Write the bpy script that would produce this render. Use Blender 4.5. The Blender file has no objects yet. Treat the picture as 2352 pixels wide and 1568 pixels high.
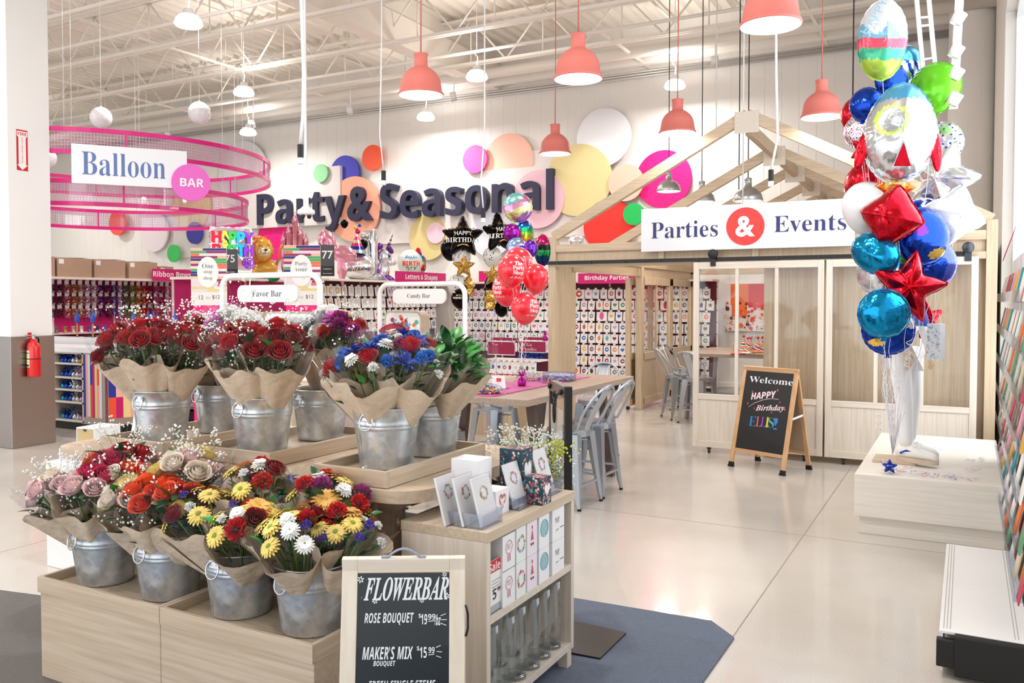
import bpy, math, random
from mathutils import Vector, Matrix
R = random.Random(11)
pi = math.pi
sc = bpy.context.scene
COL = sc.collection
# ---------------------------------------------------------------- camera, world, exposure
PITCH = math.radians(1.67); YAW = math.radians(28.3); CAMZ = 1.66
cd = bpy.data.cameras.new('camera'); cam = bpy.data.objects.new('camera', cd); COL.objects.link(cam)
cam.location = (0, 0, CAMZ); cam.rotation_euler = (pi/2 - PITCH, 0, YAW)
cd.sensor_width = 36; cd.lens = 29.72; cd.shift_y = -.01594; cd.clip_start = .05; cd.clip_end = 200
sc.camera = cam
wd = bpy.data.worlds.new('world'); sc.world = wd; wd.use_nodes = True
wd.node_tree.nodes['Background'].inputs[0].default_value = (.86, .93, 1, 1)
wd.node_tree.nodes['Background'].inputs[1].default_value = 1.1
sc.view_settings.view_transform = 'Standard'; sc.view_settings.look = 'None'
sc.view_settings.gamma = 1; sc.view_settings.exposure = 0.5; sc.view_settings.use_curve_mapping = False
cy = sc.cycles
cy.max_bounces = 8; cy.diffuse_bounces = 4; cy.glossy_bounces = 4; cy.transmission_bounces = 6
cy.transparent_max_bounces = 40; cy.caustics_reflective = False; cy.caustics_refractive = False
cy.sample_clamp_indirect = 4; cy.use_denoising = True; cy.use_light_tree = True
def area(name, loc, size, power, col=(1, .97, .93), rot=(0, 0, 0), shape='DISK', sy=None, parent=None):
    l = bpy.data.lights.new(name, 'AREA'); l.shape = shape; l.size = size; l.energy = power; l.color = col
    if sy: l.size_y = sy
    o = bpy.data.objects.new(name, l); o.location = loc; o.rotation_euler = rot; COL.objects.link(o)
    if parent: o.parent = parent
    return o
# daylight through the side windows and the glazed shop front
area('window_daylight', (.75, 6.8, 2.9), 7.4, 190, (.9, .95, 1), (0, pi/2, 0), 'RECTANGLE', 3.6).rotation_euler = (0, pi/2, 0)
area('shopfront_daylight', (-8, -3.4, 2.6), 15, 170, (.93, .96, 1), (pi/2, 0, 0), 'RECTANGLE', 4.4)

# ---------------------------------------------------------------- helpers
def at(x, y, X=None, Y=None, Z=None, D=None):
    """point of the place seen at photo pixel (x, y) on a known plane"""
    f, cp, sp, cyw, syw = 1942., math.cos(PITCH), math.sin(PITCH), math.cos(YAW), math.sin(YAW)
    fw = Vector((-syw*cp, cyw*cp, -sp)); rt = Vector((cyw, syw, 0)); up = rt.cross(fw)
    r = fw + rt*((x-1176)/f) - up*((y-746.5)/f)
    t = X/r.x if X is not None else Y/r.y if Y is not None else (Z-CAMZ)/r.z if Z is not None else D
    return Vector((0, 0, CAMZ)) + r*t
def hexc(h):
    v = [int(h[i:i+2], 16)/255 for i in (0, 2, 4)]
    return tuple(c/12.92 if c <= .04045 else ((c+.055)/1.055)**2.4 for c in v)
MATS = {}
def mat(name, col='ffffff', rough=.5, metal=0, spec=.5, emis=0, coat=0, trans=0, alpha=1, bump=0, bscale=30, vary=0, vscale=8, sheen=0):
    if name in MATS: return MATS[name]
    m = bpy.data.materials.new(name); m.use_nodes = True; nt = m.node_tree; p = nt.nodes['Principled BSDF']
    c = hexc(col) if isinstance(col, str) else col
    p.inputs['Base Color'].default_value = (*c, 1); p.inputs['Roughness'].default_value = rough
    p.inputs['Metallic'].default_value = metal; p.inputs['Specular IOR Level'].default_value = spec
    p.inputs['Coat Weight'].default_value = coat; p.inputs['Transmission Weight'].default_value = trans
    p.inputs['Alpha'].default_value = alpha; p.inputs['Sheen Weight'].default_value = sheen
    if emis: p.inputs['Emission Color'].default_value = (*c, 1); p.inputs['Emission Strength'].default_value = emis
    if bump or vary:
        tc = nt.nodes.new('ShaderNodeTexCoord'); n = nt.nodes.new('ShaderNodeTexNoise'); n.inputs['Detail'].default_value = 3
        nt.links.new(tc.outputs['Object'], n.inputs['Vector'])
        if bump:
            n.inputs['Scale'].default_value = bscale
            b = nt.nodes.new('ShaderNodeBump'); b.inputs['Strength'].default_value = bump; b.inputs['Distance'].default_value = .01
            nt.links.new(n.outputs['Fac'], b.inputs['Height']); nt.links.new(b.outputs['Normal'], p.inputs['Normal'])
        if vary:
            n2 = nt.nodes.new('ShaderNodeTexNoise'); n2.inputs['Scale'].default_value = vscale; n2.inputs['Detail'].default_value = 4
            nt.links.new(tc.outputs['Object'], n2.inputs['Vector'])
            h = nt.nodes.new('ShaderNodeMixRGB'); h.blend_type = 'MIX'
            h.inputs[1].default_value = (*[max(0, x*(1-vary)) for x in c], 1); h.inputs[2].default_value = (*[min(1, x*(1+vary)) for x in c], 1)
            nt.links.new(n2.outputs['Fac'], h.inputs[0]); nt.links.new(h.outputs[0], p.inputs['Base Color'])
    MATS[name] = m; return m
def wood(name, c1, c2, axis='z', scale=1., rough=.42):
    """fine straight grain: noise stretched along one object axis"""
    if name in MATS: return MATS[name]
    m = bpy.data.materials.new(name); m.use_nodes = True; nt = m.node_tree; p = nt.nodes['Principled BSDF']
    tc = nt.nodes.new('ShaderNodeTexCoord'); mp = nt.nodes.new('ShaderNodeMapping'); n = nt.nodes.new('ShaderNodeTexNoise')
    s = [60*scale]*3; s['xyz'.index(axis)] = 2.2*scale; mp.inputs['Scale'].default_value = s
    n.inputs['Scale'].default_value = 1; n.inputs['Detail'].default_value = 5; n.inputs['Distortion'].default_value = .25
    r = nt.nodes.new('ShaderNodeValToRGB'); r.color_ramp.elements[0].position = .36; r.color_ramp.elements[1].position = .64
    r.color_ramp.elements[0].color = (*hexc(c1), 1); r.color_ramp.elements[1].color = (*hexc(c2), 1)
    nt.links.new(tc.outputs['Object'], mp.inputs['Vector']); nt.links.new(mp.outputs[0], n.inputs['Vector'])
    nt.links.new(n.outputs['Fac'], r.inputs[0]); nt.links.new(r.outputs[0], p.inputs['Base Color'])
    p.inputs['Roughness'].default_value = rough; MATS[name] = m; return m
def glassy(name, tint='ffffff', refl=.10, clear=.93):
    """thin clear sheet: see-through with a mirror sheen"""
    if name in MATS: return MATS[name]
    m = bpy.data.materials.new(name); m.use_nodes = True; nt = m.node_tree
    for n in list(nt.nodes): nt.nodes.remove(n)
    o = nt.nodes.new('ShaderNodeOutputMaterial'); mx = nt.nodes.new('ShaderNodeMixShader'); t = nt.nodes.new('ShaderNodeBsdfTransparent'); g = nt.nodes.new('ShaderNodeBsdfGlossy')
    lw = nt.nodes.new('ShaderNodeLayerWeight'); lw.inputs[0].default_value = .5; pw = nt.nodes.new('ShaderNodeMath'); pw.operation = 'POWER'; pw.inputs[1].default_value = 3
    ml = nt.nodes.new('ShaderNodeMath'); ml.operation = 'MULTIPLY_ADD'; ml.inputs[1].default_value = .3; ml.inputs[2].default_value = refl
    c = hexc(tint); t.inputs[0].default_value = (c[0]*clear, c[1]*clear, c[2]*clear, 1); g.inputs['Roughness'].default_value = .04
    nt.links.new(lw.outputs['Facing'], pw.inputs[0]); nt.links.new(pw.outputs[0], ml.inputs[0]); nt.links.new(ml.outputs[0], mx.inputs[0])
    nt.links.new(t.outputs[0], mx.inputs[1]); nt.links.new(g.outputs[0], mx.inputs[2]); nt.links.new(mx.outputs[0], o.inputs[0])
    MATS[name] = m; return m
class B:
    """collects shapes and links them as ONE mesh object"""
    def __init__(s): s.v = []; s.f = []; s.m = []; s.sm = []; s.T = None
    def add(s, vs, fs, m=0, smooth=False):
        o = len(s.v)
        s.v += [tuple(s.T @ Vector(v)) for v in vs] if s.T is not None else [tuple(v) for v in vs]
        s.f += [tuple(i+o for i in f) for f in fs]
        s.m += (m if isinstance(m, list) else [m]*len(fs)); s.sm += [smooth]*len(fs); return s
    def box(s, a, b, m=0):
        (x0, x1), (y0, y1), (z0, z1) = [sorted(t) for t in zip(a, b)]
        v = [(x0, y0, z0), (x1, y0, z0), (x1, y1, z0), (x0, y1, z0), (x0, y0, z1), (x1, y0, z1), (x1, y1, z1), (x0, y1, z1)]
        return s.add(v, [(3, 2, 1, 0), (4, 5, 6, 7), (0, 1, 5, 4), (1, 2, 6, 5), (2, 3, 7, 6), (3, 0, 4, 7)], m)
    def bar(s, p, q, w, h, m=0, up=(0, 0, 1)):
        """rectangular bar from p to q, w across, h along up"""
        p, q = Vector(p), Vector(q); d = (q-p).normalized(); u = Vector(up); u = (u - d*u.dot(d))
        u = u.normalized() if u.length > 1e-5 else d.orthogonal().normalized(); x = d.cross(u)
        v = [e + x*(i*w/2) + u*(j*h/2) for e in (p, q) for i, j in ((-1, -1), (1, -1), (1, 1), (-1, 1))]
        return s.add(v, [(0, 1, 2, 3), (7, 6, 5, 4), (0, 4, 5, 1), (1, 5, 6, 2), (2, 6, 7, 3), (3, 7, 4, 0)], m)
    def tube(s, pts, r, n=8, m=0, closed=False):
        pts = [Vector(p) for p in pts]; N = len(pts); rs = r if isinstance(r, (list, tuple)) else [r]*N; vs = []; u = None
        for i, p in enumerate(pts):
            a = pts[i-1] if i or closed else p; b = pts[(i+1) % N] if i < N-1 or closed else p
            d = (b-a).normalized() if (b-a).length > 1e-9 else Vector((0, 0, 1))
            u = d.orthogonal().normalized() if u is None else (u-d*u.dot(d)).normalized() if (u-d*u.dot(d)).length > 1e-6 else d.orthogonal().normalized()
            w = d.cross(u)
            vs += [p + (u*math.cos(t*2*pi/n) + w*math.sin(t*2*pi/n))*rs[i] for t in range(n)]
        fs = [(i*n+j, i*n+(j+1) % n, ((i+1) % N)*n+(j+1) % n, ((i+1) % N)*n+j) for i in range(N if closed else N-1) for j in range(n)]
        if not closed: fs += [tuple(range(n))[::-1], tuple((N-1)*n+j for j in range(n))]
        return s.add(vs, fs, m, True)
    def lathe(s, prof, n=28, c=(0, 0, 0), m=0, smooth=True, closed=False):
        vs = [(c[0]+r*math.cos(t*2*pi/n), c[1]+r*math.sin(t*2*pi/n), c[2]+z) for r, z in prof for t in range(n)]; k = len(prof)
        fs = [(i*n+j, i*n+(j+1) % n, ((i+1) % k)*n+(j+1) % n, ((i+1) % k)*n+j) for i in range(k if closed else k-1) for j in range(n)]
        return s.add(vs, fs, m, smooth)
    def cyl(s, c, r, h, n=24, m=0, smooth=True):
        s.lathe([(r, 0), (r, h)], n, c, m, smooth)
        o = [(c[0]+r*math.cos(t*2*pi/n), c[1]+r*math.sin(t*2*pi/n)) for t in range(n)]
        s.add([(x, y, c[2]) for x, y in o], [tuple(range(n))[::-1]], m); return s.add([(x, y, c[2]+h) for x, y in o], [tuple(range(n))], m)
    def ball(s, c, r, nu=16, nv=10, m=0):
        r = r if isinstance(r, (tuple, list)) else (r, r, r); vs = []; fs = []
        for i in range(nv+1):
            a = pi*i/nv
            for j in range(nu): vs.append((c[0]+r[0]*math.sin(a)*math.cos(2*pi*j/nu), c[1]+r[1]*math.sin(a)*math.sin(2*pi*j/nu), c[2]+r[2]*math.cos(a)))
        for i in range(nv):
            for j in range(nu): fs.append((i*nu+j, (i+1)*nu+j, (i+1)*nu+(j+1) % nu, i*nu+(j+1) % nu))
        return s.add(vs, fs, m, True)
    def prism(s, poly, z0, z1, m=0, mtop=None):
        n = len(poly); vs = [(x, y, z0) for x, y in poly] + [(x, y, z1) for x, y in poly]
        s.add(vs, [tuple(range(n))[::-1], tuple(range(n, 2*n))], [m, m if mtop is None else mtop])
        return s.add(vs, [(i, (i+1) % n, n+(i+1) % n, n+i) for i in range(n)], m)
    def obj(s, name, mats, parent=None, loc=None, rot=None, bevel=0):
        me = bpy.data.meshes.new(name); me.from_pydata(s.v, [], s.f)
        for m in (mats if isinstance(mats, (list, tuple)) else [mats]): me.materials.append(m)
        me.polygons.foreach_set('material_index', s.m); me.polygons.foreach_set('use_smooth', s.sm); me.update()
        o = bpy.data.objects.new(name, me); COL.objects.link(o)
        if parent: o.parent = parent
        if loc is not None: o.location = loc
        if rot is not None: o.rotation_euler = rot
        if bevel:
            b = o.modifiers.new('b', 'BEVEL'); b.width = bevel; b.segments = 2; b.limit_method = 'ANGLE'; b.angle_limit = .6
        return o
def tag(o, label, cat, group=None, kind=None):
    o['label'] = label; o['category'] = cat
    if group: o['group'] = group
    if kind: o['kind'] = kind
    return o
def struct(o): o['kind'] = 'structure'; return o
def empty(name, loc, label, cat, group=None, rz=0, M=None):
    o = bpy.data.objects.new(name, None); o.empty_display_size = .1; COL.objects.link(o); o.location = loc; o.rotation_euler = (0, 0, rz)
    if M is not None: o.matrix_world = M
    return tag(o, label, cat, group)
def dup(o, parent=None):
    c = o.copy(); COL.objects.link(c)
    if parent: c.parent = parent
    for ch in list(o.children): dup(ch, c)
    return c
def frame(o, x, z):
    """matrix with origin o, x axis and normal z"""
    z = Vector(z).normalized(); x = Vector(x); x = (x - z*x.dot(z)).normalized(); y = z.cross(x)
    return Matrix(((x.x, y.x, z.x, o[0]), (x.y, y.y, z.y, o[1]), (x.z, y.z, z.z, o[2]), (0, 0, 0, 1)))
FN = {'serif': (0x1D400, 0x1D41A, 0x1D7CE), 'sans': (0x1D5D4, 0x1D5EE, 0x1D7EC), 'slant': (0x1D63C, 0x1D656, 0x1D7EC), 'ital': (0x1D434, 0x1D44E, 0), 'itals': (0x1D468, 0x1D482, 0x1D7CE), 'script': (0x1D4D0, 0x1D4EA, 0)}
TC = {}
def textgeo(body, style=None, off=0., ext=0.):
    k = (body, style, off, ext)
    if k in TC: return TC[k]
    if style:
        u, l, d = FN[style]
        body = ''.join(chr(u+ord(c)-65) if 'A' <= c <= 'Z' else ('\u210e' if style == 'ital' and c == 'h' else chr(l+ord(c)-97)) if 'a' <= c <= 'z' else chr(d+ord(c)-48) if d and '0' <= c <= '9' else c for c in body)
    cu = bpy.data.curves.new('t', 'FONT'); cu.body = body; cu.size = 1; cu.offset = off; cu.extrude = ext; cu.resolution_u = 3; cu.align_x = 'LEFT'
    if '\n' in body: cu.align_x = 'CENTER'; cu.space_line = .8
    o = bpy.data.objects.new('t', cu); me = bpy.data.meshes.new_from_object(o)
    v = [tuple(p.co) for p in me.vertices]; f = [tuple(p.vertices) for p in me.polygons]
    bpy.data.objects.remove(o); bpy.data.curves.remove(cu); bpy.data.meshes.remove(me)
    TC[k] = (v, f); return TC[k]
def lettering(body, m, parent, M, w=None, h=None, style=None, off=0., ext=0., warp=None, name='lettering', shear=0, sx=1.):
    """letters fitted to width w or height h, centred on the origin of M (x right, y up, z out)"""
    v, f = textgeo(body, style, off, ext)
    if not v: return None
    x0, x1 = min(p[0] for p in v), max(p[0] for p in v); y0, y1 = min(p[1] for p in v), max(p[1] for p in v)
    k = w/(x1-x0) if w else h/(y1-y0); cx, cyy = (x0+x1)/2, (y0+y1)/2
    ky = h/(y1-y0) if (w and h) else k
    b = B(); q = []
    for p in v:
        P = Vector(((p[0]-cx)*k*sx + shear*(p[1]-cyy)*ky, (p[1]-cyy)*ky, p[2]*k))
        q.append(warp(P) if warp else M @ P)
    b.add(q, f); o = b.obj(name, m, parent); return o
# ---------------------------------------------------------------- shared materials
WOOD = wood('pale_oak', 'c0ab92', 'd0bda6', 'z'); WOODX = wood('pale_oak_x', 'bfaa91', 'cfbca5', 'x'); WOODY = wood('pale_oak_y', 'c3af97', 'd2c0aa', 'y')
WOODL = wood('bleached_oak', 'd6cabb', 'e2d8cb', 'z'); WOODLX = wood('bleached_oak_x', 'd6cabb', 'e2d8cb', 'x')
HOUSE = wood('house_oak', 'bfa88b', 'd0bb9f', 'z'); HOUSEX = wood('house_oak_x', 'bfa88b', 'd0bb9f', 'x'); HOUSEY = wood('house_oak_y', 'b79f81', 'c8b295', 'y')
WHITE = mat('white_paint', 'f0eeec', .5); WHITEM = mat('white_metal', 'f2f2f2', .3, spec=.5); OFFW = mat('off_white', 'e8e4de', .6)
BLACK = mat('black_metal', '121214', .5); BLACKM = mat('matt_black', '0d0d0e', .6); RUBBER = mat('rubber', '121212', .8)
STEEL = mat('brushed_steel', 'a9a09a', .3, 1, bump=.03, bscale=200); CHROME = mat('chrome', 'd8dadd', .12, 1)
SILVER = mat('silver_paint', 'b4bcc6', .28, .75); NAVY = mat('navy_letter', '23233f', .45)
MAG = mat('magenta_board', 'c8006c', .45); HOT = mat('hot_pink', 'f2007c', .5); CRIM = mat('crimson_board', '9c0a48', .5)
GLASS = glassy('clear_glass', 'ffffff', .03, .95); ACR = glassy('acrylic', 'f4f8ff', .12, .95); PAPER = mat('white_paper', 'f4f2f0', .7); INK = mat('dark_ink', '3a3a44', .6)
# ================================================================ room shell
YW = 15.75; XR = .32; XL = -27.; ZD = 7.0
def floor_mat():
    m = bpy.data.materials.new('polished_concrete'); m.use_nodes = True; nt = m.node_tree; p = nt.nodes['Principled BSDF']
    tc = nt.nodes.new('ShaderNodeTexCoord'); a = nt.nodes.new('ShaderNodeTexNoise'); a.inputs['Scale'].default_value = .7; a.inputs['Detail'].default_value = 6
    b = nt.nodes.new('ShaderNodeTexNoise'); b.inputs['Scale'].default_value = 160; b.inputs['Detail'].default_value = 2
    r = nt.nodes.new('ShaderNodeValToRGB'); r.color_ramp.elements[0].color = (*hexc('c4bdb4'), 1); r.color_ramp.elements[1].color = (*hexc('d4cec7'), 1)
    r.color_ramp.elements[0].position = .35; r.color_ramp.elements[1].position = .65
    x = nt.nodes.new('ShaderNodeMixRGB'); x.blend_type = 'MULTIPLY'; x.inputs[0].default_value = .35
    r2 = nt.nodes.new('ShaderNodeValToRGB'); r2.color_ramp.elements[0].position = .3; r2.color_ramp.elements[0].color = (.45, .42, .4, 1); r2.color_ramp.elements[1].position = .6
    for n in (a, b): nt.links.new(tc.outputs['Object'], n.inputs['Vector'])
    nt.links.new(a.outputs['Fac'], r.inputs[0]); nt.links.new(b.outputs['Fac'], r2.inputs[0]); nt.links.new(r.outputs[0], x.inputs[1]); nt.links.new(r2.outputs[0], x.inputs[2])
    nt.links.new(x.outputs[0], p.inputs['Base Color']); p.inputs['Roughness'].default_value = .24; p.inputs['Coat Weight'].default_value = .4; p.inputs['Coat Roughness'].default_value = .07
    return m
struct(B().box((XL, -3.2, -.1), (XR+.5, YW+.2, 0)).obj('floor', floor_mat()))
# saw-cut joints of the slab
jm = mat('joint', '8f867c', .6)
WALLM = mat('wall_paint', 'efebe5', .6); CEIL = mat('ceiling_paint', 'f0e9df', .6, vary=.05, vscale=3)
b = B()
for y in (1.9, 6.2, 10.6): b.box((XL, y, 0), (XR, y+.006, .0006))
for x in (-1.0, -5.6, -10.2): b.box((x, -3, 0), (x+.006, YW, .0006))
struct(b.obj('trim_30', jm))
# back wall of ribbed metal panels
b = B().box((XL, YW, 0), (XR+.3, YW+.2, ZD+.3)); x = XL
while x < XR: b.box((x, YW-.004, 0), (x+.012, YW, ZD)); x += .3
struct(b.obj('wall_back', WALLM))
struct(B().box((XL-.2, -3.2, 0), (XL, YW+.2, ZD+.3)).obj('wall_left', WALLM))
# right wall with a big window that looks out on the overcast day
b = B()
b.box((XR, 10.6, 0), (XR+.3, YW, ZD+.2)).box((XR, -3.2, 4.75), (XR+.3, 10.6, ZD+.2)).box((XR, -3.2, 0), (XR+.3, 10.6, .55)).box((XR, -3.2, 0), (XR+.3, 2.8, 4.75))
struct(b.obj('wall_right', WALLM))
b = B().box((XR+.1, 2.8, .55), (XR+.2, 2.88, 4.75)).box((XR+.1, 10.52, .55), (XR+.2, 10.6, 4.75)).box((XR+.1, 2.8, 4.67), (XR+.2, 10.6, 4.75)).box((XR+.1, 2.8, .55), (XR+.2, 10.6, .62))
for y in (5.4, 8.0): b.box((XR+.12, y, .6), (XR+.18, y+.06, 4.7))
struct(b.obj('window_1', WHITEM))
# shop front behind the camera: glazing bars only
b = B().box((XL, -3.2, 4.9), (XR, -3., ZD+.2)); x = XL
while x < XR: b.box((x, -3.2, 0), (x+.12, -3., 4.9)); x += 2.7
struct(b.obj('window_2', WHITEM))
# round pilaster in the far right corner
struct(B().cyl((.02, 14.9, 0), .33, ZD, 32).obj('wall_corner', WALLM))
# corrugated steel deck
b = B(); x = XL; pr = []
while x < XR+.5: pr += [(x, 0), (x+.06, .075), (x+.13, .075), (x+.19, 0)]; x += .26
vs = [(px, y, ZD+pz) for px, pz in pr for y in (-3.2, YW+.2)]
struct(b.add(vs, [(2*i, 2*i+1, 2*i+3, 2*i+2) for i in range(len(pr)-1)]).box((XL, -3.2, ZD+.1), (XR+.5, YW+.2, ZD+.2)).obj('ceiling', CEIL))
# bar joists along the shop
k = 0
def joist(y, z0=6.08, z1=6.9, x0=XL, x1=XR):
    global k; k += 1
    b = B()
    for dy in (-.045, .045):
        b.bar((x0, y+dy, z0), (x1, y+dy, z0), .05, .05).bar((x0, y+dy, z1), (x1, y+dy, z1), .05, .05)
    x = x0; i = 0
    while x < x1-.5:
        a, c = ((z1, z0) if i % 2 else (z0, z1)); b.tube([(x, y, a), (x+.75, y, c)], .018, 5)
        if i % 2: b.tube([(x, y, z0), (x, y, z1)], .014, 5)
        x += .75; i += 1
    struct(b.obj('trim_%d' % k, CEIL))
for y in (2.9, 4.7, 6.55, 8.37, 10.2, 11.95, 13.7): joist(y)
# deep girder running to the back wall, bridging angles, pipes
b = B().box((-9.06, -3, 6.1), (-8.74, YW, 6.14)).box((-8.93, -3, 6.12), (-8.87, YW, ZD)).box((-9.06, -3, ZD-.05), (-8.74, YW, ZD)).box((-8.88, -3, 6.14), (-8.74, YW, 6.62))
struct(b.obj('trim_20', CEIL))
b = B()
for x in (-20.5, -16.2, -12.4, -5.4, -2.2):
    b.bar((x, -3, 6.1), (x, YW, 6.1), .05, .03); b.bar((x+.5, -3, 6.86), (x+.5, YW, 6.86), .04, .03)
struct(b.obj('trim_21', CEIL))
struct(B().tube([(XL, 14.55, 6.12), (-11, 14.55, 6.12), (-4, 14.55, 6.12), (XR, 14.55, 6.12)], .105, 14).obj('trim_22', mat('pipe_paint', 'e6ded4', .5)))
struct(B().box((XL, 15.2, 6.08), (XR, 15.32, 6.2)).obj('trim_23', WALLM))
b = B()
for z in (5.98, 6.03, 6.08): b.tube([(XL, YW-.06, z), (XR, YW-.06, z)], .018, 6)
struct(b.obj('trim_24', mat('conduit', 'd9d6d2', .3, .5)))
b = B()
for y, z in ((9.3, 6.02), (12.8, 6.0)): b.tube([(XL, y, z), (XR, y, z)], .03, 8)
struct(b.obj('trim_25', CEIL))
# square column with a steel jacket
b = B().box((-10.1, 5.645, 1.25), (-9.385, 6.13, ZD)); struct(b.obj('wall_column', mat('column_paint', 'f0f0ef', .45)))
struct(B().box((-10.12, 5.63, 0), (-9.37, 6.145, 1.255)).obj('trim_26', STEEL, bevel=.006))
# painted panels and discs of the wall graphic
OY = YW - .02
def panel(name, x0, x1, z0, z1, dep, m, lab):
    tag(B().box((x0, OY-dep, z0), (x1, OY-.012, z1)).obj(name, m), lab, 'wall panel', 'panels of the wall graphic')
PAN = mat('blush_panel', 'dcd3cf', .6); PAN2 = mat('blush_panel_light', 'e2d9d6', .6)
panel('wall_panel', -16.2, -12.9, 3.45, 4.80, .22, PAN, 'blush rectangular panel behind the word Party on the back wall')
panel('wall_panel', -12.3, -6.5, 2.95, 4.42, .10, PAN2, 'long blush panel behind the word Seasonal on the back wall')
panel('wall_panel', -9.25, -7.1, 3.5, 4.75, .07, PAN2, 'upright blush panel between the pink disc and the yellow disc')
panel('wall_panel', -6.3, -4.9, 2.75, 4.0, .06, PAN2, 'blush panel behind the red half disc above the booth')
panel('wall_panel', -18.7, -17.3, 2.8, 4.0, .08, PAN, 'blush panel behind the dark blue disc beside the balloon ring')
def disc(px, py, rpx, col, lab, dep=.09, y=None, half=None, em=0):
    c = at(px, py, Y=OY-dep); f = 1942./((c.y*math.cos(YAW) - c.x*math.sin(YAW))); r = rpx/f
    a = [2*pi*i/64 for i in range(64)]
    if half is not None: a = [half + pi*i/40 for i in range(41)]
    b = B(); b.T = Matrix.Translation((c.x, c.y, c.z)) @ Matrix.Rotation(pi/2, 4, 'X')
    b.prism([(r*math.cos(t), r*math.sin(t)) for t in a], 0, .05)
    tag(b.obj('wall_disc', mat('disc_'+col, col, .6)), lab, 'wall disc', 'discs of the wall graphic')
disc(739, 398, 20.5, '8fd09a', 'small green disc standing above the word Party', .25)
disc(794, 400, 42, '3a3ab4', 'royal blue disc half hidden by the panel of the word Party', .08)
disc(858, 363, 29.5, 'f25a36', 'orange disc high between the words Party and Seasonal', .12)
disc(816, 480, 74, 'f3a98c', 'big peach disc behind the black ampersand', .14)
disc(1093, 366, 32, 'f0509a', 'hot pink disc above the middle of the word Seasonal', .14)
disc(1170, 372, 64, 'f3bda8', 'pale peach disc peeping over the tall blush panel', .04)
disc(1330, 414, 82, 'dccb92', 'large pale yellow disc to the side of the last letter', .12)
disc(1388, 316, 66, 'eeeff3', 'white disc highest above the yellow disc', .1)
disc(1525, 412, 66, 'f4007c', 'magenta disc behind the gable of the booth', .04)
disc(1439, 420, 42, 'f3bda8', 'peach disc between the yellow disc and the magenta disc', .16)
disc(1238, 458, 66, 'e8bcc8', 'dusty pink disc behind the last letter l', .15)
disc(1400, 520, 62, 'ef2a1e', 'bright red disc crossed by the rafters of the booth', .12)
disc(1457, 492, 25, '13b854', 'emerald green disc overlapping the bright red disc', .2)
disc(272, 512, 28, 'f2583a', 'orange disc under the lower balloon ring', .14)
disc(356, 532, 46, 'eddfe4', 'pale pink disc under the lower balloon ring', .1)
disc(449, 535, 25, '333392', 'dark blue disc under the lower balloon ring', .16)
disc(401, 582, 20, '3fc15f', 'green disc just above the shelf of cardboard boxes', .22)
disc(440, 472, 62, 'e0cc8c', 'yellow disc mostly hidden behind the lower balloon ring', .06)
disc(634, 545, 52, 'f4007c', 'magenta disc behind the lion balloon', .06)
disc(560, 400, 75, 'e6e6ea', 'grey white disc behind the upper balloon ring', .07)
disc(985, 545, 52, 'dcc98c', 'yellow disc low behind the dog shaped gap', .07)
disc(1003, 535, 24, 'eac4d0', 'small pale pink disc under the letter a', .12)
disc(1130, 535, 55, 'dfe0ea', 'lilac white disc behind the black star balloons', .06)
# big raised lettering, one thing per word as the wall carries it
def wallword(body, px0, px1, zb, zt, lab, style='sans', off=0.):
    x0, x1 = at(px0, 480, Y=OY-.2).x, at(px1, 480, Y=OY-.2).x
    e = empty('wall_lettering', ((x0+x1)/2, OY-.3, zb), lab, 'sign lettering', 'raised letters of the wall graphic')
    v, f = textgeo(body, style, off, 0); xs = [p[0] for p in v]; w = max(xs)-min(xs); cap = textgeo('P', 'sans')[0]; ch = max(p[1] for p in cap)
    kx = (x1-x0)/w; kz = (zt-zb)/ch
    # each letter its own part
    adv = 0
    v0 = min(xs)
    tot = [textgeo(body[:i], style, off)[0] for i in range(1, len(body)+1)]
    for i, c in enumerate(body):
        gx = max(p[0] for p in tot[i]); g = textgeo(c, style, off, .0); vv = g[0]; gw = max(p[0] for p in vv)
        b = B(); n = len(vv); dx = gx-gw-v0
        P = [((p[0]+dx)*kx + x0 - e.location.x, 0, p[1]*kz) for p in vv]; Q = [(q[0], .16, q[2]) for q in P]
        ed = {}
        for fc in g[1]:
            for a, d in zip(fc, fc[1:]+fc[:1]): ed[(a, d)] = 1
        b.add(P+Q, list(g[1]) + [tuple(n+t for t in reversed(fc)) for fc in g[1]])
        b.add(P+Q, [(d, a, a+n, d+n) for a, d in ed if (d, a) not in ed])
        b.obj('letter', NAVY, e)
wallword('Party', 596, 797, 3.52, 4.27, 'dark navy raised word Party on the back wall')
wallword('&', 803, 859, 3.52, 4.29, 'dark navy raised ampersand between the two words', None, .03)
wallword('Seasonal', 878, 1274, 3.50, 4.27, 'dark navy raised word Seasonal on the back wall')
# ---------------------------------------------------------------- lamps
LAMPON = mat('lamp_glow', 'fffaf2', .4, emis=7); LAMPC = glassy('lamp_lens', 'ffffff', .15, .98)
def highbay(x, y, lab, z=5.5, p=55):
    e = empty('high_bay_light', (x, y, z), lab, 'ceiling light', 'high bay lights under the ceiling')
    B().lathe([(.0, .20), (.06, .20), (.08, .14), (.13, .12), (.135, .10), (0, .10)], 20).obj('housing', WHITEM, e)
    B().lathe([(.125, .10), (.165, .07), (.19, 0), (.17, -.03), (.0, -.035)], 24).obj('lens', mat('lens_glow', 'ffffff', .3, emis=3.2), e)
    b = B().tube([(0, 0, .2), (.02, 0, .35), (-.05, .02, .42), (0, 0, .5)], .008, 5); b.tube([(0, 0, .5), (0, 0, ZD-z)], .006, 5); b.obj('cable', WHITEM, e)
    if p: area('high_bay_glow', (x, y, z-.06), .34, p, (1, .97, .93)); area('added_ceiling_uplight', (x, y, z+.22), .3, p*.22, (1, .96, .9), (pi, 0, 0))  # second, upward lamp is added above the housing to brighten the ceiling
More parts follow.
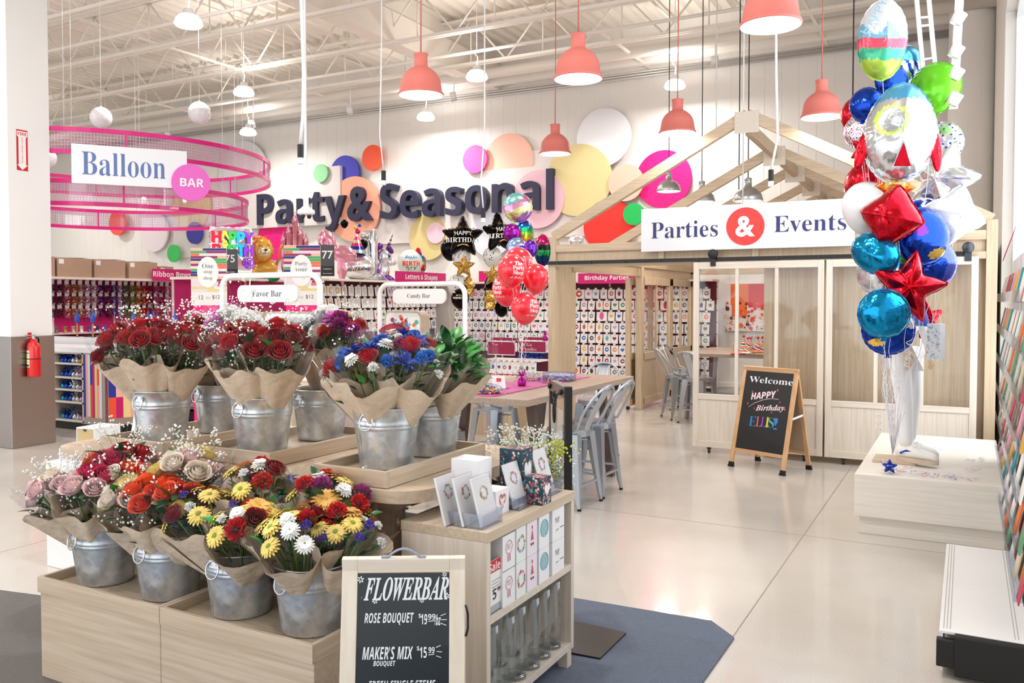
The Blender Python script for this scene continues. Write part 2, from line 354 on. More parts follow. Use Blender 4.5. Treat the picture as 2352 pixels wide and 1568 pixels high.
hb = [((433, 75, 11.6), 'high bay light nearest the white column, above the balloon ring'), ((560, 225, 15.5), 'high bay light between the white balls and the hanging camera'), ((570, 330, 19.2), 'small high bay light just above the rim of the upper ring'), ((1095, 158, 14.4), 'high bay light beyond the first coral pendant'), ((978, 284, 17.6), 'high bay light hanging in front of the ribbed wall'), ((1550, 207, 15.0), 'high bay light above the coral pendant over the booth')]
for (px, py, d), lab in hb:
    p = at(px, py, D=d); highbay(p.x, p.y, lab, 5.45)
for x, y in ((-2.6, 3.2), (-6.8, 3.4), (-12, 4.5), (-17, 6), (-21, 9.5), (-22, 13.4), (-5.6, .3), (-11.5, .5)):
    highbay(x, y, 'high bay light of the shop grid, outside the view', 5.45)
CORAL = mat('coral_rubber', 'd9776c', .6)
def pendant(px, py, d, lab):
    p = at(px, py, D=d); z = 3.48
    e = empty('pendant_lamp', (p.x, p.y, z), lab, 'pendant lamp', 'coral pendant lamps in a row')
    b = B().lathe([(.197, -.004), (.203, .006), (.2, .018), (.19, .024), (.172, .13), (.165, .15), (.14, .19), (.1, .225), (.072, .24), (.06, .252), (.058, .345), (.064, .352), (.064, .362), (.02, .364)], 36)
    b.lathe([(.197, -.004), (.19, .004), (.165, .11), (.12, .17), (0, .2)], 36, m=1); b.obj('lamp_shade', [CORAL, WHITE], e)
    B().ball((0, 0, .1), (.05, .05, .07), 14, 10).obj('bulb', mat('bulb_glow', 'fff4e2', .4, emis=25), e)
    B().lathe([(.001, .035), (.186, .03)], 36).obj('diffuser', mat('diffuser_glow', 'fff8ee', .4, emis=3.), e)
    B().tube([(0, 0, .36), (.004, 0, 1.2), (0, 0, ZD-z)], .006, 5).obj('cord', mat('coral_cord', 'c96a62', .6), e)
    area('pendant_glow', (p.x, p.y, z-.012), .36, 7, (1, .93, .84))
for a in ((967, 222, 7.5, 'coral pendant lamp hanging before the steel girder'), (1328, 165, 6.95, 'large coral pendant lamp in front of the ceiling pipe'), (1275, 347, 10.5, 'smallest coral pendant lamp, by the yellow disc'), (1556, 303, 9.2, 'dark coral pendant lamp over the gable slope'), (1770, 78, 5.6, 'largest coral pendant lamp cut off by the top of the photo'), (1887, 272, 8.4, 'coral pendant lamp between the gable and the balloon bunch')): pendant(*a)
def bell(x, y, z, lab):
    e = empty('dome_lamp', (x, y, z), lab, 'pendant lamp', 'silver dome lamps inside the booth')
    B().lathe([(.185, 0), (.19, .01), (.17, .09), (.11, .155), (.05, .18), (.042, .27), (.05, .28), (.04, .3), (0, .3)], 30).obj('lamp_shade', mat('aluminium', 'b9bbbd', .3, .9), e)
    B().lathe([(0, .02), (.18, .012)], 30).obj('diffuser', mat('diffuser_glow'), e)
    B().tube([(0, 0, .3), (0, 0, ZD-z)], .007, 5).obj('cord', BLACK, e)
    area('dome_glow', (x, y, z-.01), .3, 16, (1, .9, .78))
p = at(1536, 440, D=13.2); bell(p.x, p.y, p.z, 'silver dome lamp seen through the gable, nearer the wall')
p = at(1612, 464, D=12.2); bell(p.x, p.y, p.z, 'silver dome lamp just above the booth sign')
p = at(1718, 480, D=11); bell(p.x, p.y, 2.95, 'silver dome lamp hidden behind the booth sign')
# cords, plugs, camera, hanging wires
def cord(pts, r, lab, m=WHITEM, plug=True, name='power_cord'):
    e = empty(name, pts[0], lab, 'cable'); o = Vector(pts[0]); q = [Vector(p)-o for p in pts]
    B().tube(q, r, 6).obj('cable', m, e)
    if plug:
        z = q[0]; B().cyl((z.x, z.y, z.z-.11), .026, .11, 12).obj('plug', BLACK, e); B().cyl((z.x, z.y, z.z-.16), .027, .05, 12).obj('socket', WHITEM, e)
p = at(690, 332, D=7.0); cord([p, p+Vector((.03, 0, .25)), p+Vector((.04, 0, .6)), p+Vector((.02, 0, 1.2)), (p.x, p.y, ZD)], .014, 'thick white power cord with a black plug by the hanging camera')
p = at(881, 392, D=9.5); cord([p, p+Vector((-.05, 0, .4)), p+Vector((-.02, 0, 1.4)), (p.x, p.y, ZD)], .008, 'thin white cord ending beside the orange wall disc')
p = at(1110, 478, D=9.5); cord([p, p+Vector((-.03, 0, .3)), p+Vector((.02, 0, .9)), (p.x+.02, p.y, ZD)], .009, 'white cord with its plug above the second black star balloon')
p = at(1771, 390, D=8.2); cord([p, p+Vector((.06, 0, .3)), p+Vector((.04, 0, 1.0)), (p.x, p.y, ZD)], .013, 'white power cord with black plug before the gable')
for px, py, d, c in ((1706, 470, 10.2, WHITEM), (1697, 462, 11.5, BLACK), (1958, 300, 9, BLACK), (1645, 300, 13, WHITEM)):
    p = at(px, py, D=d); cord([p, (p.x, p.y, ZD)], .008, 'plain %s drop wire %s' % ('black' if c is BLACK else 'white', {1706: 'beside the apex of the gable', 1697: 'inside the gable, just past the apex', 1958: 'behind the top of the balloon bunch', 1645: 'over the middle of the booth'}[px]), c, False, 'drop_wire')
p = at(703, 494, D=8.6)
e = empty('ceiling_camera', p, 'white multi lens security camera hanging on a long pole', 'security camera')
B().lathe([(0, .0), (.06, 0), (.085, .012), (.09, .03), (.085, .05), (.05, .07), (.03, .09), (0, .09)], 24).obj('housing', WHITEM, e)
b = B(); [b.ball((.045*math.cos(t), .045*math.sin(t), -.012), .022, 10, 6) for t in (0, 1.57, 3.14, 4.71)]; b.obj('lenses', BLACK, e)
b = B().cyl((0, 0, .09), .028, .09, 12); b.cyl((0, 0, .18), .013, ZD-p.z-.18, 10); b.obj('pole', WHITEM, e)
p = at(1665, 105, D=9)
# spot lights that wash the wall
for i, (x, z) in enumerate([(-20, 5.6), (-17.2, 5.6), (-14.4, 5.6), (-11.6, 5.6), (-9, 5.6), (-6.4, 5.6), (-3.8, 5.6)]):
    e = empty('wall_washer', (x, 14.3, z), 'white cylinder spot light washing the back wall, number %s from the column' % ['one', 'two', 'three', 'four', 'five', 'six', 'seven'][i], 'spot light', 'cylinder spot lights near the wall')
    e['label'] = 'white cylinder spot light aimed at the wall ' + ['far past the balloon ring', 'over the balloon ring', 'over the word Party', 'over the ampersand', 'over the word Seasonal', 'over the yellow disc', 'over the booth'][i]
    b = B(); b.T = Matrix.Rotation(.35, 4, 'X'); b.lathe([(.0, .18), (.06, .18), (.065, 0), (.055, .01), (0, .05)], 16); b.obj('barrel', WHITEM, e)
    B().tube([(0, 0, .15), (0, 0, .55)], .012, 6).obj('stem', WHITEM, e)
    l = bpy.data.lights.new('wall_wash', 'SPOT'); l.energy = 38; l.spot_size = 1.05; l.spot_blend = .7; l.color = (1, .97, .93); l.shadow_soft_size = .06
    o = bpy.data.objects.new('wall_wash', l); COL.objects.link(o); o.location = (x, 14.22, z-.05); o.rotation_euler = (.62, 0, 0)
# ================================================================ party booth (little timber house)
HY = 9.137; HB = 15.0; HL, HR = -4.428, .245; AX, AZ = -2.09, 3.70
hs = empty('party_booth', ((HL+HR)/2, HY, 0), 'pale timber booth shaped like a gabled house with open rafters', 'booth')
OFS = Matrix.Translation((-(HL+HR)/2, -HY, 0))
def HB_(): b = B(); b.T = OFS; return b
def hp(name, b, m=HOUSE, bevel=.004): return b.obj(name, m, hs, bevel=bevel)
hp('post', HB_().box((HL, HY, 0), (HL+.095, HY+.12, 2.42))); hp('post', HB_().box((HR-.095, HY, 0), (HR, HY+.12, 2.42)))
hp('post', HB_().box((HL, HB-.1, 0), (HL+.095, HB, 2.3))); hp('post', HB_().box((HL-.0, 12.17, 0), (HL+.1, 12.27, 2.16)))
# front beam: two rails with a recessed boarded frieze and short studs
hp('top_rail', HB_().box((HL+.095, HY+.005, 2.235), (HR-.095, HY+.1, 2.325)), HOUSEX)
hp('frieze_board', HB_().box((HL+.095, HY+.05, 2.08), (HR-.095, HY+.07, 2.24)), HOUSE)
hp('lower_rail', HB_().box((HL+.095, HY+.005, 2.055), (HR-.095, HY+.1, 2.125)), HOUSEX)
for x in (-3.07, -2.03, -1.0): hp('stud', HB_().box((x, HY+.02, 2.12), (x+.07, HY+.09, 2.24)))
# rafters with steel-look joint plates
def rafter(y, zt, xl, xr, ze, w=.075, h=.115):
    for xe in (xl, xr):
        hp('rafter', HB_().bar((xe, y, ze), (AX, y, zt), w, h, up=(0, 0, 1)), HOUSEX)
    b = HB_(); b.box((AX-.13, y-.048, zt-.2), (AX+.13, y-.042, zt+.03))
    hp('joint_plate', b, mat('plate_paint', 'd6cbbb', .5), 0)
    b = HB_(); [b.cyl((AX+dx, y-.056, zt+dz), .008, .01, 8) for dx in (-.1, .1) for dz in (-.02, -.12)]; b.obj('bolts', WHITEM, hs)
rafter(HY+.05, AZ-.06, HL+.05, HR-.05, 2.42)
for y, z in ((10.65, 3.5), (12.05, 3.47), (13.4, 3.43), (14.7, 3.4)): rafter(y, z, HL+.05, HR-.05, 2.3)
hp('ridge_beam', HB_().bar((AX, HY+.1, AZ-.2), (AX, HB, 3.32), .07, .14), HOUSEY)
for x in (HL+.05, HR-.05): hp('wall_plate', HB_().box((x-.05, HY+.12, 2.16), (x+.05, HB, 2.3)), HOUSEY)
hp('back_tie', HB_().box((HL, HB-.1, 2.12), (HR, HB, 2.26)), HOUSEX)
# side wall on the open side: boarded jamb, sliding-screen header, framed windows
hp('jamb_board', HB_().box((HL+.03, HY+.12, 0), (HL+.06, 9.82, 2.08)))
hp('header', HB_().box((HL+.02, 9.7, 2.02), (HL+.08, 12.2, 2.18)), HOUSEY)
def screen(y0, y1, x, n, name, kids=None):
    b = HB_(); b.box((x, y0, .06), (x+.06, y0+.08, 2.02)).box((x, y1-.08, .06), (x+.06, y1, 2.02)).box((x, y0, .06), (x+.06, y1, .17)).box((x, y0, .75), (x+.06, y1, .86)).box((x, y0, 1.9), (x+.06, y1, 2.02))
    hp(name+'_frame', b, HOUSE)
    hp(name+'_board', HB_().box((x+.02, y0+.08, .16), (x+.04, y1-.08, .76)), HOUSE, 0)
    w = (y1-y0-.16)/n
    for i in range(1, n): hp('glazing_bar', HB_().box((x+.01, y0+.08+i*w-.02, .86), (x+.05, y0+.08+i*w+.02, 1.9)))
    for i in range(n): hp('pane', HB_().box((x+.028, y0+.08+i*w, .86), (x+.032, y0+.08+(i+1)*w, 1.9)), GLASS, 0)
    hp('frieze_board', HB_().box((x+.02, y0, 2.02), (x+.04, y1, 2.16)), HOUSE, 0)
screen(12.27, 13.7, HL+.02, 2, 'window'); screen(13.7, 14.9, HL+.02, 2, 'window')
# solid front wall behind the sliding doors, side wall, end wall of the store side
hp('front_board', HB_().box((-1.92, HY+.14, 0), (HR, HY+.19, 2.06)), HOUSE, 0)
hp('cover_strip', HB_().box((-1.92, HY+.12, 0), (-1.83, HY+.2, 2.06)))
hp('side_board', HB_().box((HR-.05, HY+.12, 0), (HR-.01, HB, 2.2)), HOUSE, 0)
# barn-door track
b = HB_().box((HL-.06, HY-.055, 2.085), (.02, HY-.045, 2.125)); hp('track', b, BLACK, 0)
b = HB_(); x = HL+.15
while x < 0: b.T = OFS @ Matrix.Translation((x, HY-.05, 2.105)) @ Matrix.Rotation(pi/2, 4, 'X'); b.cyl((0, 0, -.05), .012, .065, 10); x += .42
b.obj('track_bolts', mat('bolt', '3a3a3c', .3, .8), hs)
b = HB_(); b.box((-.02, HY-.075, 2.083), (.03, HY-.04, 2.13)); hp('end_stop', b, mat('stop_steel', '4a4f57', .3, .8), 0)
# sliding doors: stiles, rails, glazing bars, panes, board, hanger wheel, caster
def door(x0, x1, y, lab, hx):
    d = empty('sliding_door', ((x0+x1)/2, y, 0), lab, 'sliding door', 'glazed sliding doors of the booth')
    O = Matrix.Translation((-(x0+x1)/2, -y, 0))
    def q(name, b, m=WOODL, bv=.003): return b.obj(name, m, d, bevel=bv)
    def bb(): z = B(); z.T = O; return z
    for a, c in ((x0, x0+.06), (x1-.06, x1)): q('stile', bb().box((a, y-.045, .065), (c, y, 2.075)))
    for a, c in ((.065, .135), (.585, .645), (2.0, 2.075)): q('rail', bb().box((x0+.06, y-.043, a), (x1-.06, y-.002, c)), WOODLX)
    q('board', bb().box((x0+.06, y-.03, .135), (x1-.06, y-.012, .585)), WOODL, 0)
    w = (x1-x0-.12)/3
    for i in (1, 2): q('glazing_bar', bb().box((x0+.06+i*w-.018, y-.04, .645), (x0+.06+i*w+.018, y-.005, 2.0)))
    for i in range(3): q('pane', bb().box((x0+.06+i*w+.018*(i > 0), y-.024, .645), (x0+.06+(i+1)*w-.018*(i < 2), y-.02, 2.0)), GLASS, 0)
    for i, hxx in enumerate(hx):
        mm = BLACK if hxx < -.5 else mat('stop_steel')
        b = bb(); b.box((hxx-.028, y-.058, 2.03), (hxx+.028, y-.05, 2.17)); h = q('hanger', b, mm, 0)
        b = B(); b.T = Matrix.Translation((hxx-(x0+x1)/2, -.06, 2.16)) @ Matrix.Rotation(pi/2, 4, 'X'); b.lathe([(0, -.02), (.045, -.02), (.052, -.012), (.046, 0), (.052, .012), (.045, .02), (0, .02)], 24); w_ = b.obj('hanger_wheel', mm, h)
    for cx in (x0+.18, x1-.18):
        b = bb(); b.box((cx-.02, y-.04, .045), (cx+.02, y-.005, .07)); b.T = O @ Matrix.Translation((cx, y-.022, .026)) @ Matrix.Rotation(pi/2, 4, 'Y'); b.cyl((0, 0, -.01), .026, .02, 16); q('caster', b, BLACK, 0)
door(-2.637, -1.285, HY-.02, 'glazed sliding door half open across the booth entrance', (-2.42,))
door(-1.265, .09, HY-.02, 'glazed sliding door behind the mannequin, shut against the booth wall', (.0,))
# stacked side screen on casters beside the entrance (slid open)
d = empty('sliding_screen', (-4.52, 12.2, 0), 'narrow sliding screen on a black caster, slid open at the booth side', 'sliding screen')
b = B(); b.box((-.04, -.12, .06), (.04, -.05, 2.0)).box((-.04, .9, .06), (.04, .97, 2.0)).box((-.04, -.05, .06), (.04, .9, .15)).box((-.04, -.05, .76), (.04, .9, .86)).box((-.04, -.05, 1.9), (.04, .9, 2.0)); b.obj('frame', HOUSE, d, bevel=.004)
B().box((-.01, -.05, .15), (.01, .9, .76)).obj('board', HOUSE, d); B().box((-.002, -.05, .86), (.002, .9, 1.9)).obj('pane', GLASS, d)
b = B(); b.T = Matrix.Translation((0, -.09, .03)) @ Matrix.Rotation(pi/2, 4, 'X'); b.cyl((0, 0, -.012), .03, .024, 16); b.obj('caster', BLACK, d)
# booth sign
x0, x1 = -3.235, -1.0
e = empty('booth_sign', ((x0+x1)/2, HY-.06, 2.206), 'white sign over the booth reading Parties & Events', 'sign')
B().box((x0-e.location.x, -.012, 0), (x1-e.location.x, .012, .475)).obj('board', mat('sign_white', 'e9eaef', .5), e, bevel=.003)
SN = mat('sign_navy', '2b2f6b', .5)
cx = at(1712, 521, Y=HY-.07).x - e.location.x
b = B(); b.T = Matrix.Translation((cx, -.013, .2375)) @ Matrix.Rotation(pi/2, 4, 'X'); b.cyl((0, 0, 0), .2, .004, 64, smooth=False); b.obj('red_disc', mat('sign_red', 'ee3a36', .5), e)
def sg(body, px0, px1, zc, h, m, style='serif', off=-.006):
    a, c = at(px0, 530, Y=HY-.07).x, at(px1, 530, Y=HY-.07).x
    lettering(body, m, e, frame(((a+c)/2 - e.location.x, -.0145, zc), (1, 0, 0), (0, -1, 0)), w=c-a, style=style, off=off, h=h)
sg('Parties', 1496, 1649, .232, .182, SN); sg('Events', 1778, 1944, .245, .168, SN)
lettering('&', WHITE, e, frame((cx, -.0185, .2375), (1, 0, 0), (0, -1, 0)), h=.22, off=.03)
# ---------------------------------------------------------------- inside the booth
c0, c1 = at(1662, 652, Y=YW-.1), at(1800, 760, Y=YW-.1)
art = empty('canvas_print', ((c0.x+c1.x)/2, YW-.06, 1.1), 'red and orange abstract splash canvas on the booth back wall', 'canvas print')
B().box((c0.x-art.location.x, -.03, 0), (c1.x-art.location.x, .03, c0.z-1.1)).obj('canvas', mat('canvas_white', 'efe8e4', .7), art)
b = B(); W = c1.x-c0.x; Hh = c0.z-1.1; xo = c0.x-art.location.x
b.box((xo+.12*W, -.033, .55*Hh), (xo+.42*W, -.031, Hh), 0).box((xo+.42*W, -.033, .5*Hh), (xo+.75*W, -.031, Hh), 1).box((xo+.75*W, -.033, .45*Hh), (xo+W, -.031, Hh), 2).box((xo+.14*W, -.034, .3*Hh), (xo+.4*W, -.032, .6*Hh), 0)
for i in range(170):
    t = R.random(); x = xo+W*R.random(); z = Hh*(.02+.62*R.random()**1.3); r = .008+.04*R.random()**3; n = 7; m = R.choice((0, 1, 2, 3, 4, 2, 3))
    if x-r < xo or x+r > xo+W or z-r < 0: continue
    b.add([(x+r*math.cos(a*2*pi/n)*(.7+.5*R.random()), -.034-.0001*i/10, z+r*math.sin(a*2*pi/n)*(.7+.5*R.random())) for a in range(n)], [tuple(range(n))], m)
b.obj('paint_splashes', [mat('art_orange', 'f4711f', .5), mat('art_red', 'd81e22', .5), mat('art_scarlet', 'e8302a', .5), mat('art_maroon', '6e1230', .5), mat('art_yellow', 'eab02c', .5)], art)
p = at(1733, 770, Y=YW); e = empty('wall_outlet', (p.x, YW-.01, p.z), 'white double wall outlet below the canvas print', 'outlet')
B().box((-.06, -.008, -.06), (.06, 0, .06)).obj('plate', WHITE, e, bevel=.003)
b = B(); [b.box((dx+k-.003, -.01, dz-.012), (dx+k+.003, -.0075, dz+.012)) for dx in (-.028, .028) for dz in (-.025, .025) for k in (-.007, .007)]; b.obj('slots', INK, e)
p = at(1640, 720, Y=YW); tag(B().box((p.x-.06, YW-.015, p.z-.12), (p.x+.06, YW-.002, p.z+.12)).obj('notice', mat('notice_paper', 'f4f6fa', .6)), 'small white paper notice on the wall inside the booth', 'notice')
struct(B().box((HL+.1, YW-.03, .05), (HR, YW, .13)).obj('baseboard_back', WHITE))
# ================================================================ metal stools and tables
def chair_parts(root, seat=.62, top=.98, m=SILVER, ring=True):
    """stamped steel chair facing +y (back at -y)"""
    s = .155; f = .205
    b = B(); n = 28; o = []
    for i in range(n):
        a = 2*pi*i/n; c, d = math.cos(a), math.sin(a); r = .172/max(abs(c), abs(d), .86*(abs(c)+abs(d))/1.18); o.append((r*c, r*d))
    b.prism(o, seat-.012, seat); b.prism([(x*1.03, y*1.03) for x, y in o], seat-.055, seat-.011); b.obj('seat', m, root, bevel=.006)
    for sx in (-1, 1):
        for sy in (-1, 1):
            b = B(); p = Vector((sx*s, sy*s, seat-.03)); q = Vector((sx*f, sy*f, .012)); d = q-p
            # folded channel that tapers to the foot, with a pressed rib
            for t0, t1 in ((0, .82), (.82, 1)):
                pass
            w = (.085, .062, .038, .02); ts = (0, .5, .88, 1); vs = []
            for t, ww in zip(ts, w):
                c = p+d*t
                vs += [(c.x, c.y-sy*ww, c.z), (c.x+sx*.004, c.y+sy*.004, c.z), (c.x-sx*ww, c.y, c.z), (c.x-sx*ww*.85, c.y-sy*.012, c.z), (c.x-sx*.012, c.y-sy*.012, c.z), (c.x-sx*.012, c.y-sy*ww*.85, c.z)]
            fs = [(i*6+j, i*6+(j+1) % 6, (i+1)*6+(j+1) % 6, (i+1)*6+j) for i in range(3) for j in range(6)] + [(5, 4, 3, 2, 1, 0), (18, 19, 20, 21, 22, 23)]
            b.add(vs, fs)
            lg = b.obj('leg', m, root)
            bb = B(); bb.cyl((q.x-sx*.006, q.y-sy*.006, 0), .016, .016, 10); bb.obj('foot_cap', RUBBER, lg)
    if ring:
        for z, pr in ((seat*.36, 1), (seat*.30, 0)):
            t = 1-(z-.012)/(seat-.042); r = s+(f-s)*t-.01
            for i in ((0, 1) if pr else (2, 3)):
                P = [(-r, -r), (-r, r), (r, r), (r, -r)] if pr else None
                a, c = [((-r, -r), (-r, r)), ((r, -r), (r, r)), ((-r, -r), (r, -r)), ((-r, r), (r, r))][i]
                B().bar((a[0], a[1], z), (c[0], c[1], z), .022, .016).obj('stretcher', m, root)
    B().bar((-s, -s, seat-.1), (s, s, seat-.1), .02, .012).bar((-s, s, seat-.1), (s, -s, seat-.1), .02, .012).obj('cross_brace', m, root)
    # bent tube back with a wide pressed splat
    pts = []; lean = .20
    for i in range(25):
        a = pi*i/24; x = -.215*math.cos(a); z = seat+.02+(top-seat-.02)*(math.sin(a)**.55); pts.append((x*(1 if z > seat+.1 else .8+.2*(z-seat)/.1), -s-.01-lean*((z-seat)/(top-seat))**1.2, z))
    b = B().tube([(-.165, -.03, seat-.02)]+pts+[(.165, -.03, seat-.02)], .0115, 8); bk = b.obj('back_tube', m, root)
    b = B(); vs = []
    for i in range(9):
        t = i/8; z = seat-.03+(top-seat+.022)*t; y = -s-.012-lean*max(0, (z-seat)/(top-seat))**1.2; w = .052+.02*t
        vs += [(-w, y, z), (-w*.5, y-.010, z), (w*.5, y-.010, z), (w, y, z)]
    b.add(vs, [(i*4+j, i*4+j+1, i*4+5+j, i*4+4+j) for i in range(8) for j in range(3)], 0, True)
    so = b.obj('splat', m, root); so.modifiers.new('s', 'SOLIDIFY').thickness = .004
    b = B(); [b.ball((dx, -s-.016, seat+dz), .007, 8, 5) for dx in (-.03, .03) for dz in (-.03, .0)]; b.obj('rivets', m, root)
def stool(loc, rz, lab, group, proto=[None], **k):
    if proto[0] is None or k:
        e = empty('metal_chair', loc, lab, 'chair', group, rz); chair_parts(e, **k)
        if not k: proto[0] = e
        return e
    c = dup(proto[0]); c.location = loc; c.rotation_euler = (0, 0, rz); c['label'] = lab; c['group'] = group; return c
G = 'silver metal counter chairs around the craft table'
stool((-2.86, 6.29, 0), pi/2-.05, 'silver metal counter chair nearest the black hanger stand', G)
stool((-2.86, 6.76, 0), pi/2-.02, 'second silver metal counter chair along the open side of the table', G)
stool((-4.15, 7.35, 0), -.45, 'silver metal chair whose seat shows past the flower buckets', G)
stool((-3.75, 5.72, 0), -1.4, 'silver metal chair right behind the greenery bucket', G)
stool((-3.45, 8.25, 0), pi+.1, 'silver metal chair at the far end of the craft table', G)
# counter-height craft table
TW = wood('walnut_grey', '9a8676', 'ab9786', 'y'); BR = mat('brown_steel', '5a4640', .45)
t = empty('craft_table', (-3.35, 6.6, 0), 'counter height table with grey wood top and brown trestle legs', 'table')
B().box((-.50, -1.03, .868), (.48, 1.25, .92)).obj('table_top', TW, t, bevel=.004)
for y in (-.62, .85):
    for s in (-1, 1):
        B().bar((s*.30, y, .87), (s*.40, y, 0), .07, .06, up=(0, 1, 0)).obj('leg', BR, t)
    B().bar((-.38, y, .26), (.38, y, .26), .05, .05).obj('stretcher', BR, t)
B().bar((0, -.62, .26), (0, .85, .26), .05, .05).obj('stretcher', BR, t)
# things on the craft table
def weave():
    m = mat('pink_raffia', 'c85f98', .55, bump=.9, bscale=160, vary=.35, vscale=120); return m
b = B(); b.box((-3.62, 5.62, .9205), (-3.2, 7.5, .925)); 
for i in range(150):
    y = 5.62+1.88*R.random(); x = R.choice((-3.62, -3.2)); b.tube([(x, y, .925), (x+(.03 if x > -3.4 else -.03)*R.random(), y+.02, .926)], .003, 4)
tag(b.obj('table_runner', weave()), 'pink woven table runner along the craft table', 'table runner')
HUES = [mat('bead_%d' % i, c, .35) for i, c in enumerate(('e23b2e', 'f29a2c', '2f65c8', 'f4f1ea', '3aa05a', 'd85a9a', '5a3a8a', 'f2cf3c', '16161a'))]
def bag(loc, sx, sy, n, r, mats, lab, rz=0):
    e = empty('bead_bag', loc, lab, 'bag of beads', None, rz)
    b = B()
    for i in range(n):
        a = R.random()*2*pi; q = R.random()**.5; x = q*sx*math.cos(a); y = q*sy*math.sin(a); z = r+R.random()*max(.002, .055*(1-q*q)); b.ball((x, y, z), r, 6, 4, R.randrange(len(mats)))
    o = b.obj('beads', mats, e); o['kind'] = 'stuff'
    b = B().ball((0, 0, .03), (sx*1.12, sy*1.12, .05), 20, 8); b.obj('clear_bag', ACR, e)
    return e
bag((-3.36, 5.8, .927), .13, .1, 420, .0075, HUES, 'clear bag of mixed rainbow beads on the pink runner')
bag((-3.5, 6.9, .927), .09, .06, 60, .006, HUES, 'small clear bag of beads further along the runner')
# tinsel weight with ribbons up to the red balloons
def tinsel(loc, mats, lab, r=.06, h=.15, n=46, name='balloon_weight', group=None):
    e = empty(name, loc, lab, 'balloon weight', group)
    b = B().lathe([(0, 0), (r*.55, 0), (r*.62, h*.2), (r*.5, h*.42), (r*.16, h*.5), (r*.3, h*.62)], 12); b.obj('foil_body', mats[0], e)
    b = B()
    for i in range(n):
        a = R.random()*2*pi; q = r*(.7+.6*R.random()); z = h*(.25+.75*R.random()); w = .004; c, s = math.cos(a), math.sin(a)
        P = [(0, 0, h*.5), (q*.55*c, q*.55*s, h*.5+(z-h*.5)*.9+.01), (q*c, q*s, z-.012)]
        for k in range(2):
            u, v = P[k], P[k+1]; b.add([(u[0]-s*w, u[1]+c*w, u[2]), (u[0]+s*w, u[1]-c*w, u[2]), (v[0]+s*w, v[1]-c*w, v[2]), (v[0]-s*w, v[1]+c*w, v[2])], [(0, 1, 2, 3)], R.randrange(len(mats)))
    b.obj('tinsel', mats, e); return e
FM = [mat('foil_magenta', 'c02aa0', .2, .9), mat('foil_magenta_light', 'e27ac8', .2, .9), mat('foil_purple', '8a1f88', .2, .9)]
tinsel((-3.36, 6.42, .926), FM, 'magenta tinsel weight holding the red balloons on the table')
# scissors and pencils fan, paper holder, clear boxes
def pen(p, q, col, lab):
    e = empty('pencil', p, lab, 'pencil', 'pencils and scissors on the craft table'); d = Vector(q)-Vector(p)
    B().tube([(0, 0, 0), d*.86], .005, 7).obj('barrel', mat('pencil_'+col, col, .4), e); B().tube([d*.86, d], [.005, .0008], 7).obj('tip', INK, e)
for i, (c, n) in enumerate((('7a3fa0', 'purple'), ('2b2b36', 'black'), ('e85a6c', 'coral'), ('38b0a0', 'teal'), ('3d6fc0', 'blue'), ('9a9aa8', 'grey'))):
    pen((-3.3+.022*i, 6.72, .934+.002*i), (-3.42+.045*i, 6.88, .965), c, n+' pencil in the fan of pencils beside the tinsel weight')
def cbox(loc, sx, sy, h, lab, fill, n, mats):
    e = empty('clear_box', loc, lab, 'clear box')
    b = B().box((-sx, -sy, 0), (sx, sy, .004)).box((-sx, -sy, 0), (-sx+.003, sy, h)).box((sx-.003, -sy, 0), (sx, sy, h)).box((-sx, -sy, 0), (sx, -sy+.003, h)).box((-sx, sy-.003, 0), (sx, sy, h)); b.obj('tray', ACR, e)
    b = B()
    for i in range(n): b.ball(((2*R.random()-1)*(sx-.015), (2*R.random()-1)*(sy-.015), .01+R.random()*h*.55), .009, 6, 4, R.randrange(len(mats)))
    o = b.obj(fill, mats, e); o['kind'] = 'stuff'
cbox((-3.3, 7.05, .926), .13, .085, .075, 'clear tray heaped with pale lilac letter beads', 'letter_beads', 420, [mat('bead_lilac', 'cfc9ea', .4), mat('bead_white', 'f4f4f8', .4), mat('bead_grey', 'aab', .4) if False else mat('bead_bluegrey', 'b4bcd8', .4)])
e = empty('card_holder', (-3.42, 6.12, .926), 'clear acrylic holder with white cards on the runner', 'card holder')
b = B()
for i in range(3): b.add([(-.09+.03*i, -.05, .0), (-.03+.03*i, .07, 0), (-.05+.03*i, .08, .1), (-.11+.03*i, -.04, .1)], [(0, 1, 2, 3)])
b.obj('cards', PAPER, e); B().box((-.11, -.06, 0), (.07, .09, .004)).obj('base', ACR, e)
B().box((-.02, .0, .06), (.02, .004, .09)).obj('red_tab', mat('tab_red', 'd8302c', .4), e)
# ---------------------------------------------------------------- booth furniture
t = empty('party_table', (-3.0, 12.3, 0), 'wood topped party table with silver legs inside the booth', 'table')
B().box((-.55, -.75, .88), (.75, .9, .925)).obj('table_top', TW, t, bevel=.004)
for x in (-.42, .62):
    for y in (-.6, .72): B().bar((x, y, .88), (x*1.12, y*1.08, 0), .05, .05).obj('leg', SILVER, t)
B().bar((-.42, 0, .3), (.62, 0, .3), .03, .03).obj('stretcher', SILVER, t)
G = 'silver metal chairs inside the booth'
stool((-3.56, 11.62, 0), -.9, 'silver metal chair in the booth entrance, seen outside the glass', G)
stool((-3.2, 11.3, 0), -.25, 'silver metal chair half hidden by the door stile, inside the booth', G)
stool((-3.75, 12.6, 0), -pi/2, 'silver metal chair on the far long side of the party table', G)
stool((-2.6, 13.6, 0), pi, 'silver metal chair at the wall end of the party table', G)
stool((-2.0, 12.1, 0), pi/2, 'silver metal chair under the red chair cover', G)
b = B(); vs = []
for i in range(9):
    a = i/8
    for j in range(13):
        t_ = j/12; vs.append((-2.16-.20*(1-t_)*.9+.03*math.sin(9*a+4*t_), 11.86+.48*(1-a)+.1*(a-.5)*(1-t_)*2, .36+.66*t_))
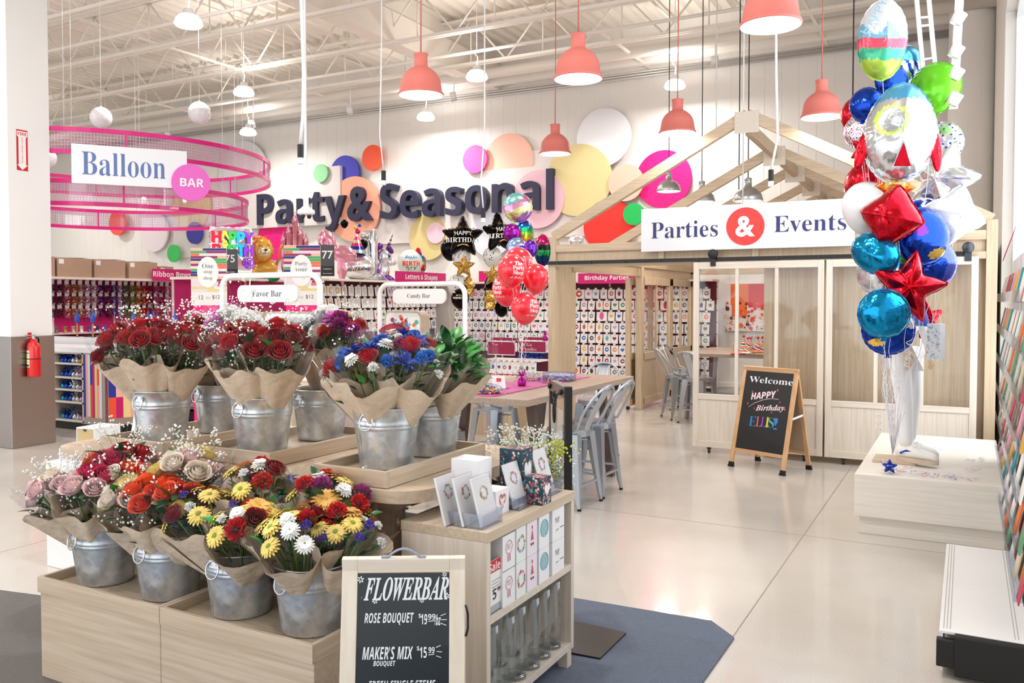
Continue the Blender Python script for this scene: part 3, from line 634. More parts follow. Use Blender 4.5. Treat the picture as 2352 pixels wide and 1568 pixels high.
b.add(vs, [(i*13+j, i*13+j+1, (i+1)*13+j+1, (i+1)*13+j) for i in range(8) for j in range(12)], 0, True)
vs = [(x+.03+.22*(1-(i % 13)/12)*.6+.05, y, z) for i, (x, y, z) in enumerate(vs)]; b.add(vs, [(i*13+j, i*13+j+1, (i+1)*13+j+1, (i+1)*13+j) for i in range(8) for j in range(12)], 0, True)
tag(b.obj('chair_cover', mat('red_plastic_film', 'a8082e', .25, coat=.4)), 'glossy crimson plastic cover draped over a chair in the booth', 'chair cover')
def hat(x, y, z, lab):
    e = empty('party_hat', (x, y, z), lab, 'party hat', 'striped party hats on the booth table', R.random()*6)
    cols = [mat('hat_%d' % i, c, .5) for i, c in enumerate(('d02a3c', 'f4efe2', '2d8a52', 'f0b23a', 'c23a86', 'f4efe2', '2a2f6e'))]
    b = B(); n = 24; k = 14; vs = [(.075*(1-i/k)*math.cos(2*pi*j/n)+0, .075*(1-i/k)*math.sin(2*pi*j/n), .21*i/k) for i in range(k+1) for j in range(n)]
    fs = []; ms = []
    for i in range(k):
        for j in range(n): fs.append((i*n+j, i*n+(j+1) % n, (i+1)*n+(j+1) % n, (i+1)*n+j)); ms.append((i+j//3*1) % 7)
    b.add(vs, fs, ms, True); b.obj('cone', cols, e)
    B().ball((0, 0, .215), .02, 10, 7).obj('pompom', mat('pompom_red', 'c01a2e', .8), e)
for i, (px, py) in enumerate(((1718, 822), (1724, 812), (1741, 808), (1751, 804), (1757, 812), (1708, 824))):
    p = at(px, py+4, Y=11.85+.11*i); hat(p.x, p.y, .925, ['striped party hat at the near corner of the booth table', 'striped party hat second in the row of hats', 'tall striped party hat in the middle of the row', 'striped party hat at the far end of the row', 'striped party hat tucked behind the far hats', 'striped party hat lowest beside the paper cup'][i])
e = empty('paper_cup', (at(1687, 822, Y=12.0).x, 12.0, .925), 'striped paper cup on the booth table', 'paper cup')
b = B(); n = 20
b.add([(r*math.cos(2*pi*j/n), r*math.sin(2*pi*j/n), z) for r, z in ((.032, 0), (.043, .12)) for j in range(n)], [(j, (j+1) % n, n+(j+1) % n, n+j) for j in range(n)], [(0, 1, 2, 1)[j % 4] for j in range(n)], True); b.obj('cup', [mat('hat_0'), mat('hat_1'), mat('hat_2')], e)
B().lathe([(.043, .12), (.046, .123), (.043, .126)], 20).obj('rim', WHITE, e)
for i, (px, c, l) in enumerate(((1640, 'e23420', 'red paper plate and napkin on the booth table edge'), (1668, 'f4efe2', 'white paper plate behind the paper cup'), (1672, 'e8742c', 'orange paper plate in front of the paper cup'))):
    p = at(px, 826+5*(i == 2), Z=.93); e = tag(B().lathe([(0, .004), (.08, .004), (.11, .016), (.112, .014), (.08, 0), (0, 0)], 24, (0, 0, 0)).obj('paper_plate', mat('plate_'+c, c, .5), loc=(max(-3.5, min(-2.3, p.x)), max(11.6, min(13.1, p.y)), .926+.016*i)), l, 'paper plate', 'plates on the booth table')
# ================================================================ flower bar
CARP = mat('carpet_mat', '6b7486', .95, bump=.6, bscale=400, vary=.22, vscale=60); CARP2 = mat('carpet_mat_grey', '706c6a', .95, bump=.6, bscale=400, vary=.2, vscale=60)
tag(B().prism([(-3.3, 1.0), (-1.0, 1.0), (-.985, 4.13), (-1.14, 4.29), (-1.95, 4.26), (-3.3, 4.2)], .0008, .009).obj('floor_mat', CARP), 'slate blue carpet mat with a cut corner under the flower bar', 'floor mat')
tag(B().prism([(-7.5, .6), (-3.34, .6), (-3.34, 3.0), (-4.3, 2.93), (-7.5, 2.3)], .0008, .009).obj('floor_mat', CARP2), 'grey brown carpet mat at the side of the low flower crate', 'floor mat')
# low plinth with two open crates on it
def crate(name, x0, x1, y0, y1, z, h, lab, group, t=.018, m=WOODX, m2=WOODY):
    e = empty(name, ((x0+x1)/2, (y0+y1)/2, z), lab, 'wooden tray', group); a, c = (x1-x0)/2, (y1-y0)/2
    B().box((-a+t, -c+t, 0), (a-t, c-t, .03)).obj('base_panel', m, e)
    for s in (-1, 1):
        B().box((-a, s*c-(t if s > 0 else 0), 0), (a, s*c+(0 if s > 0 else t), h)).obj('side', m, e, bevel=.0015)
        B().box((s*a-(t if s > 0 else 0), -c+t, 0), (s*a+(0 if s > 0 else t), c-t, h)).obj('side', m2, e, bevel=.0015)
    return e
e = empty('flower_plinth', (-2.785, 2.45, .009), 'low pale wood plinth at the front of the flower bar', 'plinth')
B().box((-.78, -.195, .0), (-.012, .2, .374)).obj('cabinet_half', WOODX, e, bevel=.002); B().box((-.0095, -.195, .0), (.78, .2, .374)).obj('cabinet_half', WOODX, e, bevel=.002)
crate('wooden_crate', -3.572, -2.79, 2.245, 2.66, .384, .068, 'open wood crate holding the pink and orange rose buckets', 'crates on the low plinth')
crate('wooden_crate', -2.787, -2.003, 2.245, 2.66, .384, .068, 'open wood crate holding the yellow daisy buckets', 'crates on the low plinth')
# table with a rounded corner
def roundrect(x0, y0, x1, y1, r, n=10):
    o = []
    for cx, cyy, a0 in ((x1-r, y0+r, -pi/2), (x1-r, y1-r, 0), (x0+r, y1-r, pi/2), (x0+r, y0+r, pi)): o += [(cx+r*math.cos(a0+pi/2*i/n), cyy+r*math.sin(a0+pi/2*i/n)) for i in range(n+1)]
    return o
ft = t = empty('flower_table', (-2.9, 3.15, 0), 'pale wood table with rounded corners carrying the upper flower trays', 'table')
b = B(); b.prism(roundrect(-1.14, -.5, 1.13, .62, .16), .868, .918); b.obj('table_top', WOODX, t, bevel=.003)
B().box((-.75, -.34, .80), (.93, .5, .868)).obj('apron', WOODX, t)
for x, y in ((.83, -.26), (-.7, -.3), (-.7, .46), (.83, .46)): B().box((x-.055, y-.045, 0), (x+.055, y+.045, .8)).obj('leg', WOOD, t, bevel=.003)
B().bar((.9, -.2, .80), (.97, .42, .82), .02, .03).obj('bracket', STEEL, t)
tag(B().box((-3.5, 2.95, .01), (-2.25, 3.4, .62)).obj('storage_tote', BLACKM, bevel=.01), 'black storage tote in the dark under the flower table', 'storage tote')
crate('wooden_tray', -2.372, -2.0, 2.676, 3.45, .92, .066, 'pale wood tray nearest the card shelf, under the blue bouquets', 'wooden trays on the flower table')
crate('wooden_tray', -3.16, -2.70, 2.76, 3.56, .92, .066, 'pale wood tray in the middle of the flower table', 'wooden trays on the flower table')
crate('wooden_tray', -3.80, -3.345, 2.72, 3.50, .92, .066, 'pale wood tray by the white gift boxes on the flower table', 'wooden trays on the flower table')
# galvanised buckets
def zinc():
    m = bpy.data.materials.new('galvanised_zinc'); m.use_nodes = True; nt = m.node_tree; p = nt.nodes['Principled BSDF']; MATS['zinc'] = m
    tc = nt.nodes.new('ShaderNodeTexCoord'); v = nt.nodes.new('ShaderNodeTexVoronoi'); v.inputs['Scale'].default_value = 45; n = nt.nodes.new('ShaderNodeTexNoise'); n.inputs['Scale'].default_value = 9; n.inputs['Detail'].default_value = 6
    x = nt.nodes.new('ShaderNodeMath'); x.operation = 'MULTIPLY_ADD'; x.inputs[1].default_value = .35
    r = nt.nodes.new('ShaderNodeValToRGB'); r.color_ramp.elements[0].position = .35; r.color_ramp.elements[0].color = (*hexc('b2bac2'), 1); r.color_ramp.elements[1].position = .95; r.color_ramp.elements[1].color = (*hexc('e6eaee'), 1)
    r2 = nt.nodes.new('ShaderNodeMapRange'); r2.inputs[3].default_value = .42; r2.inputs[4].default_value = .2
    for q in (v, n): nt.links.new(tc.outputs['Object'], q.inputs['Vector'])
    nt.links.new(v.outputs['Color'], x.inputs[0]); nt.links.new(n.outputs['Fac'], x.inputs[2]); nt.links.new(x.outputs[0], r.inputs[0]); nt.links.new(r.outputs[0], p.inputs['Base Color']); nt.links.new(n.outputs['Fac'], r2.inputs[0]); nt.links.new(r2.outputs[0], p.inputs['Roughness'])
    p.inputs['Metallic'].default_value = .8; return m
ZINC = zinc()
def bucket_proto():
    e = empty('zinc_bucket', (0, 0, 0), 'x', 'bucket', 'zinc buckets of flowers')
    H = .258; rb, rt = .113, .146
    def rr(z): return rb+(rt-rb)*z/H
    pr = [(0, .006), (rb-.004, .006), (rb, 0), (rb+.003, .006)]
    for z in (.02, .1, .165): pr.append((rr(z), z))
    for zc in (.176, .19):
        pr += [(rr(zc-.006), zc-.006), (rr(zc)+.0035, zc), (rr(zc+.006), zc+.006)]
    pr += [(rr(.21), .21), (rr(.25), .25), (rt+.003, H-.003), (rt+.004, H), (rt, H+.003), (rt-.004, H), (rt-.006, .24), (rb-.004, .012), (0, .012)]
    B().lathe(pr, 48).obj('body', ZINC, e)
    B().bar((0, -rr(.01)-.001, .01), (0, -rr(.17)-.001, .17), .006, .003, up=(0, 1, 0)).obj('seam', ZINC, e)
    for s in (-1, 1):
        b = B(); a0 = s*1.15 if s < 0 else pi-1.15+.0
        c, sn = math.cos(a0), math.sin(a0); r = rr(.225); T = frame((r*c, r*sn, .225), (-sn, c, 0), (c, sn, .08)); b.T = T
        b.prism([(-.026, -.014), (.026, -.014), (.026, .014), (-.026, .014)], -.002, .0035); pl = b.obj('handle_plate', ZINC, e)
        b = B(); b.T = T; b.tube([(.034*math.sin(a)*.95, .016-.032+.034*math.cos(a)-.004, .006+.010*(1-math.cos(a))/2) for a in [2*pi*i/24 for i in range(24)]], .0032, 7, closed=True); b.obj('handle_ring', CHROME, pl)
        b = B(); b.T = T; [b.ball((dx, 0, .004), .004, 8, 5) for dx in (-.015, .015)]; b.obj('rivets', CHROME, pl)
    return e
BK = [((-2.19, 2.93), .9505, 'front zinc bucket on the tray nearest the card shelf'), ((-2.185, 3.265), .9505, 'zinc bucket full of plain green foliage'),
      ((-2.94, 2.96), .9505, 'front zinc bucket on the middle tray'), ((-2.93, 3.36), .9505, 'rear zinc bucket on the middle tray'),
      ((-3.60, 2.93), .9505, 'front zinc bucket on the tray by the white gift boxes'), ((-3.57, 3.29), .9505, 'rear zinc bucket on the tray by the white gift boxes'),
      ((-3.374, 2.44), .4145, 'low zinc bucket of pale pink and magenta roses'), ((-2.972, 2.45), .4145, 'low zinc bucket of orange and yellow roses'),
      ((-2.555, 2.45), .4145, 'low zinc bucket with one tilting wrapped daisy bouquet'), ((-2.185, 2.45), .4145, 'low zinc bucket of mixed daisies beside the chalkboard')]
bp = None
BKO = []
for (x, y), z, lab in BK:
    if bp is None: bp = bucket_proto(); o = bp
    else: o = dup(bp)
    o.location = (x, y, z); o.rotation_euler = (0, 0, -.45+R.uniform(-.25, .25)); o['label'] = lab; BKO.append(o)
# ---------------------------------------------------------------- flower heads
def petal_mat(name, c='ffffff', v=.16): return mat(name, c, .5, vary=v, vscale=60, sheen=.2)
def mesh_of(o):
    me = o.data; bpy.data.objects.remove(o); return me
def rose_mesh(name, m, r=.028):
    """spiral of cupped overlapping petals round a tight bud"""
    b = B(); rr = random.Random(5)
    for k, (n, q, top, bul) in enumerate(((2, .20, 1.18, .30), (3, .36, 1.15, .36), (3, .55, 1.05, .42), (4, .76, .92, .46), (5, .97, .72, .46))):
        for i in range(n):
            a0 = 2*pi*i/n+k*1.1; half = pi/n*1.45; U, V = 7, 6; vs = []
            for u in range(U):
                e = 2*u/(U-1)-1; a = a0+half*e
                for v in range(V):
                    t = v/(V-1); rad = r*q*(.45+.62*math.sin(pi*min(1, .12+.55*t))); rad *= 1+(.30*max(0, t-.72)/.28*(k/4)**1.5)-.10*(k < 2)*t
                    rad *= 1+.07*e*(.5+.5*t); z = r*(-.25+(top+.25)*t*(1-.16*e*e*t)) - r*.16*(k/4)*max(0, t-.8)/.2*(1-abs(e))
                    vs.append((rad*math.cos(a), rad*math.sin(a), z+rr.uniform(-.0003, .0003)))
            b.add(vs, [(u*V+v, (u+1)*V+v, (u+1)*V+v+1, u*V+v+1) for u in range(U-1) for v in range(V-1)], 0, True)
    b.lathe([(0, -.4*r), (.25*r, -.36*r), (.42*r, -.1*r), (.5*r, .2*r)], 10, m=1)
    for i in range(5):
        a = 2*pi*i/5; c, s_ = math.cos(a), math.sin(a); b.add([(.3*r*c-.14*r*s_, .3*r*s_+.14*r*c, -.25*r), (.3*r*c+.14*r*s_, .3*r*s_-.14*r*c, -.25*r), (1.02*r*c, 1.02*r*s_, .05*r)], [(0, 1, 2)], 1)
    return mesh_of(b.obj(name, [m, LEAF]))
def daisy_mesh(name, m, mc, r=.032, rows=2, n=18, cup=.25, w=.11, core=.3):
    b = B(); rr = random.Random(3)
    for k in range(rows):
        q = r*(1-.17*k)
        for i in range(n):
            a = 2*pi*(i+.5*k)/n+rr.uniform(-.05, .05); c, s = math.cos(a), math.sin(a); lift = cup*(.3+.5*k)+rr.uniform(-.08, .08); vs = []
            for t, wd_ in ((.15, .5), (.55, 1), (.85, .85), (1, .25)):
                for sd in (-1, 1):
                    x = q*t; z = .004+q*t*lift-.25*q*t*t*t+.004*k; vs.append((x*c-sd*w*r*wd_*s*1.15, x*s+sd*w*r*wd_*c*1.15, z))
            b.add(vs, [(2*j, 2*j+1, 2*j+3, 2*j+2) for j in range(3)], 0, True)
    if core: b.ball((0, 0, .006), (core*r, core*r, .2*r), 12, 6, 1)
    b.lathe([(0, -.012), (.01, -.01), (.3*r, .003)], 8, m=2)
    return mesh_of(b.obj(name, [m, mc, LEAF]))
def pom_mesh(name, m, r=.03, n=90, w=.16):
    """carnation / chrysanthemum: a dome of short ruffled petals"""
    b = B(); rr = random.Random(4)
    for i in range(n):
        z = 1-1.15*(i+.5)/n; a = i*2.39996; q = math.sqrt(max(0, 1-z*z)); d = Vector((q*math.cos(a), q*math.sin(a), z)); u = d.orthogonal().normalized(); v = d.cross(u); k = rr.random()*pi; u, v = u*math.cos(k)+v*math.sin(k), v*math.cos(k)-u*math.sin(k)
        L = r*rr.uniform(.85, 1.08); ww = w*r
        b.add([d*L*.35-u*ww*.5, d*L*.35+u*ww*.5, d*L*.85+u*ww*1.3+v*.002, d*L*.85-u*ww*1.3+v*.002, d*L+u*ww*.4+v*ww*.6, d*L-u*ww*.4+v*ww*.6], [(0, 1, 2, 3), (3, 2, 4, 5)], 0, True)
    b.lathe([(0, -.6*r), (.3*r, -.55*r), (.5*r, -.1*r), (0, .1*r)], 8, m=1)
    return mesh_of(b.obj(name, [m, LEAF]))
def lily_mesh(name, m, r=.05):
    """star shaped blue flower with long pointed petals"""
    b = B()
    for k, (n, lift, q) in enumerate(((6, .35, 1), (6, .75, .8), (4, 1.5, .6))):
        for i in range(n):
            a = 2*pi*(i+.5*k)/n; c, s = math.cos(a), math.sin(a); vs = []
            for t, w in ((.05, .25), (.35, 1), (.7, .7), (1, .03)):
                for sd in (-1, 0, 1): x = r*q*t*.9; vs.append((x*c-sd*.13*r*w*s*1.2, x*s+sd*.13*r*w*c*1.2, r*q*lift*t*(1-.35*t)+abs(sd)*.1*r*w))
            b.add(vs, [(3*j+i2, 3*j+i2+1, 3*j+i2+4, 3*j+i2+3) for j in range(3) for i2 in range(2)], 0, True)
    return mesh_of(b.obj(name, [m, LEAF]))
def leaf_mesh(name, m, L=.07, w=.02, curl=.3, rnd=False):
    b = B(); vs = []; n = 7
    for i in range(n+1):
        t = i/n; ww = w*(math.sin(pi*min(1, t*.97+.03))**(.55 if rnd else .85))*(1-.25*t if not rnd else 1)
        for sd in (-1, 0, 1): vs.append((sd*ww, L*t, curl*L*t*t*-.6+abs(sd)*ww*.35))
    b.add(vs, [(3*i+j, 3*i+j+1, 3*i+j+4, 3*i+j+3) for i in range(n) for j in range(2)], 0, True)
    return mesh_of(b.obj(name, m))
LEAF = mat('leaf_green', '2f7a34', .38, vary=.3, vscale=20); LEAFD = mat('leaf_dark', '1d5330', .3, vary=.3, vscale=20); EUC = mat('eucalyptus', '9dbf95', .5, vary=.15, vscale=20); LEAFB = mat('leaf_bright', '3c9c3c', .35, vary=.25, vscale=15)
STEM = mat('stem_green', '4c7a36', .5); GYP = mat('gypsophila_white', 'f6f6f2', .6); KRAFT = None
def kraft():
    m = bpy.data.materials.new('kraft_paper'); m.use_nodes = True; nt = m.node_tree; p = nt.nodes['Principled BSDF']
    tc = nt.nodes.new('ShaderNodeTexCoord'); w = nt.nodes.new('ShaderNodeTexWave'); w.inputs['Scale'].default_value = 130; w.inputs['Distortion'].default_value = .8; w.bands_direction = 'DIAGONAL'
    r = nt.nodes.new('ShaderNodeValToRGB'); r.color_ramp.elements[0].color = (*hexc('cdb89f'), 1); r.color_ramp.elements[1].color = (*hexc('dccab4'), 1)
    n = nt.nodes.new('ShaderNodeTexNoise'); n.inputs['Scale'].default_value = 22; bm = nt.nodes.new('ShaderNodeBump'); bm.inputs['Strength'].default_value = .5; bm.inputs['Distance'].default_value = .02
    nt.links.new(tc.outputs['Object'], w.inputs['Vector']); nt.links.new(w.outputs['Fac'], r.inputs[0]); nt.links.new(r.outputs[0], p.inputs['Base Color']); nt.links.new(tc.outputs['Object'], n.inputs['Vector']); nt.links.new(n.outputs['Fac'], bm.inputs['Height']); nt.links.new(bm.outputs[0], p.inputs['Normal'])
    p.inputs['Roughness'].default_value = .6; return m
KRAFT = kraft(); CELLO = glassy('cellophane', 'fdfdff', .05, .97)
HEADS = {
 'red_rose': rose_mesh('rose', petal_mat('rose_red', 'b40f1e')), 'dark_rose': rose_mesh('rose', petal_mat('rose_dark', '85101c'), .025),
 'pink_rose': rose_mesh('rose', petal_mat('rose_blush', 'f2cfcf')), 'magenta_rose': rose_mesh('rose', petal_mat('rose_magenta', 'cc1458')),
 'orange_rose': rose_mesh('rose', petal_mat('rose_orange', 'f0561f')), 'yellow_rose': rose_mesh('rose', petal_mat('rose_yellow', 'efd98a')), 'cream_rose': rose_mesh('rose', petal_mat('rose_cream', 'f6e6d6')),
 'yellow_daisy': daisy_mesh('daisy', petal_mat('daisy_yellow', 'f2d268'), mat('daisy_core', '8a9a2a', .7)), 'gold_daisy': daisy_mesh('sunflower', petal_mat('daisy_gold', 'f0b554'), mat('gold_core', 'd49a3a', .8), .045, 3, 20, .35, .09),
 'white_daisy': daisy_mesh('daisy', petal_mat('daisy_white', 'f7f6f2', .04), mat('daisy_core'), .027, 3, 18, .5, .1, .16), 'white_mum': pom_mesh('chrysanthemum', petal_mat('mum_white', 'f8f7f4', .04), .05, 150),
 'red_carnation': pom_mesh('carnation', petal_mat('carnation_red', 'cf1420'), .028, 110), 'purple_statice': pom_mesh('statice', petal_mat('statice_purple', '5b35b0'), .016, 40), 'purple_mum': pom_mesh('chrysanthemum', petal_mat('mum_purple', 'a0207c'), .034, 110),
 'white_button': pom_mesh('button_mum', petal_mat('mum_white'), .016, 50), 'blue_lily': lily_mesh('blue_star_flower', petal_mat('lily_blue', '1f49b4')), 'blue_spray': pom_mesh('blue_spray_flower', petal_mat('spray_blue', '2f78cf'), .022, 50, .3), 'magenta_spider': daisy_mesh('spider_mum', petal_mat('spider_magenta', 'd24ab8'), mat('spider_core', 'e07ac8', .6), .05, 4, 30, .5, .04, .1), 'bud': None}
LEAVES = [leaf_mesh('leaf', LEAF), leaf_mesh('leaf', LEAFD, .09, .024, .5), leaf_mesh('leaf', EUC, .045, .022, .3, True), leaf_mesh('leaf', LEAFB, .08, .026, .4)]
def gyp(rad, h, n, rr):
    """cloud of baby's breath: thin stalks with tiny white balls"""
    b = B()
    for i in range(n):
        a = rr.random()*2*pi; q = rad*rr.random()**.5; z = h*(.75+.5*rr.random())-.35*q; c = Vector((q*math.cos(a), q*math.sin(a), z)); 
        b.tube([(c.x*.45, c.y*.45, c.z-.075), c], .0006, 3, 1)
        for k in range(4):
            d = c+Vector((rr.uniform(-.016, .016), rr.uniform(-.016, .016), rr.uniform(-.012, .014))); r = rr.uniform(.0032, .0056); b.ball(d, r, 6, 4)
    return b
def orient(o, loc, d, rr, s=1.):
    d = Vector(d).normalized(); q = d.to_track_quat('Z', 'Y'); o.rotation_mode = 'QUATERNION'; o.rotation_quaternion = q @ Vector((0, 0, 1)).rotation_difference(Vector((0, 0, 1))); 
    from mathutils import Quaternion
    o.rotation_quaternion = q @ Quaternion((0, 0, 1), rr.random()*2*pi); o.location = loc; o.scale = (s, s, s)
BN = [0]
def bouquet(base, tip, spread, heads, lab, n, leaves=10, gy=0, lw=(0, 1, 2), paper=1., cel=True, twist=0, open_dir=None, group='wrapped bouquets in the zinc buckets', hs=1., up=0.):
    """base = foot inside the bucket, tip = centre of the flower heads; paper cone opens towards open_dir"""
    spread *= 1.1; BN[0] += 1; rr = random.Random(BN[0]*17+3)
    base, tip = Vector(base), Vector(tip); ax = (tip-base); L = ax.length; zc = ax.normalized()
    fd = Vector(open_dir if open_dir else (-base.x*.6, -base.y*.9, .0)); M = frame(base, fd.cross(zc) if fd.cross(zc).length > .01 else (1, 0, 0), zc)
    e = empty('bouquet', base, lab, 'bouquet', group, M=M)
    # kraft cone: low at the front, high at the back, crumpled rim
    b = B(); n_ = 44; k_ = 9; vs = []; ph = [rr.random()*6 for _ in range(5)]
    for i in range(k_+1):
        t = i/k_
        for j in range(n_+1):
            a = 2*pi*j/n_+twist; front = .5+.5*math.sin(a)  # +y local faces the opening
            Lh = L*paper*(.90-.22*front+.035*math.sin(3*a+ph[0])+.03*math.sin(7*a+ph[1]))
            q_ = max(0, (t*.86-.26)/.6); r = .022+(spread*1.0)*(q_**.95)*(1+.10*math.sin(4*a+ph[2])*t+.06*math.sin(9*a+ph[3])*t)
            if t > .9: r *= 1+.06*math.sin(5*a+ph[4])
            vs.append((r*math.cos(a)*(1+.0015*j), r*math.sin(a)*(1+.0015*j), t*Lh))
    b.add(vs, [(i*(n_+1)+j, i*(n_+1)+j+1, (i+1)*(n_+1)+j+1, (i+1)*(n_+1)+j) for i in range(k_) for j in range(n_)], 0, True); b.obj('paper_wrap', KRAFT, e)
    if cel:
        b = B(); vs = []
        for i in range(k_+1):
            t = i/k_
            for j in range(n_):
                a = 2*pi*j/n_; q_ = max(0, (t-.28)/.72); r = .026+spread*1.1*(q_**.9)*(1+.07*math.sin(6*a+ph[1])*t); vs.append((r*math.cos(a), r*math.sin(a), t*L*(1.02+.05*math.sin(3*a+ph[2])+.03*math.sin(11*a))))
        b.add(vs, [(i*n_+j, i*n_+(j+1) % n_, (i+1)*n_+(j+1) % n_, (i+1)*n_+j) for i in range(k_) for j in range(n_)], 0, True); b.obj('cellophane', CELLO, e)
    b = B()
    pos = []
    for i in range(n):
        q = spread*.98*math.sqrt((i+.4)/n); a = i*2.39996+ph[0]; x, y = q*math.cos(a), q*math.sin(a)
        z = L*(1-.16*(q/spread)**2)+rr.uniform(-.022, .022)+.05*y/spread*0 + up*y; pos.append((x, y, z))
        b.tube([(x*.1, y*.1, .02), (x*.45, y*.45, z*.6), (x, y, z-.01)], .0028, 5)
    b.obj('stems', STEM, e)
    for i, (x, y, z) in enumerate(pos):
        k = heads[i % len(heads)] if len(heads) > 1 else heads[0]; me = HEADS[k]
        o = bpy.data.objects.new(me.name.split('.')[0], me); COL.objects.link(o); o.parent = e
        orient(o, (x, y, z), (x*5, y*5, .62+rr.uniform(-.1, .1)), rr, hs*(1.5 if 'rose' in k or 'carn' in k else 1.35)*rr.uniform(.9, 1.12))
    for i in range(leaves):
        me = LEAVES[rr.choice(lw)]; a = rr.random()*2*pi; q = spread*rr.uniform(.45, 1.05); o = bpy.data.objects.new('leaf', me); COL.objects.link(o); o.parent = e
        o.location = (q*.8*math.cos(a), q*.8*math.sin(a), L*rr.uniform(.7, .98)); o.rotation_euler = (rr.uniform(.2, 1.15), 0, a-pi/2+rr.uniform(-.5, .5)); s = rr.uniform(.75, 1.25); o.scale = (s, s, s)
    # darker undergrowth of leaves and stalks low in the bunch
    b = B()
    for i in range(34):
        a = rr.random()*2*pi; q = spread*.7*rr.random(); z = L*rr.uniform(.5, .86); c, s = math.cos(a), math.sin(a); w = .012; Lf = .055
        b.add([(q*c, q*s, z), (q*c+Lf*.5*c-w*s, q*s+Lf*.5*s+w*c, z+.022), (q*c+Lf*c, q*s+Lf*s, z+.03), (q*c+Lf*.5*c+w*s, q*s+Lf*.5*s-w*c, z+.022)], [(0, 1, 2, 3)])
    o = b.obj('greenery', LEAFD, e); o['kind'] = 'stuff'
    if gy:
        o = gyp(spread*1.05, L*1.04, int(gy*1.5), rr).obj("babys_breath", [GYP, STEM], e); o['kind'] = 'stuff'
    return e
def lean(b, ang, out, h, z0=.03):
    """tip position for a bouquet leaning out of bucket b towards ang"""
    (x, y), z, _ = BK[b]; return (x+.045*math.cos(ang), y+.045*math.sin(ang), z+z0), (x+out*.92*math.cos(ang), y+out*.92*math.sin(ang), z+h+.045)
def bq(b, deg, out, h, spread, heads, lab, n=12, **k):
    p, q = lean(b, math.radians(deg), out, h); return bouquet(p, q, spread, heads, lab, n, **k)
RR = ['red_rose', 'red_rose', 'dark_rose']; BLU = ['blue_lily', 'white_daisy', 'blue_spray', 'red_rose', 'white_button', 'blue_lily', 'blue_spray']; MIX = ['yellow_daisy', 'gold_daisy', 'red_carnation', 'white_daisy', 'yellow_daisy', 'purple_statice', 'dark_rose', 'yellow_daisy', 'white_button']
# tray by the gift boxes: red roses
bq(4, 215, .20, .50, .125, RR, 'red rose bouquet leaning furthest out over the white gift boxes', 12, gy=14, lw=(0, 2, 2))
bq(4, 285, .10, .54, .125, RR, 'red rose bouquet standing in front in the first upper bucket', 13, gy=22, lw=(0, 1, 2))
bq(4, 20, .16, .52, .12, RR, 'red rose bouquet with much white baby\'s breath by the middle bucket', 12, gy=50, lw=(0, 2))
bq(5, 100, .12, .56, .12, RR, 'red rose bouquet at the back of the first upper tray', 12, gy=16)
bq(5, 200, .15, .54, .11, ['red_rose', 'dark_rose'], 'red rose bouquet with eucalyptus in the rear upper bucket', 10, gy=10)
bq(5, 350, .14, .60, .12, ['magenta_spider', 'white_mum', 'magenta_spider'], 'bouquet of magenta spider mums and white mums rising at the back', 9, gy=12, leaves=4)
# middle tray: red roses with gypsophila, white mums behind
bq(2, 270, .09, .50, .13, RR, 'red rose bouquet in the middle of the upper row, wrapper open in front', 12, gy=40, lw=(2, 2, 1))
bq(2, 190, .17, .52, .12, RR, 'red rose and baby\'s breath bouquet leaning towards the first upper bucket', 11, gy=46, lw=(0, 2))
bq(2, 350, .16, .53, .12, RR, 'red rose bouquet beside the blue flowers', 11, gy=24, lw=(2, 3))
bq(3, 120, .10, .58, .125, ['white_mum', 'white_mum', 'white_daisy'], 'bouquet of big white chrysanthemums at the back', 8, gy=10, leaves=5)
bq(3, 20, .14, .55, .12, ['purple_mum', 'red_rose', 'red_carnation'], 'red and purple bouquet at the back of the middle tray', 11, gy=16)
bq(3, 70, .10, .57, .11, ['yellow_rose', 'cream_rose', 'magenta_spider'], 'pale yellow and pink bouquet peeping over the back row', 9, leaves=5)
# tray nearest the card shelf: blue, white and red
bq(0, 265, .07, .46, .145, BLU, 'blue white and red bouquet upright in the nearest upper bucket', 16, leaves=9, lw=(0, 3))
bq(0, 175, .20, .44, .13, BLU[1:]+['blue_lily'], 'blue white and red bouquet leaning over the middle tray', 15, leaves=8, lw=(0, 3), gy=8)
bq(0, 10, .17, .46, .11, ['white_button', 'red_rose', 'blue_spray', 'white_daisy', 'white_button'], 'small white and red bouquet beside the green foliage', 12, leaves=6, lw=(3, 0))
bq(0, 90, .12, .52, .13, BLU, 'blue and white bouquet at the back of the nearest upper bucket', 14, leaves=8)
for i, (dg, o_, h, s) in enumerate(((265, .06, .46, .13), (350, .19, .47, .125), (70, .1, .5, .125), (160, .1, .48, .11))):
    e = bq(1, dg, o_, h, s, ['white_button'], ['bunch of plain green leaves at the front of the foliage bucket', 'bunch of plain green leaves leaning out over the craft table', 'bunch of plain green leaves behind the others', 'bunch of plain green leaves pressed against the blue bouquet'][i], 1, leaves=54, lw=(3, 3, 0, 1))
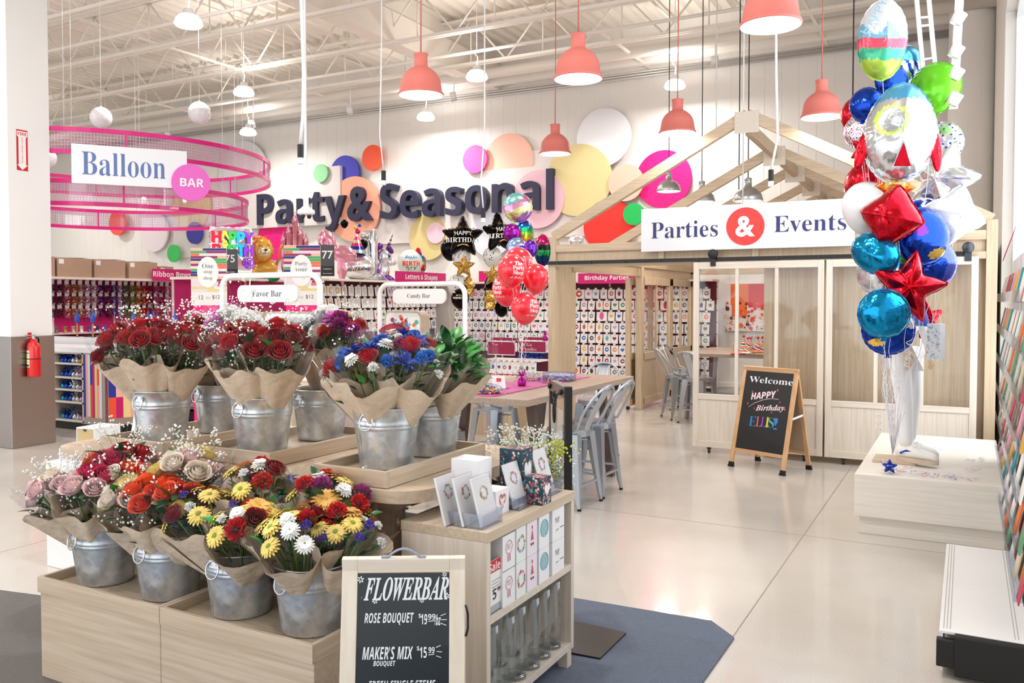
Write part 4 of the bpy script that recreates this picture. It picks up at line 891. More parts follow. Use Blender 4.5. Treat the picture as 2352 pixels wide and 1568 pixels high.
# low crate: pink and magenta roses
bq(6, 205, .25, .40, .13, ['pink_rose', 'cream_rose', 'pink_rose'], 'pale pink rose bouquet hanging furthest out of the low crate', 11, gy=40, lw=(1, 2))
bq(6, 285, .08, .44, .125, ['magenta_rose', 'magenta_rose', 'pink_rose'], 'magenta rose bouquet in the first low bucket', 10, gy=26, lw=(0, 2, 3))
bq(6, 90, .10, .52, .12, ['magenta_rose', 'red_rose', 'orange_rose'], 'magenta and coral rose bouquet at the back of the first low bucket', 10, gy=34)
bq(6, 20, .15, .46, .12, ['orange_rose', 'pink_rose', 'cream_rose'], 'peach and pink rose bouquet between the first two low buckets', 10, gy=24)
bq(7, 215, .19, .42, .115, ['yellow_rose', 'yellow_rose', 'cream_rose'], 'pale yellow rose bouquet leaning towards the magenta roses', 10, gy=18, lw=(0, 1, 2))
bq(7, 275, .08, .43, .125, ['orange_rose'], 'bright orange rose bouquet in the second low bucket', 12, gy=24, lw=(1, 0))
bq(7, 345, .19, .43, .12, ['orange_rose', 'red_carnation', 'dark_rose', 'yellow_daisy'], 'orange and red bouquet leaning towards the daisies', 11, gy=6)
bq(7, 85, .12, .52, .13, ['cream_rose', 'pink_rose', 'yellow_rose'], 'cream rose bouquet with baby\'s breath at the back of the low crate', 12, gy=60)
# low crate: yellow daisies
bq(8, 205, .20, .42, .13, MIX[4:]+MIX[:2], 'daisy bouquet tilting in its paper over the third low bucket', 15, leaves=8, twist=.6)
bq(8, 330, .17, .40, .14, MIX, 'daisy bouquet hanging forward between the last two low buckets', 18, leaves=12, lw=(0, 3, 1))
bq(8, 90, .14, .52, .14, MIX[2:]+MIX[:2], 'yellow daisy and purple statice bouquet at the back of the third bucket', 16, leaves=8)
bq(9, 275, .09, .40, .145, ['yellow_daisy', 'red_carnation', 'yellow_daisy', 'white_daisy', 'dark_rose', 'yellow_daisy', 'purple_statice', 'gold_daisy'], 'daisy bouquet with big glossy leaves in the last low bucket', 20, leaves=16, lw=(0, 3, 1))
bq(9, 10, .20, .40, .12, ['gold_daisy', 'yellow_daisy', 'white_button', 'red_carnation', 'purple_statice'], 'daisy bouquet leaning out beside the chalkboard', 13, leaves=8, lw=(0, 3))
bq(9, 95, .14, .50, .14, ['gold_daisy', 'white_daisy', 'yellow_daisy', 'red_carnation', 'purple_mum', 'yellow_daisy'], 'golden sunflower bouquet at the back of the last low bucket', 16, leaves=8)
# ================================================================ card shelf, chalkboards, hanger stand
UX0, UX1, UY0, UY1, UH = -1.946, -1.552, 2.692, 3.483, .80
u = empty('card_shelf', ((UX0+UX1)/2, (UY0+UY1)/2, .009), 'pale wood shelf unit on legs with cards on top and boxes inside', 'shelf unit')
b_ = lambda: B(); ux, uy = (UX1-UX0)/2, (UY1-UY0)/2; z9 = .009
B().box((-ux, -uy, UH-z9-.04), (ux, uy, UH-z9)).obj('top_board', WOODY, u, bevel=.002)
for s in (-1, 1): B().box((-ux+.004, s*uy-(.03 if s > 0 else 0), .075), (ux-.004, s*uy+(0 if s > 0 else .03), UH-z9-.04)).obj('side', WOODL, u, bevel=.0015)
B().box((-ux+.004, -uy+.03, .075), (-ux+.02, uy-.03, UH-z9-.04)).obj('back_board', WOODL, u)
for z in (.075, .435): B().box((-ux+.02, -uy+.03, z), (ux-.006, uy-.03, z+.03)).obj('shelf', WOODLX, u, bevel=.001)
for x in (-1, 1):
    for y in (-1, 1): B().box((x*(ux-.03)-.022, y*(uy-.04)-.022, 0), (x*(ux-.03)+.022, y*(uy-.04)+.022, .075)).obj('leg', WOODL, u)
b = B(); b.T = Matrix.Translation((0, uy-.0305, 0)) @ Matrix.Rotation(pi/2, 4, 'X')
for i in range(5): b.cyl((ux-.06, .18+.045*i, -.0005), .0025, .001, 8); b.cyl((-ux+.07, .18+.045*i, -.0005), .0025, .001, 8)
b.obj('pin_holes', BLACKM, u)
FLO = [mat('print_%d' % i, c, .6) for i, c in enumerate(('e87a94', 'f2b4a4', '7fae8e', 'd8566e', '9cb8d8', 'f0cf8a'))]
def wreath(b, c, r, n, rr, fx, fy, heart=False, off=0):
    """little printed blossoms in a ring or heart on a flat face"""
    for i in range(n):
        a = 2*pi*i/n; x, y = (math.cos(a), math.sin(a)) if not heart else (.95*math.sin(a)**3, (13*math.cos(a)-5*math.cos(2*a)-2*math.cos(3*a)-math.cos(4*a))/15)
        p = Vector(c)+Vector(fx)*(r*x+rr.uniform(-.12, .12)*r)+Vector(fy)*(r*y+rr.uniform(-.12, .12)*r); q = r*rr.uniform(.12, .26); nz = Vector(fx).cross(Vector(fy)); p = p+nz*(.0006+.00002*i)
        b.add([p+Vector(fx)*(q*math.cos(2*pi*k/7))+Vector(fy)*(q*math.sin(2*pi*k/7)) for k in range(7)], [tuple(range(7))], rr.randrange(6))
def carton(loc, sx, sy, sz, lab, face='+x', pr='wreath', col='f3f3f6', rz=0, cat='gift box', group=None, name='gift_box', seed=1):
    e = empty(name, loc, lab, cat, group, rz); rr = random.Random(seed)
    B().box((-sx/2, -sy/2, 0), (sx/2, sy/2, sz)).obj('carton', mat('carton_'+col, col, .5), e, bevel=.001)
    fx, fy = ((0, 1, 0), (0, 0, 1)); c = (sx/2, 0, sz*.55)
    b = B()
    if pr == 'heart': wreath(b, c, min(sy, sz)*.27, 26, rr, fx, fy, True); b.obj('printed_wreath', FLO, e)
    elif pr == 'text':
        for i, (t, w_, z) in enumerate(pr_text[seed % len(pr_text)]): lettering(t, [INK, mat('print_0'), mat('teal_ink', '45a3b0', .6), mat('red_ink', 'b0304c', .6)][i % 4 if seed % 2 else (i+2) % 4], e, frame((sx/2+.0006, 0, sz*z), fx, (1, 0, 0)), w=sy*w_, style='script' if i == 0 else None, name='print')
    return e
pr_text = [[('Happy', .6, .75), ('Hearts', .35, .45), ('set', .2, .25)], [('Mr', .4, .7), ('Mrs', .4, .5), ('box', .25, .3)]]
# acrylic riser with three cello-wrapped cards
def cardpack(x, y, lab, lean=.3, w=.125, h=.19, d=.012, col='f6f5f4', group='cards in clear holders', seed=1, pr=True, z=UH):
    """card facing +x, leaning back"""
    e = empty('greeting_card', (x, y, z+.004), lab, 'greeting card', group); rr = random.Random(seed)
    T = Matrix.Rotation(-lean, 4, 'Y'); b = B(); b.T = T; b.box((-d, -w/2, 0), (0, w/2, h)); b.obj('card', mat('card_'+col, col, .6), e, bevel=.001)
    b = B(); b.T = T
    wreath(b, (0.001, 0, h*.66), h*.12, 16, rr, (0, 1, 0), (0, 0, 1))
    for i in range(8): q = rr.random()*6; b.add([Vector((.0012, h*.1*math.cos(q), h*.66+h*.1*math.sin(q))), Vector((.0012, h*.17*math.cos(q+.2), h*.66+h*.17*math.sin(q+.2))), Vector((.0012, h*.17*math.cos(q-.1), h*.66+h*.14*math.sin(q-.1)))], [(0, 1, 2)], 2)
    b.obj('printed_flowers', FLO, e)
    b = B(); b.T = T; b.box((-d-.001, -w/2-.003, -.001), (.0022, w/2+.003, h+.006)); b.obj('cello_sleeve', CELLO, e); return e
for i, (x, y, l) in enumerate(((-1.60, 2.80, 'wrapped card with a rose posy, frontmost in the clear riser'), (-1.665, 2.775, 'wrapped card standing second in the clear riser'), (-1.73, 2.75, 'wrapped card at the back of the clear riser'))): cardpack(x, y, l, .26, .13, .185, .01, seed=i)
def riser(x, y, w, d, h, lab):
    e = empty('acrylic_riser', (x, y, UH), lab, 'card holder', 'clear card holders on the shelf')
    b = B().box((-d, -w/2, 0), (0, w/2, .003)).box((-.003, -w/2, 0), (0, w/2, h)).box((-d, -w/2, 0), (0, -w/2+.003, h)).box((-d, w/2-.003, 0), (0, w/2, h))
    for i in range(1, 3): b.box((-d*i/3-.002, -w/2, 0), (-d*i/3, w/2, h*.8))
    b.obj('holder', ACR, e)
riser(-1.585, 2.79, .15, .17, .055, 'clear acrylic riser holding three wrapped cards at the shelf corner')
carton((-1.70, 2.965, UH), .12, .11, .10, 'white keepsake box with a floral heart, lower of the stack', pr='heart', seed=3)
carton((-1.75, 2.985, UH+.1005), .12, .105, .098, 'white keepsake box with a floral heart, stacked on top', pr='heart', seed=4) if False else carton((-1.80, 2.99, UH), .13, .11, .21, 'tall white keepsake box with a floral heart behind the short one', pr='heart', seed=4)
cardpack(-1.625, 3.10, 'white thank you card leaning in the middle holder', .3, .125, .185, .008, seed=7); riser(-1.60, 3.10, .135, .08, .05, 'clear acrylic holder in the middle of the shelf')
def floral(loc, sx, sy, sz, lab, seed):
    e = empty('floral_box', loc, lab, 'gift box', 'navy floral boxes'); rr = random.Random(seed)
    B().box((-sx/2, -sy/2, 0), (sx/2, sy/2, sz)).obj('carton', mat('navy_floral', '21404f', .5), e, bevel=.001)
    b = B()
    for c, fx, fy, w, h in (((sx/2, 0, sz/2), (0, 1, 0), (0, 0, 1), sy, sz), ((0, -sy/2, sz/2), (1, 0, 0), (0, 0, 1), sx, sz), ((0, 0, sz), (1, 0, 0), (0, 1, 0), sx, sy)):
        fx, fy = Vector(fx), Vector(fy); nz = fx.cross(fy)
        for i in range(90):
            u, v = rr.uniform(-.46, .46)*w, rr.uniform(-.46, .46)*h; p = Vector(c)+fx*u+fy*v+nz*(.0004+.000004*i); q = .0035+.005*rr.random(); a = rr.random()*3; k = rr.randrange(6)
            if k in (2, 4): b.add([p+fx*(q*1.6*math.cos(a))+fy*(q*1.6*math.sin(a)), p+fx*(q*.5*math.cos(a+1.57))+fy*(q*.5*math.sin(a+1.57)), p-fx*(q*1.6*math.cos(a))-fy*(q*1.6*math.sin(a)), p-fx*(q*.5*math.cos(a+1.57))-fy*(q*.5*math.sin(a+1.57))], [(0, 1, 2, 3)], k)
            else: b.add([p+fx*(q*(1 if t % 2 else .55)*math.cos(a+2*pi*t/10))+fy*(q*(1 if t % 2 else .55)*math.sin(a+2*pi*t/10)) for t in range(10)], [tuple(range(10))], k)
    b.obj('printed_blossom', [FLO[1], FLO[0], FLO[2], mat('print_cream', 'f2e6d2', .6), mat('print_blue', '4f86a8', .6), FLO[3]], e)
    b = B(); pts = [(sx/2+.0016, .95*math.sin(t)**3*sy*.34, sz*.56+sz*.24*(13*math.cos(t)-5*math.cos(2*t)-2*math.cos(3*t)-math.cos(4*t))/15) for t in [2*pi*i/30 for i in range(30)]]
    b.add(pts, [tuple(range(30))]); b.obj('white_heart', PAPER, e)
floral((-1.71, 3.215, UH), .11, .10, .225, 'tall navy box printed with flowers and a white heart', 8)
floral((-1.60, 3.20, UH), .09, .085, .115, 'small navy box printed with flowers, in front of the tall one', 9)
cardpack(-1.625, 3.37, 'white card with a pink posy leaning at the far end of the shelf', .3, .13, .2, .008, seed=12); cardpack(-1.665, 3.375, 'yellow edged card just behind the far card', .3, .13, .205, .008, 'f0e6b4', seed=13); riser(-1.60, 3.38, .14, .1, .055, 'clear acrylic holder at the far end of the shelf')
# shelf contents: white boxes in two layers
z0 = .474
SB = [(2.872, .105, 'f1f2f5', 'badge'), (2.975, .085, 'edf1f0', 'spring'), (3.072, .095, 'eee6ee', 'lilac'), (3.185, .10, 'f2f3f6', 'teal'), (3.325, .125, 'f4f4f6', 'memories')]
for i, (y, w, c, nm) in enumerate(SB):
    for k in range(2):
        e = empty('craft_box', (-1.68, y, z0+.1415*k), {'badge': 'white box with a red rosette print', 'spring': 'pale box with pastel print', 'lilac': 'lilac sided box with red figure print', 'teal': 'white box with a round teal print', 'memories': 'wide white box with handwritten print'}[nm]+(', upper of its pair on the shelf' if k else ', lower of its pair on the shelf'), 'box', 'white craft boxes in the shelf')
        h = .14 if i else .135; B().box((-.14, -w/2+.002, 0), (.12, w/2-.002, h)).obj('carton', mat('carton_'+c, c, .5), e, bevel=.001)
        F = lambda z, y_=0: frame((.1206, y_, z), (0, 1, 0), (1, 0, 0))
        if nm == 'badge':
            b = B(); b.T = F(.085); b.tube([(.026*math.cos(t)*(1+.08*math.cos(12*t)), .026*math.sin(t)*(1+.08*math.cos(12*t)), 0) for t in [2*pi*j/48 for j in range(48)]], .0012, 5, closed=True); b.box((-.012, -.055, 0), (-.004, -.028, .0006)).box((.004, -.055, 0), (.012, -.028, .0006)); b.obj('printed_rosette', mat('rosette_ink', 'c88894', .6), e)
            lettering('BEST\nDAY', mat('rosette_ink'), e, F(.087), w=.03, name='print')
        elif nm == 'teal':
            b = B(); b.T = F(.085)
            for j in range(9): yy = -.028+.007*j; xx = math.sqrt(max(0, .034**2-yy*yy)); b.box((-xx, yy-.0016, 0), (xx, yy+.0016, .0006))
            b.tube([(.036*math.cos(t), .036*math.sin(t), 0) for t in [2*pi*j/36 for j in range(36)]], .0014, 5, closed=True); b.obj('printed_roundel', mat('teal_ink', '3c9fae', .6), e)
        elif nm == 'lilac':
            b = B(); b.T = F(.085); b.ball((0, .03, 0), (.006, .008, .0006), 10, 4); b.add([(-.012, -.022, .0008), (.012, -.022, .0008), (0, .022, .0008)], [(0, 1, 2)]); b.obj('printed_figure', mat('red_ink', 'c85a78', .6), e)
            lettering('\u2665\u2665', mat('heart_ink', '9a1c3c', .6), e, F(.045), w=.03, name='print')
        elif nm == 'memories':
            lettering('MADE\nFOR', INK, e, F(.09, -.012), w=.05, style='ital', name='print'); lettering('you', mat('teal_ink'), e, F(.045, -.012), w=.028, style='script', name='print'); b = B(); b.T = F(.05, .035); b.box((-.018, 0, 0), (.018, .003, .0006)); b.obj('print_line', INK, e)
        else:
            b = B(); rr = random.Random(i+k); wreath(b, (.1205, 0, .07), .03, 24, rr, (0, 1, 0), (0, 0, 1)); b.obj('printed_blossom', FLO, e)
# sale price sign in an acrylic holder
e = empty('price_sign', (-1.57, 2.775, z0), 'red and white sale price sign at the near end of the shelf', 'price sign')
B().box((-.004, -.05, .004), (0, .06, .20)).obj('card', PAPER, e); B().box((.0002, -.05, .155), (.0008, .06, .20)).obj('red_band', mat('sale_red', 'd22038', .5), e)
F = lambda y, z: frame((.0014, y, z), (0, 1, 0), (1, 0, 0))
lettering('Sale', PAPER, e, F(.0, .177), w=.085, style='sans', name='lettering'); lettering('5', INK, e, F(.0, .07), h=.04, style='sans'); lettering('99', INK, e, F(.032, .082), h=.016, style='sans')
b = B(); [b.box((.0002, -.02, .12-.012*i), (.0007, .045-.01*(i % 2), .123-.012*i)) for i in range(4)]; b.obj('small_print', mat('grey_ink', '9a9aa4', .6), e)
B().box((-.006, -.055, 0), (.003, .065, .004)).box((.0012, -.055, 0), (.003, .065, .03)).obj('acrylic_foot', ACR, e)
# tall glass cylinder vases
def vase(y, x, lab, r=.05, h=.30, proto=[None]):
    if proto[0]:
        o = dup(proto[0]); o.location = (x, y, .114); o['label'] = lab; return
    e = empty('glass_vase', (x, y, .114), lab, 'vase', 'tall glass vases in the shelf'); proto[0] = e
    B().lathe([(0, 0), (r, 0), (r+.001, .01), (r, h), (r-.003, h)], 32).obj('glass', glassy('vase_glass', 'fbfdfe', .08, .985), e)
    B().lathe([(r-.005, .012), (r*.7, .02), (0, .014)], 24).obj('thick_base', glassy('vase_base', 'e8f0f2', .4, .9), e)
for i, (y, x) in enumerate(((2.80, -1.62), (2.915, -1.61), (3.03, -1.62), (3.145, -1.615), (3.26, -1.62), (3.375, -1.625))): vase(y, x, ['tall glass cylinder vase at the near end of the bottom shelf', 'second tall glass vase from the near end of the shelf', 'third tall glass vase from the near end of the shelf', 'fourth tall glass vase, past the middle of the shelf', 'fifth tall glass vase, next to last on the shelf', 'tall glass cylinder vase against the far side panel'][i])
for i, y in enumerate((2.86, 2.98, 3.1, 3.22)): vase(y, -1.75, 'tall glass vase in the back row, %s' % ['nearest the chalkboard', 'second from the chalkboard', 'third from the chalkboard', 'furthest from the chalkboard'][i])
# gypsophila and eucalyptus bunch standing behind the cards
e = bouquet((-1.95, 3.62, .52), (-1.86, 3.66, .94), .2, ['white_button'], 'loose white gypsophila and eucalyptus bunch behind the cards', 2, leaves=26, gy=230, lw=(2, 2), cel=False, paper=.7, group='loose bunches')
tag(B().lathe([(0, 0), (.08, 0), (.1, .3), (.105, .3), (.085, -.0), (0, .004)], 28, (0, 0, 0)).obj('flower_pail', ZINC, loc=(-1.95, 3.63, .49)), 'small zinc pail with gypsophila behind the card shelf', 'pail')
tag(B().box((-2.12, 3.5, .009), (-1.8, 3.75, .489)).obj('wood_riser', WOOD, bevel=.003), 'pale wood riser behind the card shelf', 'riser')
b = B(); rr = random.Random(8)
for i in range(120):
    t = rr.random(); a = rr.random()*6.3; c = Vector((-1.72+.09*t*math.cos(a)+.02*(i % 3), 3.62+.06*t*math.sin(a), .90+.10*rr.random())); b.ball(c, .006, 5, 3)
for i in range(5): b.tube([(-1.9, 3.62, .6), (-1.76+.02*i, 3.62, .85), (-1.72+.02*i, 3.63, .99)], .002, 4)
tag(b.obj('solidago_sprig', mat('solidago', 'd2d85a', .6)), 'yellow green sprig beside the gypsophila', 'flower sprig')
# ---------------------------------------------------------------- flower bar chalkboard (A-frame)
PINE = wood('pale_pine', 'e6d9c6', 'f0e6d8', 'z', .5); PINEX = wood('pale_pine_x', 'e6d9c6', 'f0e6d8', 'x', .5); OAKZ = wood('honey_oak', 'c89a6c', 'd8ae82', 'z', .6); OAKX = wood('honey_oak_x', 'c89a6c', 'd8ae82', 'x', .6)
SLATE = mat('slate_blue_black', '1c262e', .28, coat=.3); SLATE2 = mat('chalkboard_black', '18181a', .5); CHALK = mat('chalk_white', 'eef3f8', .8)
def aframe(o, ex, ey, w, H, tilt, fw, lab, pz, px_, board, legs, name='chalkboard_stand'):
    """two hinged frames; x = ex, front leans back by tilt; returns root and face matrix (origin mid bottom of the front frame)"""
    M = frame(o, ex, (0, 0, 1)); e = empty(name, o, lab, 'chalkboard', None, M=M)
    fr = []
    for s, nm in ((1, 'front_frame'), (-1, 'rear_frame')):
        T = Matrix.Translation((0, 0 if s > 0 else 2*H*math.tan(tilt), 0)) @ Matrix.Rotation(-s*tilt, 4, 'X'); Hs = H/math.cos(tilt)
        b = B(); b.T = T; d = .02
        y0 = -.001 if s > 0 else -d+.001
        for x in (-w/2, w/2-fw): b.box((x, y0, .012 if legs else .0), (x+fw, y0+d, Hs))
        f = b.obj(nm, pz, e, bevel=.002)
        lo = .16*H if legs else .04
        b = B(); b.T = T; b.box((-w/2+fw, y0, Hs-fw), (w/2-fw, y0+d, Hs)).box((-w/2+fw, y0, lo), (w/2-fw, y0+d, lo+fw*.75)); b.obj('rail', px_, f, bevel=.002)
        b = B(); b.T = T; b.box((-w/2+fw-.004, y0+.006, lo+.01), (w/2-fw+.004, y0+d-.006, Hs-fw+.004)); b.obj('board', board if s > 0 else mat('hardboard', 'b39a80', .7), f)
        if legs:
            for x in (-w/2, w/2-fw):
                b = B(); b.T = T; b.box((x-.003, y0-.003, .012), (x+fw+.003, y0+d+.003, .05)); b.box((x-.006, y0-.006, .0), (x+fw+.006, y0+d+.006, .02)); b.obj('foot_cap', RUBBER, f)
        if s > 0: FT = T
    return e, FT, Hs
# face frame helper: chalk plane just in front of the board
tl, tr = Vector((-1.837, 2.211, .8)), Vector((-1.482, 2.418, .8)); exv = (tr-tl).normalized(); w = (tr-tl).length; H = .80; ti = .2
back = Vector((-exv.y, exv.x, 0)); mid = (tl+tr)/2
o = mid-back*(H*math.tan(ti)); o.z = .0095
fb, FT, Hs = aframe(o, exv, None, w, H-.0095, ti, .052, 'whitewashed A-frame chalkboard advertising the flower bar', PINE, PINEX, SLATE, False)
CF = lambda x, z: FT @ frame((x, -.0006+.004, z), (1, 0, 0), (0, -1, 0))
def chalk(e, body, x0, x1, z0, z1, m=CHALK, style='slant', off=0, shear=0, CFn=None): return lettering(body, m, e, CFn((x0+x1)/2, (z0+z1)/2), w=x1-x0, h=z1-z0, style=style, off=off, shear=shear)
# positions on the board measured from the frame: board spans 24 cm of pixels
def PX(px, py):  # photo pixel on the tilted board -> board x, z
    M = fb.matrix_world @ FT; n = M.to_3x3() @ Vector((0, -1, 0)); p0 = M @ Vector((0, .0, 0)); r = at(px, py, D=1)-Vector((0, 0, CAMZ)); t = (p0-Vector((0, 0, CAMZ))).dot(n)/r.dot(n); q = M.inverted() @ (Vector((0, 0, CAMZ))+r*t); return q.x, q.z
bpy.context.view_layer.update()
def cpx(body, ax, ay, bx, by, style='slant', off=0, shear=0, m=CHALK):
    x0, z1 = PX(ax, ay); x1, z0 = PX(bx, by); chalk(fb, body, x0, x1, z0, z1, m, style, off, shear, CF)
cpx('FLOWERBAR', 838, 1326, 1030, 1378, 'itals', .012, .08)
cpx('ROSE BOUQUET', 837, 1408, 950, 1435); cpx('$', 961, 1409, 967, 1420); cpx('19', 967, 1410, 981, 1434); cpx('99', 983, 1410, 1000, 1423); cpx('/bz', 998, 1411, 1012, 1436)
cpx("MAKER'S MIX", 832, 1486, 948, 1514); cpx('BOUQUET', 857, 1518, 908, 1532); cpx('$', 957, 1484, 963, 1495); cpx('15', 964, 1486, 980, 1511); cpx('99', 984, 1486, 998, 1500); cpx('FRESH SINGLE STEMS', 846, 1564, 1000, 1580)
b = B(); b.T = FT
def stroke(ax, ay, bx, by, w=.0022):
    p, q = PX(ax, ay), PX(bx, by); b.bar((p[0], .0025, p[1]), (q[0], .0025, q[1]), w, .001, up=(0, 1, 0))
for s in ((1012, 1414, 1024, 1409), (1013, 1423, 1026, 1423), (1012, 1431, 1025, 1436), (1001, 1487, 1012, 1482), (1003, 1496, 1015, 1497), (1002, 1506, 1013, 1510), (984, 1504, 998, 1502), (984, 1427, 999, 1425), (830, 1372, 831, 1373)): stroke(*s)
for px, py, r in ((828, 1331, .0125), (1021, 1319, .009), (1026, 1368, .011), (969, 1379, .0085), (861, 1380, .0105)):
    x, z = PX(px, py)
    for i in range(6):
        a = pi/3*i+.3; c, s = math.cos(a), math.sin(a); b.add([(x+r*(t*c-u*.22*s), .0024, z+r*(t*s+u*.22*c)) for t, u in ((.25, -.5), (.7, -1), (1, 0), (.7, 1), (.25, .5))], [(0, 1, 2, 3, 4)])
b.obj('chalk_flowers', CHALK, fb)
b = B(); b.tube([(-.055+.11*i/12, H*math.tan(ti)-.01, H-.01+.028*math.sin(pi*i/12)) for i in range(13)], .0045, 6); hd = b.obj('handle', mat('grey_handle', '9aa2b4', .4), fb)
b = B(); [b.box((x-.012, H*math.tan(ti)-.018, H-.013), (x+.012, H*math.tan(ti)+.0, H-.006)) for x in (-.062, .062)]; b.obj('handle_mounts', mat('grey_handle'), hd)
b = B(); b.tube([(w/2+.003, H*math.tan(ti)*.72-.01, H*.80), (w/2+.01, H*math.tan(ti)*.72, H*.76), (w/2+.01, H*math.tan(ti)*.72, H*.70), (w/2+.003, H*math.tan(ti)*.72-.01, H*.67)], .004, 6); b.obj('side_latch', BLACK, fb)
# ---------------------------------------------------------------- welcome chalkboard by the booth
f0, f1 = Vector((-2.061, 8.45, 0)), Vector((-1.534, 8.232, 0)); exv = (f1-f0).normalized(); w = (f1-f0).length+.06
H2 = 1.0; ti2 = .235
wb, FT2, Hs2 = aframe((f0+f1)/2, exv, None, w, H2, ti2, .045, 'honey oak A-frame chalkboard welcoming a birthday party', OAKZ, OAKX, SLATE2, True)
for s in (-1, 1): B().bar((s*(w/2-.01), H2*.52*math.tan(ti2), H2*.52), (s*(w/2-.01), 2*H2*math.tan(ti2)-H2*.56*math.tan(ti2), H2*.55), .004, .02).obj('spreader', WHITEM, wb)
bpy.context.view_layer.update()
fb_, FT_ = fb, FT; fb, FT = wb, FT2
CF = lambda x, z: FT2 @ frame((x, .0034, z), (1, 0, 0), (0, -1, 0))
def c2(body, ax, ay, bx, by, style, m, off=0, shear=0, rot=0):
    x0, z1 = PX(ax, ay); x1, z0 = PX(bx, by); lettering(body, m, wb, CF((x0+x1)/2, (z0+z1)/2) @ Matrix.Rotation(rot, 4, 'Z'), w=x1-x0, h=z1-z0, style=style, off=off, shear=shear)
CP = mat('chalk_pink', 'f6dfe6', .8); CC = mat('chalk_coral', 'ef6a6a', .8)
c2('Welcome!', 1722, 863, 1826, 886, 'serif', CHALK, -.006); c2('HAPPY', 1726, 897, 1781, 918, 'slant', CP, .01, .0, .16); c2('Birthday', 1737, 926, 1799, 950, 'itals', CP, .004, .12, .1)
for i, (c, col, xa, xb) in enumerate((('E', '2f86c8', 1722, 1735), ('L', 'e0656c', 1738, 1747), ('L', '9a4bc8', 1749, 1758), ('I', 'd8cf4a', 1759, 1765), ('S', '4ab0b4', 1766, 1776), ('!', '3f7fd0', 1778, 1784))): c2(c, xa, 955+i*.8, xb, 979+i*.8+(4 if c == '!' else 0), 'serif', mat('chalk_'+col, col, .8), -.012)
b = B(); b.T = FT2
P_ = [PX(x, y) for x, y in ((1719, 934), (1733, 925), (1752, 918), (1772, 915), (1788, 917))]; b.tube([(x, .0028, z) for x, z in P_], .0022, 5); b.obj('chalk_swoosh', CP, wb)
b = B(); b.T = FT2
for px, py, r in ((1728, 899, .016), (1786, 896, .02), (1717, 926, .018), (1732, 937, .012), (1791, 924, .014), (1802, 940, .018), (1772, 947, .014)):
    x, z = PX(px, py); b.add([(x+r*(1 if i % 2 == 0 else .28)*math.cos(pi*i/4+pi/2)*(.75 if i % 4 == 2 else 1), .0026, z+r*(1 if i % 2 == 0 else .28)*math.sin(pi*i/4+pi/2)) for i in range(8)], [tuple(range(8))])
b.obj('chalk_sparkles', CC, wb)
x, z = PX(1791, 1049); b = B(); b.T = FT2; b.box((x-.016, -.004, z-.008), (x+.016, -.001, z+.006)); b.obj('maker_plate', mat('plate_steel', 'c8c8c8', .3, .6), wb)
fb, FT = fb_, FT_
# ---------------------------------------------------------------- black hanger stand in front of the craft table
A = at(1272, 885, D=4.45); Bq = at(1300, 892, D=4.15)
e = empty('hanger_stand', (-1.655, 3.745, 0), 'black steel stand with a carabiner and a hanging clear plastic bag', 'display stand')
O = e.location
gx = at(1270, 900, Y=3.93).x - O.x; hx_ = at(1305, 895, Y=3.62).x - O.x
pA, pB = Vector((gx, 3.93-O.y, 0)), Vector((hx_, 3.62-O.y, 0)); zt = 1.255
dv = (pB-pA).normalized()
B().prism([(-.16, -.19), (.19, -.17), (.19, .17), (-.16, .19)], .0095, .018).obj('base_plate', mat('stand_plate', '2a2725', .3, .3), e, bevel=.003)
for p in (pA, pB): B().bar((p.x, p.y, .018), (p.x, p.y, zt), .034, .034, up=dv).obj('post', BLACK, e, bevel=.002)
B().bar((pA.x, pA.y, zt-.03), (pB.x, pB.y, zt-.03), .034, .055).obj('crossbar', mat('bar_bronze', '7a6e66', .4, .3), e, bevel=.002)
for p, k in ((pA, .04), (pB, -.05)):
    c = p+dv*k; nrm = Vector((dv.y, -dv.x, 0)); nrm = nrm if nrm.y < 0 else -nrm; b = B(); b.T = frame((c.x+nrm.x*.018, c.y+nrm.y*.018, zt-.03), dv, nrm); b.lathe([(0, .016), (.014, .014), (.016, .004), (.008, 0)], 16); b.obj('knob', BLACK, e)
b = B(); c = (pA+pB)/2; nrm = Vector((dv.y, -dv.x, 0)); nrm = nrm if nrm.y < 0 else -nrm; T = frame((c.x+nrm.x*.03, c.y+nrm.y*.03, 0), dv, nrm); b.T = T
b.tube([(-.05, zt-.045, -.01), (-.05, zt-.07, 0), (.0, zt-.085, 0), (.05, zt-.07, 0), (.05, zt-.045, -.01)], .004, 6); b.obj('hook', BLACK, e)
b = B(); b.T = T; b.tube([(.022*math.cos(a), zt-.14+(.048 if math.sin(a) > 0 else .055)*math.sin(a), .0) for a in [2*pi*i/22 for i in range(22)]], .0052, 7, closed=True); b.obj('carabiner', BLACK, e)
b = B(); vs = []
wv = (pB-pA).length/2-.045
for i in range(13):
    for j in range(7):
        u = j/6*2-1; z = zt-.12-.9*i/12; vs.append((u*wv*(.96+.04*math.cos(i)), z, -.012+.008*math.sin(5*u+i*.7)*(.3+i/12)))
b.T = T; b.add(vs, [(i*7+j, i*7+j+1, (i+1)*7+j+1, (i+1)*7+j) for i in range(12) for j in range(6)], 0, True); b.obj('clear_bag', mat('milky_film', 'eef0ec', .25, alpha=.62, coat=.3), e)
